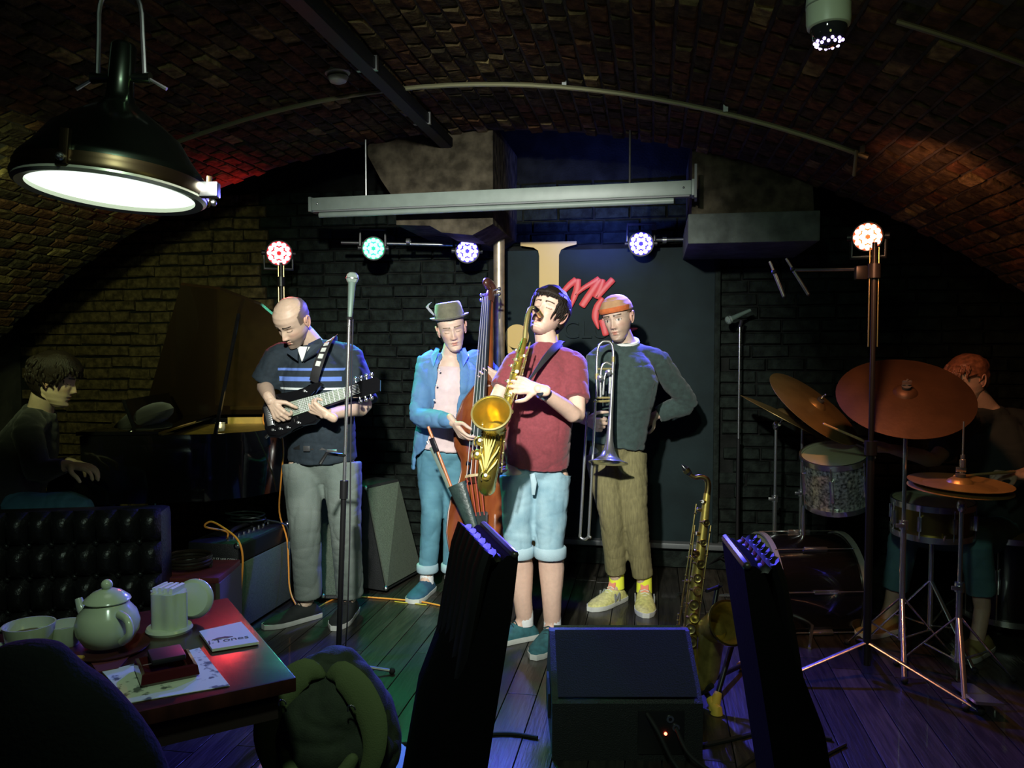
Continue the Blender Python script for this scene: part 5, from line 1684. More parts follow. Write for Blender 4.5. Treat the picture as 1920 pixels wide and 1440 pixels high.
# front monitor, its back to the camera
m0 = V((-0.117, 2.931, 0.369)); m0.z = 0
MX = V((.985, .174, 0)); MY = V((-.174, .985, 0))
fm = thing('floor_monitor', m0, 'large black floor monitor with a red light, its back to the audience', 'speaker')
def mp_(u, v, z):
    return m0 + MX * u + MY * v + V((0, 0, z))
prof = [(-.2, .0), (-.2, .2), (.02, .375), (.06, .375), (.3, .06), (.28, .0)]
b = BM(); prism(b, [mp_(-.255, v, z) for v, z in prof], MX * .52); obj('cabinet', b, TOLEX, fm, smooth=False)
b = BM(); prism(b, [mp_(-.235, v - .008, z + .006) for v, z in ((-.19, .215), (.012, .372), (.012, .38), (-.196, .22))], MX * .48); obj('slanted_panel', b, mat('dark_grey_panel', (.018, .02, .015), .95, bump=.2, bscale=200), fm, smooth=False)
b = BM(); prism(b, [mp_(-.235, v, z) for v, z in ((.075, .365), (.29, .08), (.3, .09), (.085, .375))], MX * .48); obj('grille_cloth', b, CLOTHS, fm, smooth=False)
for q in (-1, 1):
    b = BM(); prism(b, [mp_(.005 + .262 * q, v, z) for v, z in ((-.1, .1), (-.1, .19), (-.03, .22), (.03, .22), (.03, .1))], MX * (.008 * q)); obj('side_grip', b, RUBBER, fm, smooth=False)
b = BM(); box(b, mp_(.12, -.202, .1), (.16, .008, .15), rot=frame(x=MX, z=(0, 0, 1)), bev=.002); jp = obj('jack_panel', b, BLACKMETAL, fm)
for u, z in ((.15, .15), (.17, .12)):
    part('socket', STEEL, jp, lathe, [(.006, 0), (.013, 0), (.013, .007), (.006, .007)], mp_(u, -.205, z), -MY, n=14)
part('power_led', mat('red_led', (1, .08, .04), emit=14), jp, ball, mp_(.135, -.208, .098), .0055, 10, 8)
for k, pts in enumerate(([mp_(.07, -.21, .17), mp_(.1, -.26, .13), mp_(.15, -.3, .04), mp_(.22, -.36, .006), mp_(.5, -.3, .006), mp_(.8, -.1, .006)],
                         [mp_(.17, -.21, .12), mp_(.21, -.27, .05), mp_(.32, -.3, .006), mp_(.5, -.15, .006), mp_(.75, -.02, .006)],
                         [mp_(-.3, -.05, .006), mp_(-.45, -.02, .006), mp_(-.8, -.1, .006)])):
    cable('floor_cable', pts, .007, RUBBER, ('black cable hanging off the back of the floor monitor', 'black cable snaking on the floor right of the floor monitor', 'black cable crossing the floor left of the floor monitor')[k])

# ---------------------------------------------------------------- table with the tea things
TBL = mat('dark_red_table_varnish', (.022, .008, .006), .25, col2=(.04, .013, .009), scale=6, stretch=(1, 8, 1), coat=.1, spec=.35)
tc, te, tf = V((-0.713, 1.507, 0.75)), V((-1.058, 1.892, 0.75)), V((-0.97, 1.332, 0.75))
TX = (te - tc).normalized()
TY = V((-TX.y, TX.x, 0))
if TY.dot(tf - tc) < 0:
    TY = -TY
tbl = thing('cafe_table', (tc + TX * .3 + TY * .4).xy.to_3d(), 'dark varnished table at the lower left laid with a tea set', 'table')
rt_ = frame(x=TX, z=(0, 0, 1))
TLx, TLy = .62, 1.15
def tp(u, v, z=.75):
    return V((tc.x, tc.y, 0)) + TX * u + TY * v + V((0, 0, z))
b = BM(); box(b, tp(TLx / 2, TLy / 2, .735), (TLx, TLy, .03), rot=rt_, bev=.004); obj('table_top', b, TBL, tbl)
b = BM(); box(b, tp(TLx / 2, TLy / 2, .69), (TLx - .06, TLy - .06, .06), rot=rt_); obj('apron', b, mat('table_apron', (.02, .012, .01), .5), tbl, smooth=False)
for u in (.07, TLx - .07):
    for v in (.3, TLy - .07):
        part('leg', MATS['table_apron'], tbl, box, tp(u, v, .345), (.05, .05, .69), rot=rt_)
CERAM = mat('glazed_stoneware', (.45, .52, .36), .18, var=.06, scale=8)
# teapot
t0 = V((-1.191, 1.573, 0.756))
tpt = thing('teapot', t0, 'round white glazed teapot with a knob lid on a dark saucer', 'teapot')
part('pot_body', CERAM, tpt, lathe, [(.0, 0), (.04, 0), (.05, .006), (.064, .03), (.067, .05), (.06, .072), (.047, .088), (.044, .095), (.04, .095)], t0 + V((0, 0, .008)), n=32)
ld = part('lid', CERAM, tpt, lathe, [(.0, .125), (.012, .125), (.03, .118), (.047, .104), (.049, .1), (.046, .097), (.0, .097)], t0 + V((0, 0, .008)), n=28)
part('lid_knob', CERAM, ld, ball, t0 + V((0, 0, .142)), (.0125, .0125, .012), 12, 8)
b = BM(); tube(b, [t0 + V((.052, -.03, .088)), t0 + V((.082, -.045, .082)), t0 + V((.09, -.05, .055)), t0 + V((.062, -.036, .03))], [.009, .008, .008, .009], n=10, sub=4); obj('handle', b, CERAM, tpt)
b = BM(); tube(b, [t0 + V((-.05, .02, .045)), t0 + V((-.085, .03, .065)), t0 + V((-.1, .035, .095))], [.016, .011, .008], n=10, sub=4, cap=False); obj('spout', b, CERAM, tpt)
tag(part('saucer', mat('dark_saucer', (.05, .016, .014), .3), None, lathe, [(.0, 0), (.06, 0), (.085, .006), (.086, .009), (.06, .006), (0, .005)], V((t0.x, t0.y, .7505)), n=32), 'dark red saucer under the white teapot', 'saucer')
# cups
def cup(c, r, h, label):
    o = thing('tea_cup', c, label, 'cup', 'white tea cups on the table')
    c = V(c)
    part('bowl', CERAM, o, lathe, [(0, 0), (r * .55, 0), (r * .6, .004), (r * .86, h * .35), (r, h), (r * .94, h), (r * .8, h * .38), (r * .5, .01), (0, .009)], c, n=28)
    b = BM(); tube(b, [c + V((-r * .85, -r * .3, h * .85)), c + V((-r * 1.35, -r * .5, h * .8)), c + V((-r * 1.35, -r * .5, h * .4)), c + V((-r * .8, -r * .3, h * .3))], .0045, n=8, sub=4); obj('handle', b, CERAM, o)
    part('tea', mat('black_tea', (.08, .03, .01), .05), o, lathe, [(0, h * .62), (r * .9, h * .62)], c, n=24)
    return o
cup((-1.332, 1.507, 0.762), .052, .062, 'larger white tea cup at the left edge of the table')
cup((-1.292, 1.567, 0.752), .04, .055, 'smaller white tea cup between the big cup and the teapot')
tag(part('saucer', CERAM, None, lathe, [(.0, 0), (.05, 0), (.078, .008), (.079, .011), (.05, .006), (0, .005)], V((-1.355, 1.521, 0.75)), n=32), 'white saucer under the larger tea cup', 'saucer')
b = BM()
y0 = V((-1.251, 1.497, 0.756))
tube(b, [y0 - V((.03, 0, 0)), y0 + V((.0, .0, .002)), y0 + V((.05, .01, .002))], [.004, .006, .005], n=8, sub=3)
tag(obj('wooden_spoon', b, mat('honey_wood', (.5, .3, .07), .45), None), 'honey coloured wooden spoon lying before the teapot', 'spoon')
# napkin holder with napkins, round lid plate
n0 = V((-1.131, 1.71, 0.75))
nh = thing('napkin_holder', n0, 'white fluted napkin holder filled with paper napkins', 'napkin holder')
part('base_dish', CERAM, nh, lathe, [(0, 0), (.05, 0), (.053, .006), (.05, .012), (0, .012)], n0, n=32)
b = BM()
ol = []
for k in range(48):
    a = 2 * PI * k / 48
    r_ = .043 * (1 + .09 * math.cos(6 * a))
    ol.append(n0 + V((r_ * math.cos(a), r_ * .8 * math.sin(a), .012)))
prism(b, ol, (0, 0, .083)); obj('fluted_wall', b, CERAM, nh, angle=60)
for k in range(4):
    b = BM(); box(b, n0 + V((-.024 + .014 * k, .005, .098)), (.008, .05, .02), rot=Matrix.Rotation(R(8 * k - 12), 3, 'Y')); obj('paper_napkin', b, mat('paper_white', (.62, .66, .55), .9), nh, smooth=False)
pz_ = V((-1.115, 1.793, 0.752))
dsk = BM()
lathe(dsk, [(0, 0), (.046, 0), (.049, .004), (.048, .012), (.04, .02), (0, .022)], pz_ + V((0, 0.0, .05)), (.15, -1, .25), n=36)
tag(obj('sugar_bowl_lid', dsk, CERAM, None), 'round white dish standing on edge behind the napkin holder', 'dish')
# place mats, ashtray, folded red napkin, card
def sheet(name, pts, z0, th, m, label, cat):
    b = BM(); prism(b, [V(p) for p in pts], (0, 0, th))
    return tag(obj(name, b, m, None, smooth=False), label, cat)
pap = mat('printed_paper', (.5, .56, .42), .85)
n_, l_ = pap.node_tree.nodes, pap.node_tree.links
tcx = n_.new('ShaderNodeTexCoord'); tn = n_.new('ShaderNodeTexNoise'); tn.inputs['Scale'].default_value = 26; tn.inputs['Detail'].default_value = 6
l_.new(tcx.outputs['Object'], tn.inputs['Vector'])
rr_ = n_.new('ShaderNodeValToRGB'); rr_.color_ramp.elements[0].position = .38; rr_.color_ramp.elements[1].position = .44
rr_.color_ramp.elements[0].color = (.08, .1, .08, 1); rr_.color_ramp.elements[1].color = (.5, .56, .42, 1)
l_.new(tn.outputs['Fac'], rr_.inputs['Fac']); l_.new(rr_.outputs[0], n_['Principled BSDF'].inputs['Base Color'])
sheet('paper_place_mat', [(-1.12, 1.459, 0.751), (-0.969, 1.339, 0.751), (-0.824, 1.442, 0.751), (-0.996, 1.617, 0.751)], .75, .0015, pap, 'printed paper place mat lying under the dark ashtray', 'place mat')
ash = V((-0.983, 1.473, 0.753))
at_ = thing('ashtray', ash, 'square dark red glass ashtray on the paper place mat', 'ashtray')
r45 = frame(x=TX, z=(0, 0, 1))
AG = mat('dark_red_glass', (.05, .008, .008), .1, coat=.5)
b = BM()
for (s_, z_) in ((.05, 0), (.055, .006), (.052, .024), (.046, .026), (.04, .012), (.03, .008)):
    q = [b.verts.new(ash + r45 @ V((s_ * i, s_ * j, z_))) for i, j in ((-1, -1), (1, -1), (1, 1), (-1, 1))]
    if z_ or s_ != .05:
        skin(b, pq, q)
    else:
        b.faces.new(q)
    pq = q
b.faces.new(q)
obj('dish', b, AG, at_, smooth=False)
b = BM(); box(b, ash + V((-.004, .008, .036)), (.07, .065, .012), rot=r45, bev=.004); obj('matchbox', b, BLACK, at_)
crd = sheet('menu_card', [(-1.047, 1.699, 0.752), (-0.955, 1.6, 0.752), (-0.875, 1.66, 0.752), (-0.983, 1.777, 0.752)], .75, .006, mat('cream_card', (.5, .53, .42), .7), 'cream card with a small black drawing at the table\'s far corner', 'card')
cc_ = (V((-1.035, 1.678, 0.76)) + V((-0.864, 1.64, 0.76))) / 2
cx = (V((-0.864, 1.64, 0.76)) - V((-0.944, 1.581, 0.76))).normalized()
INK = mat('black_ink', (.03, .02, .02), .8)
text_mesh('J.Tones', .03, m4(cc_ - V((0, 0, .0015)), cx, (0, 0, 1)), m=INK, parent=crd)
cyv = V((0, 0, 1)).cross(cx)
b = BM(); prism(b, [cc_ + cx * u + cyv * v - V((0, 0, .0016)) for u, v in ((-.035, .012), (-.022, .022), (-.005, .024), (.012, .016), (.0, .012), (-.014, .016))], (0, 0, .0006)); obj('print_mark', b, mat('brown_ink', (.12, .05, .03), .8), crd, smooth=False)
sheet('red_napkin', [(-1.185, 1.505, 0.751), (-1.127, 1.453, 0.751), (-1.098, 1.48, 0.751), (-1.121, 1.553, 0.751)], .75, .003, mat('wine_red_paper', (.09, .012, .014), .8), 'folded wine red napkin under the teapot saucer', 'napkin')

# ---------------------------------------------------------------- chairs near the camera
FLUTE = mat('black_pleat', (.003, .003, .003), .5, spec=.35)
VEL = mat('black_velvet', (.0025, .0025, .003), .95, spec=.03, bump=.15, bscale=150)
def chair(pf, pn, lean, label):
    """a tall upholstered back seen nearly edge on; pf, pn: far and near top corners; lean: direction towards the seat"""
    pf, pn = V(pf), V(pn)
    w_ = pn - pf
    ax = V((w_.x, w_.y, 0)).normalized()
    L_ = V((lean[0], lean[1], 0))
    L_ = (L_ - ax * L_.dot(ax)).normalized()
    zt_ = (pf.z + pn.z) / 2
    W = V((w_.x, w_.y, 0)).length
    mid = (pf + pn) / 2
    mid.z = 0
    root = thing('dining_chair', mid + L_ * .3, label, 'chair', 'high backed black velvet chairs')
    b = BM()
    rings = []
    for z, off, th, ws in ((.36, .11, .1, 1.0), (.5, .085, .1, 1.0), (.75, .045, .095, 1.0), (.95, .012, .05, 1.0), (zt_ - .012, .0, .034, .98), (zt_, -.001, .02, .95)):
        c = mid + L_ * (off + th * .5 - .035) + V((0, 0, z))
        row = []
        n_ = 9
        for k in range(n_):
            row.append(b.verts.new(c + ax * ((k / (n_ - 1) - .5) * W * ws) + L_ * (th * .5 + .012 * math.sin(PI * k / (n_ - 1)))))
        for k in range(n_ - 1, -1, -1):
            row.append(b.verts.new(c + ax * ((k / (n_ - 1) - .5) * W * ws) - L_ * (th * .5)))
        rings.append(row)
    for p, q in zip(rings, rings[1:]):
        skin(b, p, q)
    b.faces.new(list(reversed(rings[0]))); b.faces.new(rings[-1])
    obj('backrest', b, VEL, root, angle=50)
    for k in range(6):
        c = mid + L_ * (.075 - .035) + ax * ((k + .5) / 6 - .5) * W * .95
        b = BM(); tube(b, [c + V((0, 0, zt_ - .012)) - L_ * .05, c + V((0, 0, zt_ - .01)) - L_ * .036, c + V((0, 0, zt_ - .03)) - L_ * .012, c + V((0, 0, .62)) + L_ * .06], [(.02, .006), (.024, .012), (.024, .014), (.022, .01)], n=8, up=L_, sub=3, round_ends=True)
        obj('padded_flute', b, FLUTE, root)
    part('glint_tube', mat('glint_gloss', (.02, .02, .02), .3), root, tube, [mid + L_ * (-.03) + ax * (W * .47 * q) + V((0, 0, zt_)) for q in (-1, -.5, 0, .5, 1)], .008, n=8, round_ends=True)  # glossy tube added to catch the blue light along the top edge
    sc_ = mid + L_ * .34 + V((0, 0, .43))
    b = BM(); box(b, sc_, (.46, W * 1.02, .1), rot=frame(x=L_, z=(0, 0, 1)), bev=.03); obj('seat', b, VEL, root)
    for i in (-1, 1):
        for j in (-1, 1):
            p0 = sc_ + L_ * (.19 * i) + ax * (W * .42 * j) - V((0, 0, .04))
            part('leg', MATS['table_apron'], root, tube, [p0, V((p0.x, p0.y, 0)) + L_ * (.03 * i)], [.022, .015], n=8)
    return root
chair((-0.375, 1.605, 1.055), (-0.263, 1.361, 1.058), (-1, -.3), 'black velvet high backed chair in front of the saxophonist, turned left')
chair((0.174, 1.64, 1.046), (0.194, 1.42, 1.042), (1, -.35), 'black velvet high backed chair in front of the drum kit, turned right')
# upholstered chair at the lower left corner
h0 = V((-0.874, 0.993, 0.926)); h0.z = 0
uc = thing('upholstered_chair', h0, 'rounded dark grey padded chair back at the lower left corner', 'chair')
GF = mat('charcoal_fleece', (.009, .012, .012), .95, spec=.1, bump=.3, bscale=120)
b = BM()
tube(b, [h0 + V((.0, 0, .4)), h0 + V((0, 0, .65)), h0 + V((.0, 0, .84)), h0 + V((-.01, 0, .955))], [(.23, .09), (.24, .085), (.18, .075), (.08, .05)], n=28, up=(-.17, .98, 0), sub=4, round_ends=True)
obj('backrest', fused(b, .012, 5), GF, uc, angle=0)
b = BM(); box(b, h0 + V((-.05, .26, .42)), (.5, .48, .12), bev=.04); obj('seat', b, GF, uc)
for i in (-1, 1):
    for j in (0, 1):
        part('leg', MATS['table_apron'], uc, tube, [h0 + V((.19 * i - .03, .06 + .4 * j, .38)), h0 + V((.2 * i - .03, .04 + .44 * j, 0))], [.022, .016], n=8)

# ---------------------------------------------------------------- olive backpack on a stool
bk = V((-0.737, 1.76, 0.477))
g0_ = V((bk.x, bk.y, 0))
OLV = mat('olive_canvas', (.018, .026, .01), .85, var=.25, scale=25, bump=.25, bscale=300)
DKO = mat('dark_leather_trim', (.02, .02, .013), .5)
stool = thing('bar_stool', g0_, 'small dark stool under the olive backpack', 'stool')
b = BM(); lathe(b, [(0, .38), (.19, .38), (.2, .4), (.19, .42), (0, .42)], g0_, n=28); obj('seat', b, MATS['table_apron'], stool)
for k in range(4):
    a = PI / 4 + k * PI / 2
    part('leg', MATS['table_apron'], stool, tube, [g0_ + V((.13 * math.cos(a), .13 * math.sin(a), .39)), g0_ + V((.17 * math.cos(a), .17 * math.sin(a), 0))], .015, n=8)
def bgp(x, y, z):
    return g0_ + V((x * .82, y * .82, .425 + (z - .42) * .72))
bag = thing('backpack', g0_ + V((0, 0, .42)), 'slouched olive green backpack with leather flap below the microphone stand', 'bag')
b = BM()
tube(b, [bgp(0, 0, .445), bgp(.005, 0, .52), bgp(.0, 0, .64), bgp(-.005, .0, .72), bgp(-.01, 0, .745)], [(.15, .1), (.165, .115), (.145, .1), (.105, .075), (.09, .06)], n=24, up=(-.17, .98, 0), sub=3, round_ends=True)
bb = fused(b, .008, 2); creases(bb, .012, 9, 4)
obj('bag_body', bb, OLV, bag, angle=0)
LTO = mat('light_olive_webbing', (.075, .1, .03), .85, bump=.2, bscale=300)
for q in (-1, 1):
    b = BM(); tube(b, [bgp(.01 * q, -.06, .76), bgp(.05 * q, -.075, .775), bgp(.105 * q, -.085, .73), bgp(.15 * q, -.1, .65), bgp(.16 * q, -.115, .56), bgp(.135 * q, -.12, .47)], [(.01, .008), (.03, .008), (.036, .01), (.034, .01), (.026, .008), (.018, .006)], n=10, up=(0, -1, .3), sub=4, round_ends=True)
    ssp = obj('shoulder_strap', b, LTO, bag)
    part('strap_ring', STEEL, ssp, tube, [bgp(.1 * q + .011 * math.cos(a), -.125, .69 + .013 * math.sin(a)) for a in [k * PI / 6 for k in range(8)]], .002, n=6)
b = BM(); tube(b, [bgp(-.1, -.118, .53), bgp(-.05, -.14, .46), bgp(.05, -.14, .46), bgp(.1, -.118, .53)], [(.014, .012), (.02, .016), (.02, .016), (.014, .012)], n=10, up=(0, -1, 0), sub=5, round_ends=True); obj('front_pocket', b, LTO, bag)
b = BM(); tube(b, [bgp(-.02, -.02, .74), bgp(-.015, -.02, .8), bgp(.015, -.02, .8), bgp(.02, -.02, .74)], .006, n=8, sub=4); obj('carry_loop', b, DKO, bag)

# ---------------------------------------------------------------- drum kit
SHELL = mat('black_drum_wrap', (.006, .006, .006), .2, coat=.6)
SPARK = mat('silver_sparkle_wrap', (.5, .54, .5), .25, .6, var=.8, scale=70, bump=.3, bscale=60)
SKINW = mat('drum_head_white', (.4, .42, .25), .6)
CYM = mat('bronze_cymbal', (.5, .33, .12), .4, .75, var=.15, scale=8, bump=.12, bscale=50)
def drum(c, ax, r, ln, shell, label, head=SKINW, lugs=8, hoop=CHROME, group=None, name='drum'):
    c, ax = V(c), V(ax).normalized()
    root = thing(name, c - ax * (ln / 2) if abs(ax.z) > .5 else V((c.x, c.y, max(0, c.z - r))), label, 'drum', 'drums of the kit')
    x, y, z = basis(ax)
    part('shell', shell, root, lathe, [(r, -ln / 2), (r, ln / 2)], c, ax, n=40)
    for q in (-1, 1):
        hc = c + ax * (q * ln / 2)
        part('hoop', hoop, root, lathe, [(r + .003, -.014), (r + .012, -.014), (r + .013, .014), (r + .003, .014), (r + .003, -.014)], hc, ax, n=40)
        part('drum_head', head, root, lathe, [(r + .002, 0), (r * .96, .003 * q), (0, .004 * q)], hc, ax, n=40)
    for k in range(lugs):
        a = 2 * PI * k / lugs + .2
        d = x * math.cos(a) + y * math.sin(a)
        b = BM()
        tube(b, [c + d * (r + .012) - ax * (ln / 2 - .0), c + d * (r + .012) + ax * (ln / 2)], .0035, n=6)
        lr = obj('tension_rod', b, CHROME, root)
        b = BM()
        for q in (-1, 1):
            pass
        box(b, c + d * (r + .01), (.02, .022, min(.12, ln * .5)), rot=frame(x=d.cross(ax), z=ax), bev=.005)
        obj('lug', b, CHROME, lr)
    return root
bdc = V((0.779, 4.351, 0.175))
bax = V((-.975, -.22, 0))
bd = drum(bdc, bax, .275, .42, SHELL, 'large black bass drum lying on its side with a pale front head', lugs=8, name='bass_drum', hoop=mat('pale_hoop', (.5, .52, .42), .3, .4))
bd['at'] = tuple(bd.location)
for q in (-1, 1):
    part('spur', CHROME, bd, tube, [bdc + bax * .1 + V((.25 * q * .42, -.25 * q * .9, -.12)), V((bdc.x, bdc.y, 0)) + bax * .22 + V((.42 * q * .42, -.42 * q * .9, .005))], .008, n=8)
part('tom_mount', CHROME, bd, tube, [bdc + V((0, 0, .27)), bdc + V((.0, 0, .42)), bdc + V((.02, -.02, .5))], .012, n=10)
t1 = V((0.924, 4.301, 0.762))
drum(t1, (-.12, -.28, 1), .155, .25, SPARK, 'silver sparkle rack tom over the bass drum', lugs=6, name='rack_tom')
drum((1.294, 4.005, 0.638), (0, -.05, 1), .17, .14, mat('brass_snare_shell', (.3, .22, .06), .3, 1), 'snare drum with chrome lugs under the glowing cymbal', lugs=8, name='snare_drum')
drum((1.755, 4.326, 0.301), (0, 0, 1), .2, .4, SHELL, 'black floor tom at the right edge beside the drummer', lugs=8, name='floor_tom')
ftx = V((1.755, 4.326, 0.301))
drt = bpy.data.objects['floor_tom']
for k in range(3):
    a = 1.0 + 2 * PI * k / 3
    part('leg', CHROME, drt, tube, [ftx + V((.22 * math.cos(a), .22 * math.sin(a), .05)), V((ftx.x + .22 * math.cos(a), ftx.y + .22 * math.sin(a), .0))], .007, n=8)

def tripod(root, x, y, h, spread=.26, r=.0075, m=CHROME, top=.3, rot=.3, foot=True):
    for k in range(3):
        a = rot + 2 * PI * k / 3
        e = V((x + spread * math.cos(a), y + spread * math.sin(a), .012))
        b = BM(); tube(b, [V((x, y, top)), e], [(r * 1.4, r * .6)] * 2, n=8)
        lg = obj('leg', b, m, root)
        part('rubber_foot', RUBBER, lg, ball, e + V((0, 0, .003)), (.016, .016, .014), 8, 6)
        b = BM(); tube(b, [V((x, y, top * .35)), V((x, y, top)).lerp(e, .55)], r * .6, n=6); obj('brace', b, m, root)
def cymbal(c, n, r, label, stand_xy, name='cymbal', m=CYM, group=None, sl=.035, second=None, boom=None, stand_m=CHROME):
    c, n = V(c), V(n).normalized()
    at = V((stand_xy[0], stand_xy[1], 0))
    root = thing(name, at, label, 'cymbal', 'cymbals of the drum kit')
    pr = [(.012, .03), (.03, .028), (.045, .018), (.052, .008), (r * .4, .004), (r * .75, -.006), (r, -.018), (r, -.02), (r * .75, -.009), (r * .4, .001), (.05, .004), (.03, .022), (.012, .026)]
    part('cymbal_plate', m, root, lathe, pr, c, n, n=48)
    if second:
        part('cymbal_plate', m, root, lathe, [(a, -h - .012) for a, h in pr], c, n, n=48)
    part('felt', mat('cymbal_felt', (.05, .05, .05), .95), root, lathe, [(.0, .03), (.018, .03), (.02, .045), (.0, .048)], c, n, n=14)
    part('wing_nut', CHROME, root, box, c + n * .062, (.04, .01, .022), rot=frame(x=basis(n)[0], z=n), bev=.004)
    part('stem', CHROME, root, tube, [c - n * .06, c + n * .08], .005, n=8)
    t = c - n * .06
    elbow = V((at.x, at.y, max(.5, t.z - .03)))
    if (t - elbow).length > .05:
        b = BM(); tube(b, [t, elbow], .009, n=8); obj('boom_arm', b, stand_m, root)
    part('tilter', CHROME, root, ball, elbow, (.02, .02, .03), 10, 8)
    part('stand_tube', stand_m, root, tube, [elbow, V((at.x, at.y, elbow.z * .55))], .0095, n=10)
    part('stand_tube', stand_m, root, tube, [V((at.x, at.y, elbow.z * .56)), V((at.x, at.y, .1))], .0135, n=10)
    part('collar', CHROME, root, lathe, [(.01, -.02), (.02, -.02), (.02, .02), (.01, .02)], V((at.x, at.y, elbow.z * .55)), n=12)
    part('wing_screw', CHROME, root, box, V((at.x - .02, at.y - .02, elbow.z * .55)), (.04, .008, .018), bev=.003)
    tripod(root, at.x, at.y, 0, m=stand_m)
    return root
q = lambda p: (p[0], p[1])
cymbal((0.844, 4.405, 1.126), (.56, -.36, .78), .275, 'bronze crash cymbal tilted steeply, upper of the two left of the drum kit', q((0.864, 4.896, 0.653)), group=None)
cymbal((0.733, 4.687, 1.051), (.48, -.02, .9), .265, 'thin crash cymbal seen edge on, lower of the two left of the drum kit', q((0.72, 4.928, 0.803)))
rd = cymbal((1.118, 3.847, 1.221), (-.05, -.5, .72), .29, 'very large ride cymbal tilted towards the audience in front of the drummer', q((1.12, 3.836, 0.953)), m=mat('dimmed_bronze_cymbal', (.07, .036, .018), .5, .5, var=.2, scale=8, bump=.12, bscale=50))  # the ride's weaker light is put into a darker bronze colour
hh = cymbal((1.269, 3.604, 0.856), (.03, -.05, 1), .2, 'pair of hi-hat cymbals glowing orange red at the right', q((1.277, 3.601, 0.762)), name='hi_hat', second=True)
hp = V((1.277, 3.601, 0.762)); hp.z = 0
part('pull_rod', CHROME, hh, tube, [V((hp.x, hp.y, .9)), V((hp.x, hp.y, 1.12))], .004, n=8)
part('clutch', CHROME, hh, lathe, [(0, 0), (.013, 0), (.013, .03), (.009, .032), (.009, .05), (0, .05)], V((hp.x, hp.y, .93)), n=12)
part('foot_pedal', CHROME, hh, prism, [hp + V((-.04, -.05, .02)), hp + V((.04, -.05, .02)), hp + V((.05, -.33, .06)), hp + V((-.05, -.33, .06))][::-1], (0, 0, .012), smooth=False)
# chrome clamp with wing bolts on the ride stand
rp = V((1.116, 3.841, 1.077))
part('clamp_block', CHROME, rd, box, rp, (.09, .03, .03), bev=.006)
for k in (-1, 1):
    part('wing_screw', CHROME, rd, box, rp + V((.05 * k, -.01, .012)), (.03, .01, .03), bev=.004)
# kick pedal
kp = bdc - bax * .36; kp.z = 0
kd = thing('kick_pedal', kp, 'chrome kick pedal behind the bass drum', 'pedal')
part('foot_board', STEEL, kd, prism, [kp + bax * .1 + V((-.02, .045, .05)), kp + bax * .1 + V((.02, -.045, .05)), kp - bax * .2 + V((.02, -.045, .01)), kp - bax * .2 + V((-.02, .045, .01))], (0, 0, .01), smooth=False)
part('beater_rod', CHROME, kd, tube, [kp + bax * .1 + V((0, 0, .05)), kp + bax * .11 + V((0, 0, .26))], .004, n=8)
part('beater', mat('beater_felt', (.6, .6, .55), .9), kd, ball, kp + bax * .11 + V((0, 0, .27)), .025, 12, 8)
# snare stand
sc = V((1.294, 4.005, 0.638))
ss = thing('snare_stand', V((sc.x, sc.y, 0)), 'chrome snare stand with splayed legs below the snare drum', 'stand')
part('stand_tube', CHROME, ss, tube, [V((sc.x, sc.y, .1)), V((sc.x, sc.y, sc.z - .1))], .012, n=10)
tripod(ss, sc.x, sc.y, 0, spread=.28, top=.34, rot=.9)
for k in range(3):
    a = .5 + 2 * PI * k / 3
    part('basket_arm', CHROME, ss, tube, [V((sc.x, sc.y, sc.z - .1)), V((sc.x + .17 * math.cos(a), sc.y + .17 * math.sin(a), sc.z - .085)), V((sc.x + .185 * math.cos(a), sc.y + .185 * math.sin(a), sc.z - .05))], .006, n=8)
# throne
dth = V((1.752, 4.504, 0.434)); dth.z = 0
th = thing('drum_throne', dth, 'round black drum throne under the drummer', 'stool')
zs = .46
part('seat', MATS['black_leather'], th, lathe, [(0, zs - .08), (.15, zs - .08), (.17, zs - .06), (.17, zs - .02), (.14, zs), (0, zs)], dth, n=28)
part('stand_tube', CHROME, th, tube, [dth + V((0, 0, .12)), dth + V((0, 0, zs - .08))], .013, n=10)
tripod(th, dth.x, dth.y, 0, spread=.24, top=.25)
# sticks
for p0, p1, lb in (((1.028, 3.983, 0.969), (0.781, 3.883, 1.075), 'drumstick in the drummer\'s hand near the crash cymbals'), ((1.562, 3.93, 0.863), (1.273, 3.677, 0.878), 'drumstick resting on the hi-hat')):
    tag(part('drumstick', mat('hickory', (.5, .36, .15), .45), None, tube, [V(p0) - (V(p1) - V(p0)) * .25, p0, V(p0).lerp(V(p1), .85), p1], [.007, .0075, .005, .006], n=8, round_ends=True), lb, 'drumstick')

# ---------------------------------------------------------------- microphones and stands
def pt(o, dz=0):
    return V((o[0], o[1], dz))
mb = V((-1.33, 3.215, 0))
ms = thing('microphone_stand', mb, 'tall thin microphone stand in front of the guitarist', 'stand')
mt = V((-1.295, 3.294, 1.551))
part('upper_tube', CHROME, ms, tube, [V((mb.x, mb.y, 0)).lerp(mt, .52), mt], .0075, n=12)
part('lower_tube', BLACKMETAL, ms, tube, [V((mb.x, mb.y, .03)), V((mb.x, mb.y, 0)).lerp(mt, .53)], .012, n=12)
part('clutch', BLACKMETAL, ms, tube, [V((mb.x, mb.y, 0)).lerp(mt, .5), V((mb.x, mb.y, 0)).lerp(mt, .55)], .018, n=12)
part('boom_stub', BLACKMETAL, ms, tube, [V((mb.x, mb.y, 0)).lerp(mt, .62), V((-1.364, 3.196, 0.978)), V((-1.383, 3.17, 0.936))], .008, n=8)
part('boom_screw', CHROME, ms, box, (-1.338, 3.191, 0.989), (.045, .012, .012), bev=.003)
part('base_hub', BLACKMETAL, ms, lathe, [(0, .03), (.025, .03), (.03, .06), (.03, .12), (.018, .14), (0, .14)], (mb.x, mb.y, 0), n=16)
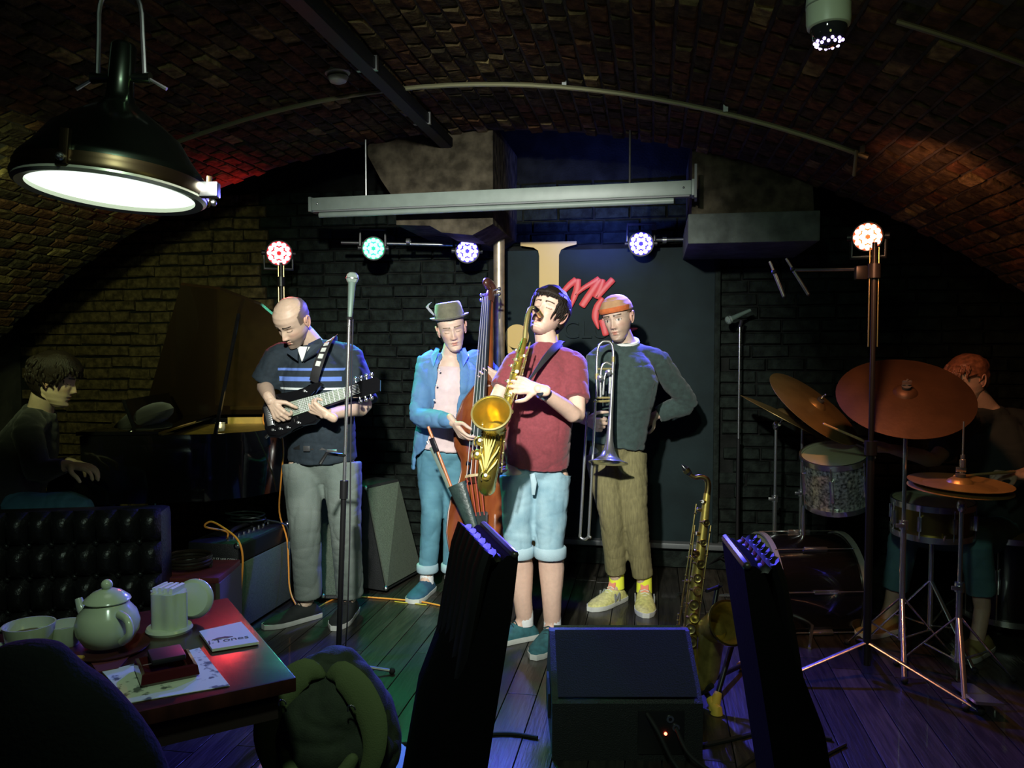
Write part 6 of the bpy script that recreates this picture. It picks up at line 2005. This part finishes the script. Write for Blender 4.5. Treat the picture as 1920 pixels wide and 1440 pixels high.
for k, e in enumerate(((-1.115, 3.3, 0.014), (-1.484, 3.211, 0.014), (-1.215, 2.903, 0.014))):
    b = BM(); tube(b, [V((mb.x, mb.y, .07)), e], .0075, n=8)
    lg = obj('leg', b, STEEL if k == 0 else BLACKMETAL, ms)
    part('rubber_foot', RUBBER, lg, ball, V(e), .015, 8, 6)
part('clip', BLACK, ms, tube, [mt, mt + V((.006, -.004, .03))], .013, n=10)
def microphone(p0, p1, label, grey):
    p0, p1 = V(p0), V(p1)
    d = (p1 - p0).normalized()
    root = thing('microphone', p0, label, 'microphone')
    L = (p1 - p0).length
    part('handle', mat('grey_mic_body', grey, .45, .3), root, lathe, [(0, 0), (.0095, 0), (.011, L * .08), (.0165, L * .74), (.02, L * .77), (.021, L * .8), (0, L * .8)], p0, d, n=18)
    part('grille_ball', mat('mic_mesh', (.25, .32, .28), .45, .4, bump=.6, bscale=900), root, lathe, [(.021, L * .77), (.0255, L * .83), (.0262, L * .87), (.024, L * .94), (.015, L * .985), (0, L)], p0, d, n=20)
    part('grille_band', CHROME, root, lathe, [(.0255, L * .84), (.0272, L * .845), (.0272, L * .865), (.0255, L * .87)], p0, d, n=20)
    return root
microphone((-1.289, 3.285, 1.56), (-1.279, 3.296, 1.753), 'grey vocal microphone on top of the stand in front of the guitarist', (.13, .19, .16))
pm_ = [mt + V((.012, .01, .0)), (-1.29, 3.309, 1.408), (-1.289, 3.285, 1.085), (-1.279, 3.236, 0.63), (-1.278, 3.201, 0.293), (-1.334, 3.324, 0.008), (-1.143, 3.077, 0.008)]
cable('microphone_cable', pm_, .0032, RUBBER, 'thin black cable hanging along the microphone stand')

# thin stand at the right of the panel with a small microphone
sb = V((0.524, 5.355, 0))
s2 = thing('microphone_stand', sb, 'slim microphone stand beside the dark panel, left of the cymbals', 'stand')
sb.y -= .25
s2.location = sb; s2['at'] = tuple(sb)
tp2 = V((0.469, 5.069, 1.56)); tp2.x, tp2.y = sb.x, sb.y
part('upper_tube', CHROME, s2, tube, [V((sb.x, sb.y, .85)), tp2], .0065, n=10)
part('lower_tube', BLACKMETAL, s2, tube, [V((sb.x, sb.y, .05)), V((sb.x, sb.y, .87))], .011, n=10)
part('clip', BLACK, s2, tube, [tp2, tp2 + V((.01, -.01, .04))], .012, n=8)
tripod(s2, sb.x, sb.y, 0, spread=.24, m=BLACKMETAL, top=.2)
microphone(tp2 + V((.06, -.02, .1)), tp2 + V((-.09, -.05, .03)), 'small dark microphone on the slim stand beside the dark panel', (.05, .05, .05))

# ---------------------------------------------------------------- stage lights
def par(c, aim, col, label, r=.075, strength=14, bracket=None):
    c = V(c)
    n = (V(aim) - c).normalized()
    x, y, z = basis(n)
    root = thing('par_can', c, label, 'stage light', 'coloured stage lights in a row')
    part('housing', BLACKMETAL, root, lathe, [(0, -.12), (r * .7, -.12), (r * .95, -.07), (r * 1.08, 0), (r * 1.08, .02), (r * .98, .02), (r * .96, 0), (0, 0)], c, n, n=28)
    base = tuple(max(0, q - .25) ** 2 for q in col)
    part('glow_plate', mat('glow_plate_' + '_'.join(str(int(q * 99)) for q in col), base, emit=strength * .12), root, lathe, [(r * .97, .001), (0, .0015)], c, n, n=28)  # emissive plate added for a coloured fringe around the LEDs
    led = mat('led_' + '_'.join(str(int(q * 99)) for q in col), col, emit=strength)
    for rr_, cnt in ((.0, 0), (r * .36, 6), (r * .76, 12)):
        for k in range(cnt):
            a = 2 * PI * k / cnt
            part('led_lens', led, root, lathe, [(r * .2, .0), (r * .195, .006), (r * .12, .011), (0, .013)], c + x * (rr_ * math.cos(a)) + y * (rr_ * math.sin(a)) + n * .003, n, n=10)
    for q in (-1, 1):
        part('yoke_knob', BLACK, root, lathe, [(0, 0), (.016, 0), (.016, .02), (0, .02)], c - n * .03 + x * (q * r * 1.1), x * q, n=10)
    b = BM(); tube(b, [c - n * .03 + x * r * 1.15, c - n * .03 + x * r * 1.15 + V((0, 0, bracket or .12)), c - n * .03 - x * r * 1.15 + V((0, 0, bracket or .12)), c - n * .03 - x * r * 1.15], [(.01, .003)] * 4, n=6, up=n); obj('yoke', b, BLACKMETAL, root)
    return root
CAMP = (0.0, 1.0, 1.5)
pars = [par((-2.331, 4.748, 2.026), CAMP, (1, .25, .3), 'stage light glowing pinkish red above the guitarist', r=.076, strength=7, bracket=-.1),
        par((-1.727, 4.805, 2.05), CAMP, (.25, 1, .72), 'stage light glowing green above the gap between guitarist and bass player', r=.068, strength=2.6),
        par((-1.149, 4.906, 2.033), CAMP, (.42, .36, 1), 'stage light glowing blue violet left of the brass pole', r=.07, strength=3.2),
        par((-0.079, 5.046, 2.073), CAMP, (.42, .36, 1), 'stage light glowing blue violet above the orange cap', r=.072, strength=3.2),
        par((0.597, 5.115, 2.089), CAMP, (.25, 1, .72), 'stage light glowing green above the slim microphone stand', r=.074, strength=2.6),
        par((0.921, 3.741, 1.912), CAMP, (1, .5, .36), 'stage light glowing warm white on the tall stand by the drums', r=.06, strength=9, bracket=-.09)]
# wall bar that carries the four middle pars
br = thing('lighting_bar', V((-.6, 5.05, 2.17)), 'thin metal bar along the back wall carrying the coloured stage lights', 'bar')
part('rail', STEEL, br, tube, [(-1.955, 4.848, 2.097), (-1.108, 4.936, 2.072)], .012, n=10)
part('rail', STEEL, br, tube, [(-0.135, 5.078, 2.098), (0.731, 5.221, 2.117)], .012, n=10)
for p_ in ((-1.511, 4.845, 2.093), (0.064, 5.103, 2.1), (0.377, 5.148, 2.105), (0.607, 5.2, 2.133), (-1.745, 4.855, 2.11), (-1.157, 4.938, 2.1)):
    part('hook_clamp', CHROME, br, lathe, [(.012, -.012), (.02, -.012), (.02, .012), (.012, .012)], p_, (1, .05, 0), n=10)
for X in (-1.75, -1.15, .0, .6):
    part('wall_bracket', BLACKMETAL, br, box, (X, 5.17, 2.17), (.03, .28, .03))
# stands for the two outer lights
def light_stand(top, foot, label, m=BLACKMETAL, spread=.45, rot=.2, twin=.03):
    root = thing('light_stand', V((foot[0], foot[1], 0)), label, 'stand')
    t = V(top); f = V((foot[0], foot[1], 0))
    up_ = V((f.x, f.y, t.z + .0))
    for q in (-1, 1):
        part('upright_rod', mat('brass_toned_rod', (.5, .36, .14), .3, 1), root, tube, [up_ + V((twin * q * .6, 0, 0)), V((f.x + twin * q * .6, f.y, up_.z - .42))], .0035, n=8)
    part('mast', m, root, tube, [up_ + V((0, 0, .02)), V((f.x, f.y, 1.0))], .011, n=10)
    part('mast', m, root, tube, [V((f.x, f.y, 1.02)), V((f.x, f.y, .06))], .017, n=10)
    for z in (1.0, up_.z - .1):
        part('collar', m, root, lathe, [(.012, -.03), (.026, -.03), (.026, .03), (.012, .03)], V((f.x, f.y, z)), n=12)
    for k in range(3):
        a = rot + 2 * PI * k / 3
        e = V((f.x + spread * math.cos(a), f.y + spread * math.sin(a), .014))
        b = BM(); tube(b, [V((f.x, f.y, .16)), e], [(.012, .006)] * 2, n=8)
        lg = obj('leg', b, STEEL if m is BLACKMETAL else m, root)
        part('rubber_foot', RUBBER, lg, ball, e, .018, 8, 6)
    return root
f6 = V((0.917, 3.611, 0))
pars[5].location  # stands straight above its foot
light_stand((0.921, 3.739, 1.851), f6, 'tall black light stand with brass rods in front of the drum kit', rot=3.5)
f1 = V((-2.307, 4.725, 0.248))
light_stand((-2.338, 4.774, 1.945), f1, 'light stand with thin brass rods behind the guitarist', rot=.9, spread=.3)
# boom with two thin microphones on the tall stand
bm_ = thing('boom_arm', (0.894, 3.73, 1.77), 'horizontal boom clamped to the tall light stand above the cymbals', 'boom')
part('arm_tube', STEEL, bm_, tube, [(0.896, 3.71, 1.768), (0.628, 3.806, 1.779)], .007, n=8)
part('clamp', BLACKMETAL, bm_, box, (0.887, 3.708, 1.752), (.05, .05, .06), bev=.008)
for (p0, p1, lb) in (((0.513, 3.767, 1.816), (0.578, 3.771, 1.657), 'thin pencil microphone hanging left of the boom end'), ((0.589, 3.801, 1.832), (0.69, 3.812, 1.668), 'thin pencil microphone hanging at the boom end')):
    r_ = thing('microphone', p0, lb, 'microphone', 'pencil microphones on the boom')
    part('body_tube', STEEL, r_, tube, [p0, V(p0).lerp(V(p1), .35), V(p0).lerp(V(p1), .36), p1], [.006, .006, .008, .008], n=10)
    part('tip', BLACK, r_, ball, p1, .0085, 8, 6)
    part('clip', BLACK, r_, ball, V(p0).lerp(V(p1), .3), .011, 8, 6)

# ---------------------------------------------------------------- overhead things
# projection screen housing
e0, e1 = V((-1.932, 4.392, 2.254)), V((0.19, 4.278, 2.245))
SU = (e1 - e0).normalized()
zc_ = (e0.z + e1.z) / 2
e0.z = e1.z = zc_
SU = (e1 - e0).normalized()
SV = V((-SU.y, SU.x, 0))
rs = frame(x=SU, z=(0, 0, 1))
scn = thing('projection_screen', (e0 + e1) / 2, 'long grey rolled up projection screen case hung above the band', 'screen')
SC = mat('powder_coat_grey', (.2, .245, .215), .45, var=.06)
mid = (e0 + e1) / 2
Ls = (e1 - e0).length
b = BM(); box(b, mid, (Ls, .09, .075), rot=rs, bev=.008); obj('case', b, SC, scn)
b = BM(); box(b, mid + V((0, 0, -.041)) - SV * .018, (Ls - .02, .045, .008), rot=rs); obj('case_lip', b, mat('grey_case_lip', (.15, .16, .16), .6), scn)  # lip in a darker grey than the case
b = BM(); tube(b, [e0 + SU * .04 + V((0, 0, -.06)) - SV * .02, e1 - SU * .09 + V((0, 0, -.06)) - SV * .02], (.011, .014) and [(.014, .016)] * 2, n=10); obj('bottom_bar', b, SC, scn)
for q, p_ in ((-1, e0), (1, e1)):
    b = BM(); box(b, p_ + SU * (.008 * q), (.018, .1, .085), rot=rs, bev=.006); ec = obj('end_cap', b, SC, scn)
    part('screw', STEEL, ec, ball, p_ - SU * (.04 * q) - SV * .047, .006, 8, 6)
for q in (.15, .85):
    p_ = e0.lerp(e1, q)
    part('hanging_rod', STEEL, scn, tube, [p_ + V((0, 0, .03)), V((p_.x, p_.y, VZ + math.sqrt(VR ** 2 - (p_.x - VX) ** 2) + .01))], .006, n=8)
part('side_bracket', mat('dark_bracket', (.08, .09, .09), .5), scn, box, e1 + SU * .02 + V((0, 0, .03)), (.012, .12, .17), rot=rs)

def vz(x, drop=0.03):
    return VZ + math.sqrt((VR - drop) ** 2 - (x - VX) ** 2)
# bent conduit along the vault
b = BM()
tube(b, [(x, 3.62 + .02 * math.sin(x * 2), vz(x, .035)) for x in [-2.75 + k * .13 for k in range(29)]], .011, n=8)
cdt = thing('ceiling_conduit', (-.9, 3.6, vz(-.9)), 'pale conduit bent along the curve of the brick vault', 'pipe')
obj('bent_tube', b, mat('galvanised_tube', (.26, .25, .14), .45, .5), cdt)
for x in (-2.2, -1.35, -.4, .3, .86):
    part('pipe_clip', STEEL, cdt, box, (x, 3.62, vz(x, .02)), (.02, .03, .03))
part('drop_end', MATS['galvanised_tube'], cdt, tube, [(.84, 3.62, vz(.84, .03)), (.84, 3.66, vz(.84, .03) - .1)], .007, n=8)
# dark trunking running to the stage
tr0 = [(x_, y_) for x_, y_ in ((-1.32, 2.2), (-1.32, 4.4))]
trk = thing('cable_trunking', (-1.17, 3.3, vz(-1.17, .06)), 'dark cable trunking running along the vault towards the screen', 'trunking')
part('trunk_channel', mat('dull_black', (.006, .006, .007), .8, spec=.2), trk, box, (-1.17, 3.28, vz(-1.17, .06)), (.075, 2.45, .05), bev=.004)
part('channel_lid', mat('dark_grey_lid', (.012, .012, .016), .5, spec=.3), trk, box, (-1.17, 3.28, vz(-1.17, .06) - .028), (.06, 2.45, .006))
for y in (2.4, 3.2, 4.0):
    part('saddle_clip', STEEL, trk, box, (-1.17, y, vz(-1.17, .06)), (.09, .02, .06))
c_ = V((.62, 2.05, 0))
b = BM(); tube(b, [(.66 + .09 * k, 2.42, vz(.66 + .09 * k, .03)) for k in range(14)], .008, n=8)
tag(obj('thin_pipe', b, mat('dark_pipe', (.12, .1, .06), .5), None), 'thin dark pipe on the vault right of the dome camera', 'pipe')
# smoke detector
sd_ = V((-1.371, 3.37, 2.653))
sdx = thing('smoke_detector', sd_, 'round pale smoke detector on the brick vault beside the trunking', 'detector')
nrm = V((-(sd_.x - VX), 0, -(sd_.z - VZ))).normalized()
OFFW = mat('aged_white_plastic', (.4, .45, .38), .5)
top_ = V((sd_.x, sd_.y, vz(sd_.x, .0)))
part('base_ring', OFFW, sdx, lathe, [(0, 0), (.055, 0), (.055, .02), (.045, .025), (0, .025)], top_, nrm, n=24)
part('sensing_head', OFFW, sdx, lathe, [(.03, .022), (.044, .026), (.045, .036), (.036, .055), (.02, .062), (0, .063)], top_, nrm, n=24)
part('dark_slot', BLACK, sdx, lathe, [(.0445, .03), (.0465, .031), (.0465, .035), (.0445, .036)], top_, nrm, n=24)
# dome camera
KD = .83
dc = V((0.456, 2.307, 2.369))
dcx = thing('dome_camera', dc, 'white dome security camera with a ring of lit violet diodes under the vault', 'camera')
WHP = mat('white_plastic', (.55, .62, .5), .4)
an = V((.02, -.03, -1)).normalized()
zt2 = vz(dc.x, 0)
lo = V((0.533, 2.731, 2.444))
up0 = V((dc.x, dc.y, zt2))
part('mount', WHP, dcx, tube, [up0 + V((0, 0, .02)), V((dc.x, dc.y, dc.z - .0))], .045 * KD, n=20)
part('housing', WHP, dcx, lathe, [(r_ * KD, h_ * KD) for r_, h_ in [(0, -.03), (.05, -.03), (.066, -.01), (.069, .02), (.069, .085), (.066, .1), (.06, .104), (0, .104)]], dc, an, n=32)
part('housing_seam', mat('seam_grey', (.25, .28, .24), .5), dcx, lathe, [(r_ * KD, h_ * KD) for r_, h_ in [(.0685, .03), (.0705, .031), (.0705, .035), (.0685, .036)]], dc, an, n=32)
dm = part('dome', mat('smoked_dome', (.02, .02, .025), .05, coat=1), dcx, lathe, [(r_ * KD, h_ * KD) for r_, h_ in [(.058, .1), (.057, .115), (.05, .14), (.034, .158), (.015, .165), (0, .166)]], dc, an, n=32)
led = mat('infrared_diode', (.55, .4, 1), emit=7)
x_, y_, z_ = basis(an, (0, 1, 0))
for k in range(20):
    a = R(200) + R(330) * k / 20
    rr_ = .036 if k % 2 else .043
    h_ = .157 if k % 2 else .1505
    part('infrared_led', led, dcx, ball, dc + (an * h_ + (x_ * math.cos(a) + y_ * math.sin(a)) * rr_) * KD, .0042, 8, 6)

# ---------------------------------------------------------------- industrial pendant lamp
pc = V((-1.233, 1.679, 1.788))
pax = V((-.1, -.04, 1)); pax = (pax + V((.0, 0, 0))).normalized()
lx = V((.985, .174, 0))
pax = (V((0, 0, 1)) + lx * .06 + V((-.17, .98, 0)) * .07).normalized()
pd = thing('pendant_lamp', pc, 'large industrial pendant lamp with glowing glass hanging at the upper left', 'lamp')
NICK = mat('brushed_nickel', (.13, .18, .13), .2, 1, var=.1, scale=12)
rr0 = .2
part('shade', NICK, pd, lathe, [(rr0 - .006, .02), (rr0, .02), (rr0, .04), (rr0 - .005, .048), (rr0 - .03, .078), (.14, .124), (.095, .16), (.055, .188), (.036, .203), (.03, .222), (.0285, .25), (.0285, .335), (.024, .342), (0, .342)], pc, pax, n=56)
part('rim_band', mat('dark_bronze_band', (.08, .055, .03), .35, 1), pd, lathe, [(rr0 - .004, .0), (rr0 + .006, .0), (rr0 + .008, .008), (rr0 + .004, .02), (rr0 + .004, .03), (rr0 - .002, .032)], pc, pax, n=56)
part('glass_ring', mat('pale_rim', (.6, .62, .5), .3, .6), pd, lathe, [(rr0 - .022, -.008), (rr0 - .004, -.012), (rr0 + .004, -.006), (rr0 + .004, .004), (rr0 - .02, .004), (rr0 - .022, -.008)], pc, pax, n=56)  # pale metal ring around the glass
part('diffuser_glass', mat('glowing_glass', (.86, 1, .88), emit=1.25), pd, lathe, [(rr0 - .014, .002), (rr0 * .5, .006), (0, .007)], pc, pax, n=48)
x_, y_, z_ = basis(pax, (0, 1, 0))
for k in range(3):
    a = R(-80 + 120 * k)
    d = x_ * math.cos(a) + y_ * math.sin(a)
    b = BM(); box(b, pc + d * (rr0 + .006) + pax * .035, (.02, .014, .075), rot=frame(x=d.cross(pax), z=pax), bev=.003)
    lt = obj('latch', b, MATS['dark_bronze_band'], pd)
    part('latch_screw', STEEL, lt, ball, pc + d * (rr0 + .02) + pax * .01, .009, 8, 6)
part('hinge', STEEL, pd, box, pc + lx * (rr0 + .02) + pax * .0 - V((0, 0, .0)), (.05, .025, .035), rot=frame(x=lx, z=pax), bev=.004)
neck = pc + pax * .262
side = lx
for q in (-1, 1):
    p_ = neck + side * (.05 * q)
    b = BM(); tube(b, [neck + side * (.025 * q), p_, p_ + side * (.018 * q)], [.011, .011, .014], n=10); jt = obj('yoke_joint', b, NICK, pd)
    part('wing_lever', STEEL, jt, tube, [p_ + side * (.012 * q), p_ + side * (.055 * q) - V((0, 0, .025))], [.0035, .0045], n=6)
tp_ = neck + V((0, 0, .17)) + pax * .0
b = BM(); tube(b, [neck - side * .055, neck - side * .05 + V((0, 0, .1)), neck - side * .046 + V((0, 0, .165)), neck - side * .025 + V((0, 0, .2)), neck + side * .025 + V((0, 0, .2)), neck + side * .048 + V((0, 0, .165)), neck + side * .052 + V((0, 0, .1)), neck + side * .055], .0055, n=8, sub=3)
obj('yoke', b, STEEL, pd)
part('shackle', CHROME, pd, lathe, [(0, .19), (.02, .19), (.024, .205), (.018, .225), (.012, .25), (0, .25)], neck, (0, 0, 1), n=14)
hk = neck + V((0, 0, .25))
part('suspension_rod', STEEL, pd, tube, [hk - V((0, 0, .01)), V((hk.x, hk.y, vz(hk.x, 0)))], .007, n=8)
part('ceiling_rose', NICK, pd, lathe, [(0, 0), (.05, 0), (.05, -.02), (.012, -.045), (0, -.045)], V((hk.x, hk.y, vz(hk.x, 0))), (0, 0, 1), n=20)

# ---------------------------------------------------------------- lettering on the panel
YLW = mat('yellow_sign_paint', (.5, .33, .075), .5)
REDP = mat('red_sign_paint', (.62, .06, .06), .5)
yp = YB - .07
def sign_piece(name, root, pts, m, th=.018, lift=0):
    b = BM(); prism(b, [V(p) - V((0, lift, 0)) for p in pts], (0, th, 0))
    return obj(name, b, m, root, smooth=False)
lo_ = thing('wall_sign', (-.6, yp, 1.4), 'club sign on the dark panel with a tall yellow letter and red brush script', 'sign')
J_ = [(-0.865, 5.23, 2.125), (-0.496, 5.23, 2.123), (-0.496, 5.23, 2.103), (-0.562, 5.23, 2.087), (-0.597, 5.23, 2.07), (-0.611, 5.23, 2.036), (-0.613, 5.23, 1.473), (-0.637, 5.23, 1.396), (-0.701, 5.23, 1.346), (-0.786, 5.23, 1.332), (-0.833, 5.23, 1.36), (-0.779, 5.23, 1.374), (-0.747, 5.23, 1.42), (-0.74, 5.23, 1.473), (-0.741, 5.23, 2.032), (-0.748, 5.23, 2.067), (-0.78, 5.23, 2.088), (-0.865, 5.23, 2.101)]
sign_piece('yellow_letter', lo_, J_, YLW)
b = BM(); lathe(b, [(0, 0), (.08, 0), (.08, .018), (0, .018)], (-0.887, 5.215, 1.505), (0, 1, 0), n=32); obj('yellow_ball_terminal', b, YLW, lo_, angle=40)
sign_piece('yellow_letter_hook', lo_, [(-0.965, 5.23, 1.473), (-0.922, 5.23, 1.42), (-0.833, 5.23, 1.36), (-0.786, 5.23, 1.332), (-0.868, 5.23, 1.346), (-0.951, 5.23, 1.395)], YLW)
def stroke(name, pts, w, m):
    b = BM(); tube(b, pts, [(q * .5, .006) for q in w], n=10, up=(0, -1, 0), sub=5, round_ends=True)
    return obj(name, b, m, lo_)
stroke('red_stroke', [(-0.578, 5.22, 1.799), (-0.539, 5.22, 1.84), (-0.498, 5.22, 1.871)], [.034, .04, .044], REDP)
stroke('red_stroke', [(-0.487, 5.22, 1.874), (-0.491, 5.22, 1.815), (-0.511, 5.22, 1.757), (-0.532, 5.22, 1.688)], [.044, .046, .04, .012], REDP)
stroke('red_stroke', [(-0.501, 5.22, 1.774), (-0.452, 5.22, 1.815), (-0.397, 5.22, 1.848), (-0.349, 5.22, 1.875)], [.02, .03, .034, .04], REDP)
stroke('red_stroke', [(-0.342, 5.22, 1.872), (-0.38, 5.22, 1.817), (-0.425, 5.22, 1.752), (-0.459, 5.22, 1.701)], [.04, .046, .048, .046], REDP)
stroke('red_stroke', [(-0.322, 5.22, 1.868), (-0.339, 5.22, 1.817), (-0.369, 5.22, 1.755)], [.034, .042, .04], REDP)
stroke('red_stroke', [(-0.362, 5.22, 1.755), (-0.311, 5.22, 1.816), (-0.26, 5.22, 1.87)], [.036, .042, .042], REDP)
stroke('red_stroke', [(-0.325, 5.22, 1.748), (-0.359, 5.22, 1.696), (-0.372, 5.22, 1.628), (-0.351, 5.22, 1.555)], [.03, .045, .045, .012], REDP)
stroke('red_stroke', [(-0.324, 5.22, 1.61), (-0.303, 5.22, 1.513)], [.05, .04], REDP)
stroke('red_stroke', [(-0.146, 5.22, 1.547), (-0.105, 5.22, 1.554)], [.03, .012], REDP)
REL = PANEL
for x0 in (1074, 1092, 1108):
    pass
text_mesh('CLUB', .16, m4((-0.387, 5.235, 1.542), (1, 0, 0), (0, -1, 0)), depth=.012, m=REL, name='relief_lettering', parent=lo_)

# stray things on the floor
cable('floor_cable', [(0.148, 4.648, 0.008), (0.242, 4.737, 0.008), (0.367, 4.791, 0.008)], .009, STEEL, 'short grey cable end on the stage behind the tenor saxophone')
cable('floor_cable', [(-0.107, 2.736, 0.008), (0.209, 2.887, 0.008), (0.449, 3.031, 0.008), (0.65, 3.004, 0.008)], .008, RUBBER, 'long black cable on the floor between the two tall chairs')
cable('yellow_tape_line', [(-1.421, 4.259, 0.003), (-1.228, 4.236, 0.003)], .003, mat('yellow_cord', (.6, .5, .05), .6), 'short yellow cord on the floor beside the slanted stage speaker')
b = BM(); box(b, (-0.618, 5.1, 0.014), (.16, .2, .12), bev=.01)
sb_ = tag(obj('floor_box', b, mat('dark_green_box', (.02, .03, .026), .5), None), 'low dark box at the foot of the panel behind the saxophonist', 'box')
sb_.location.z = 0
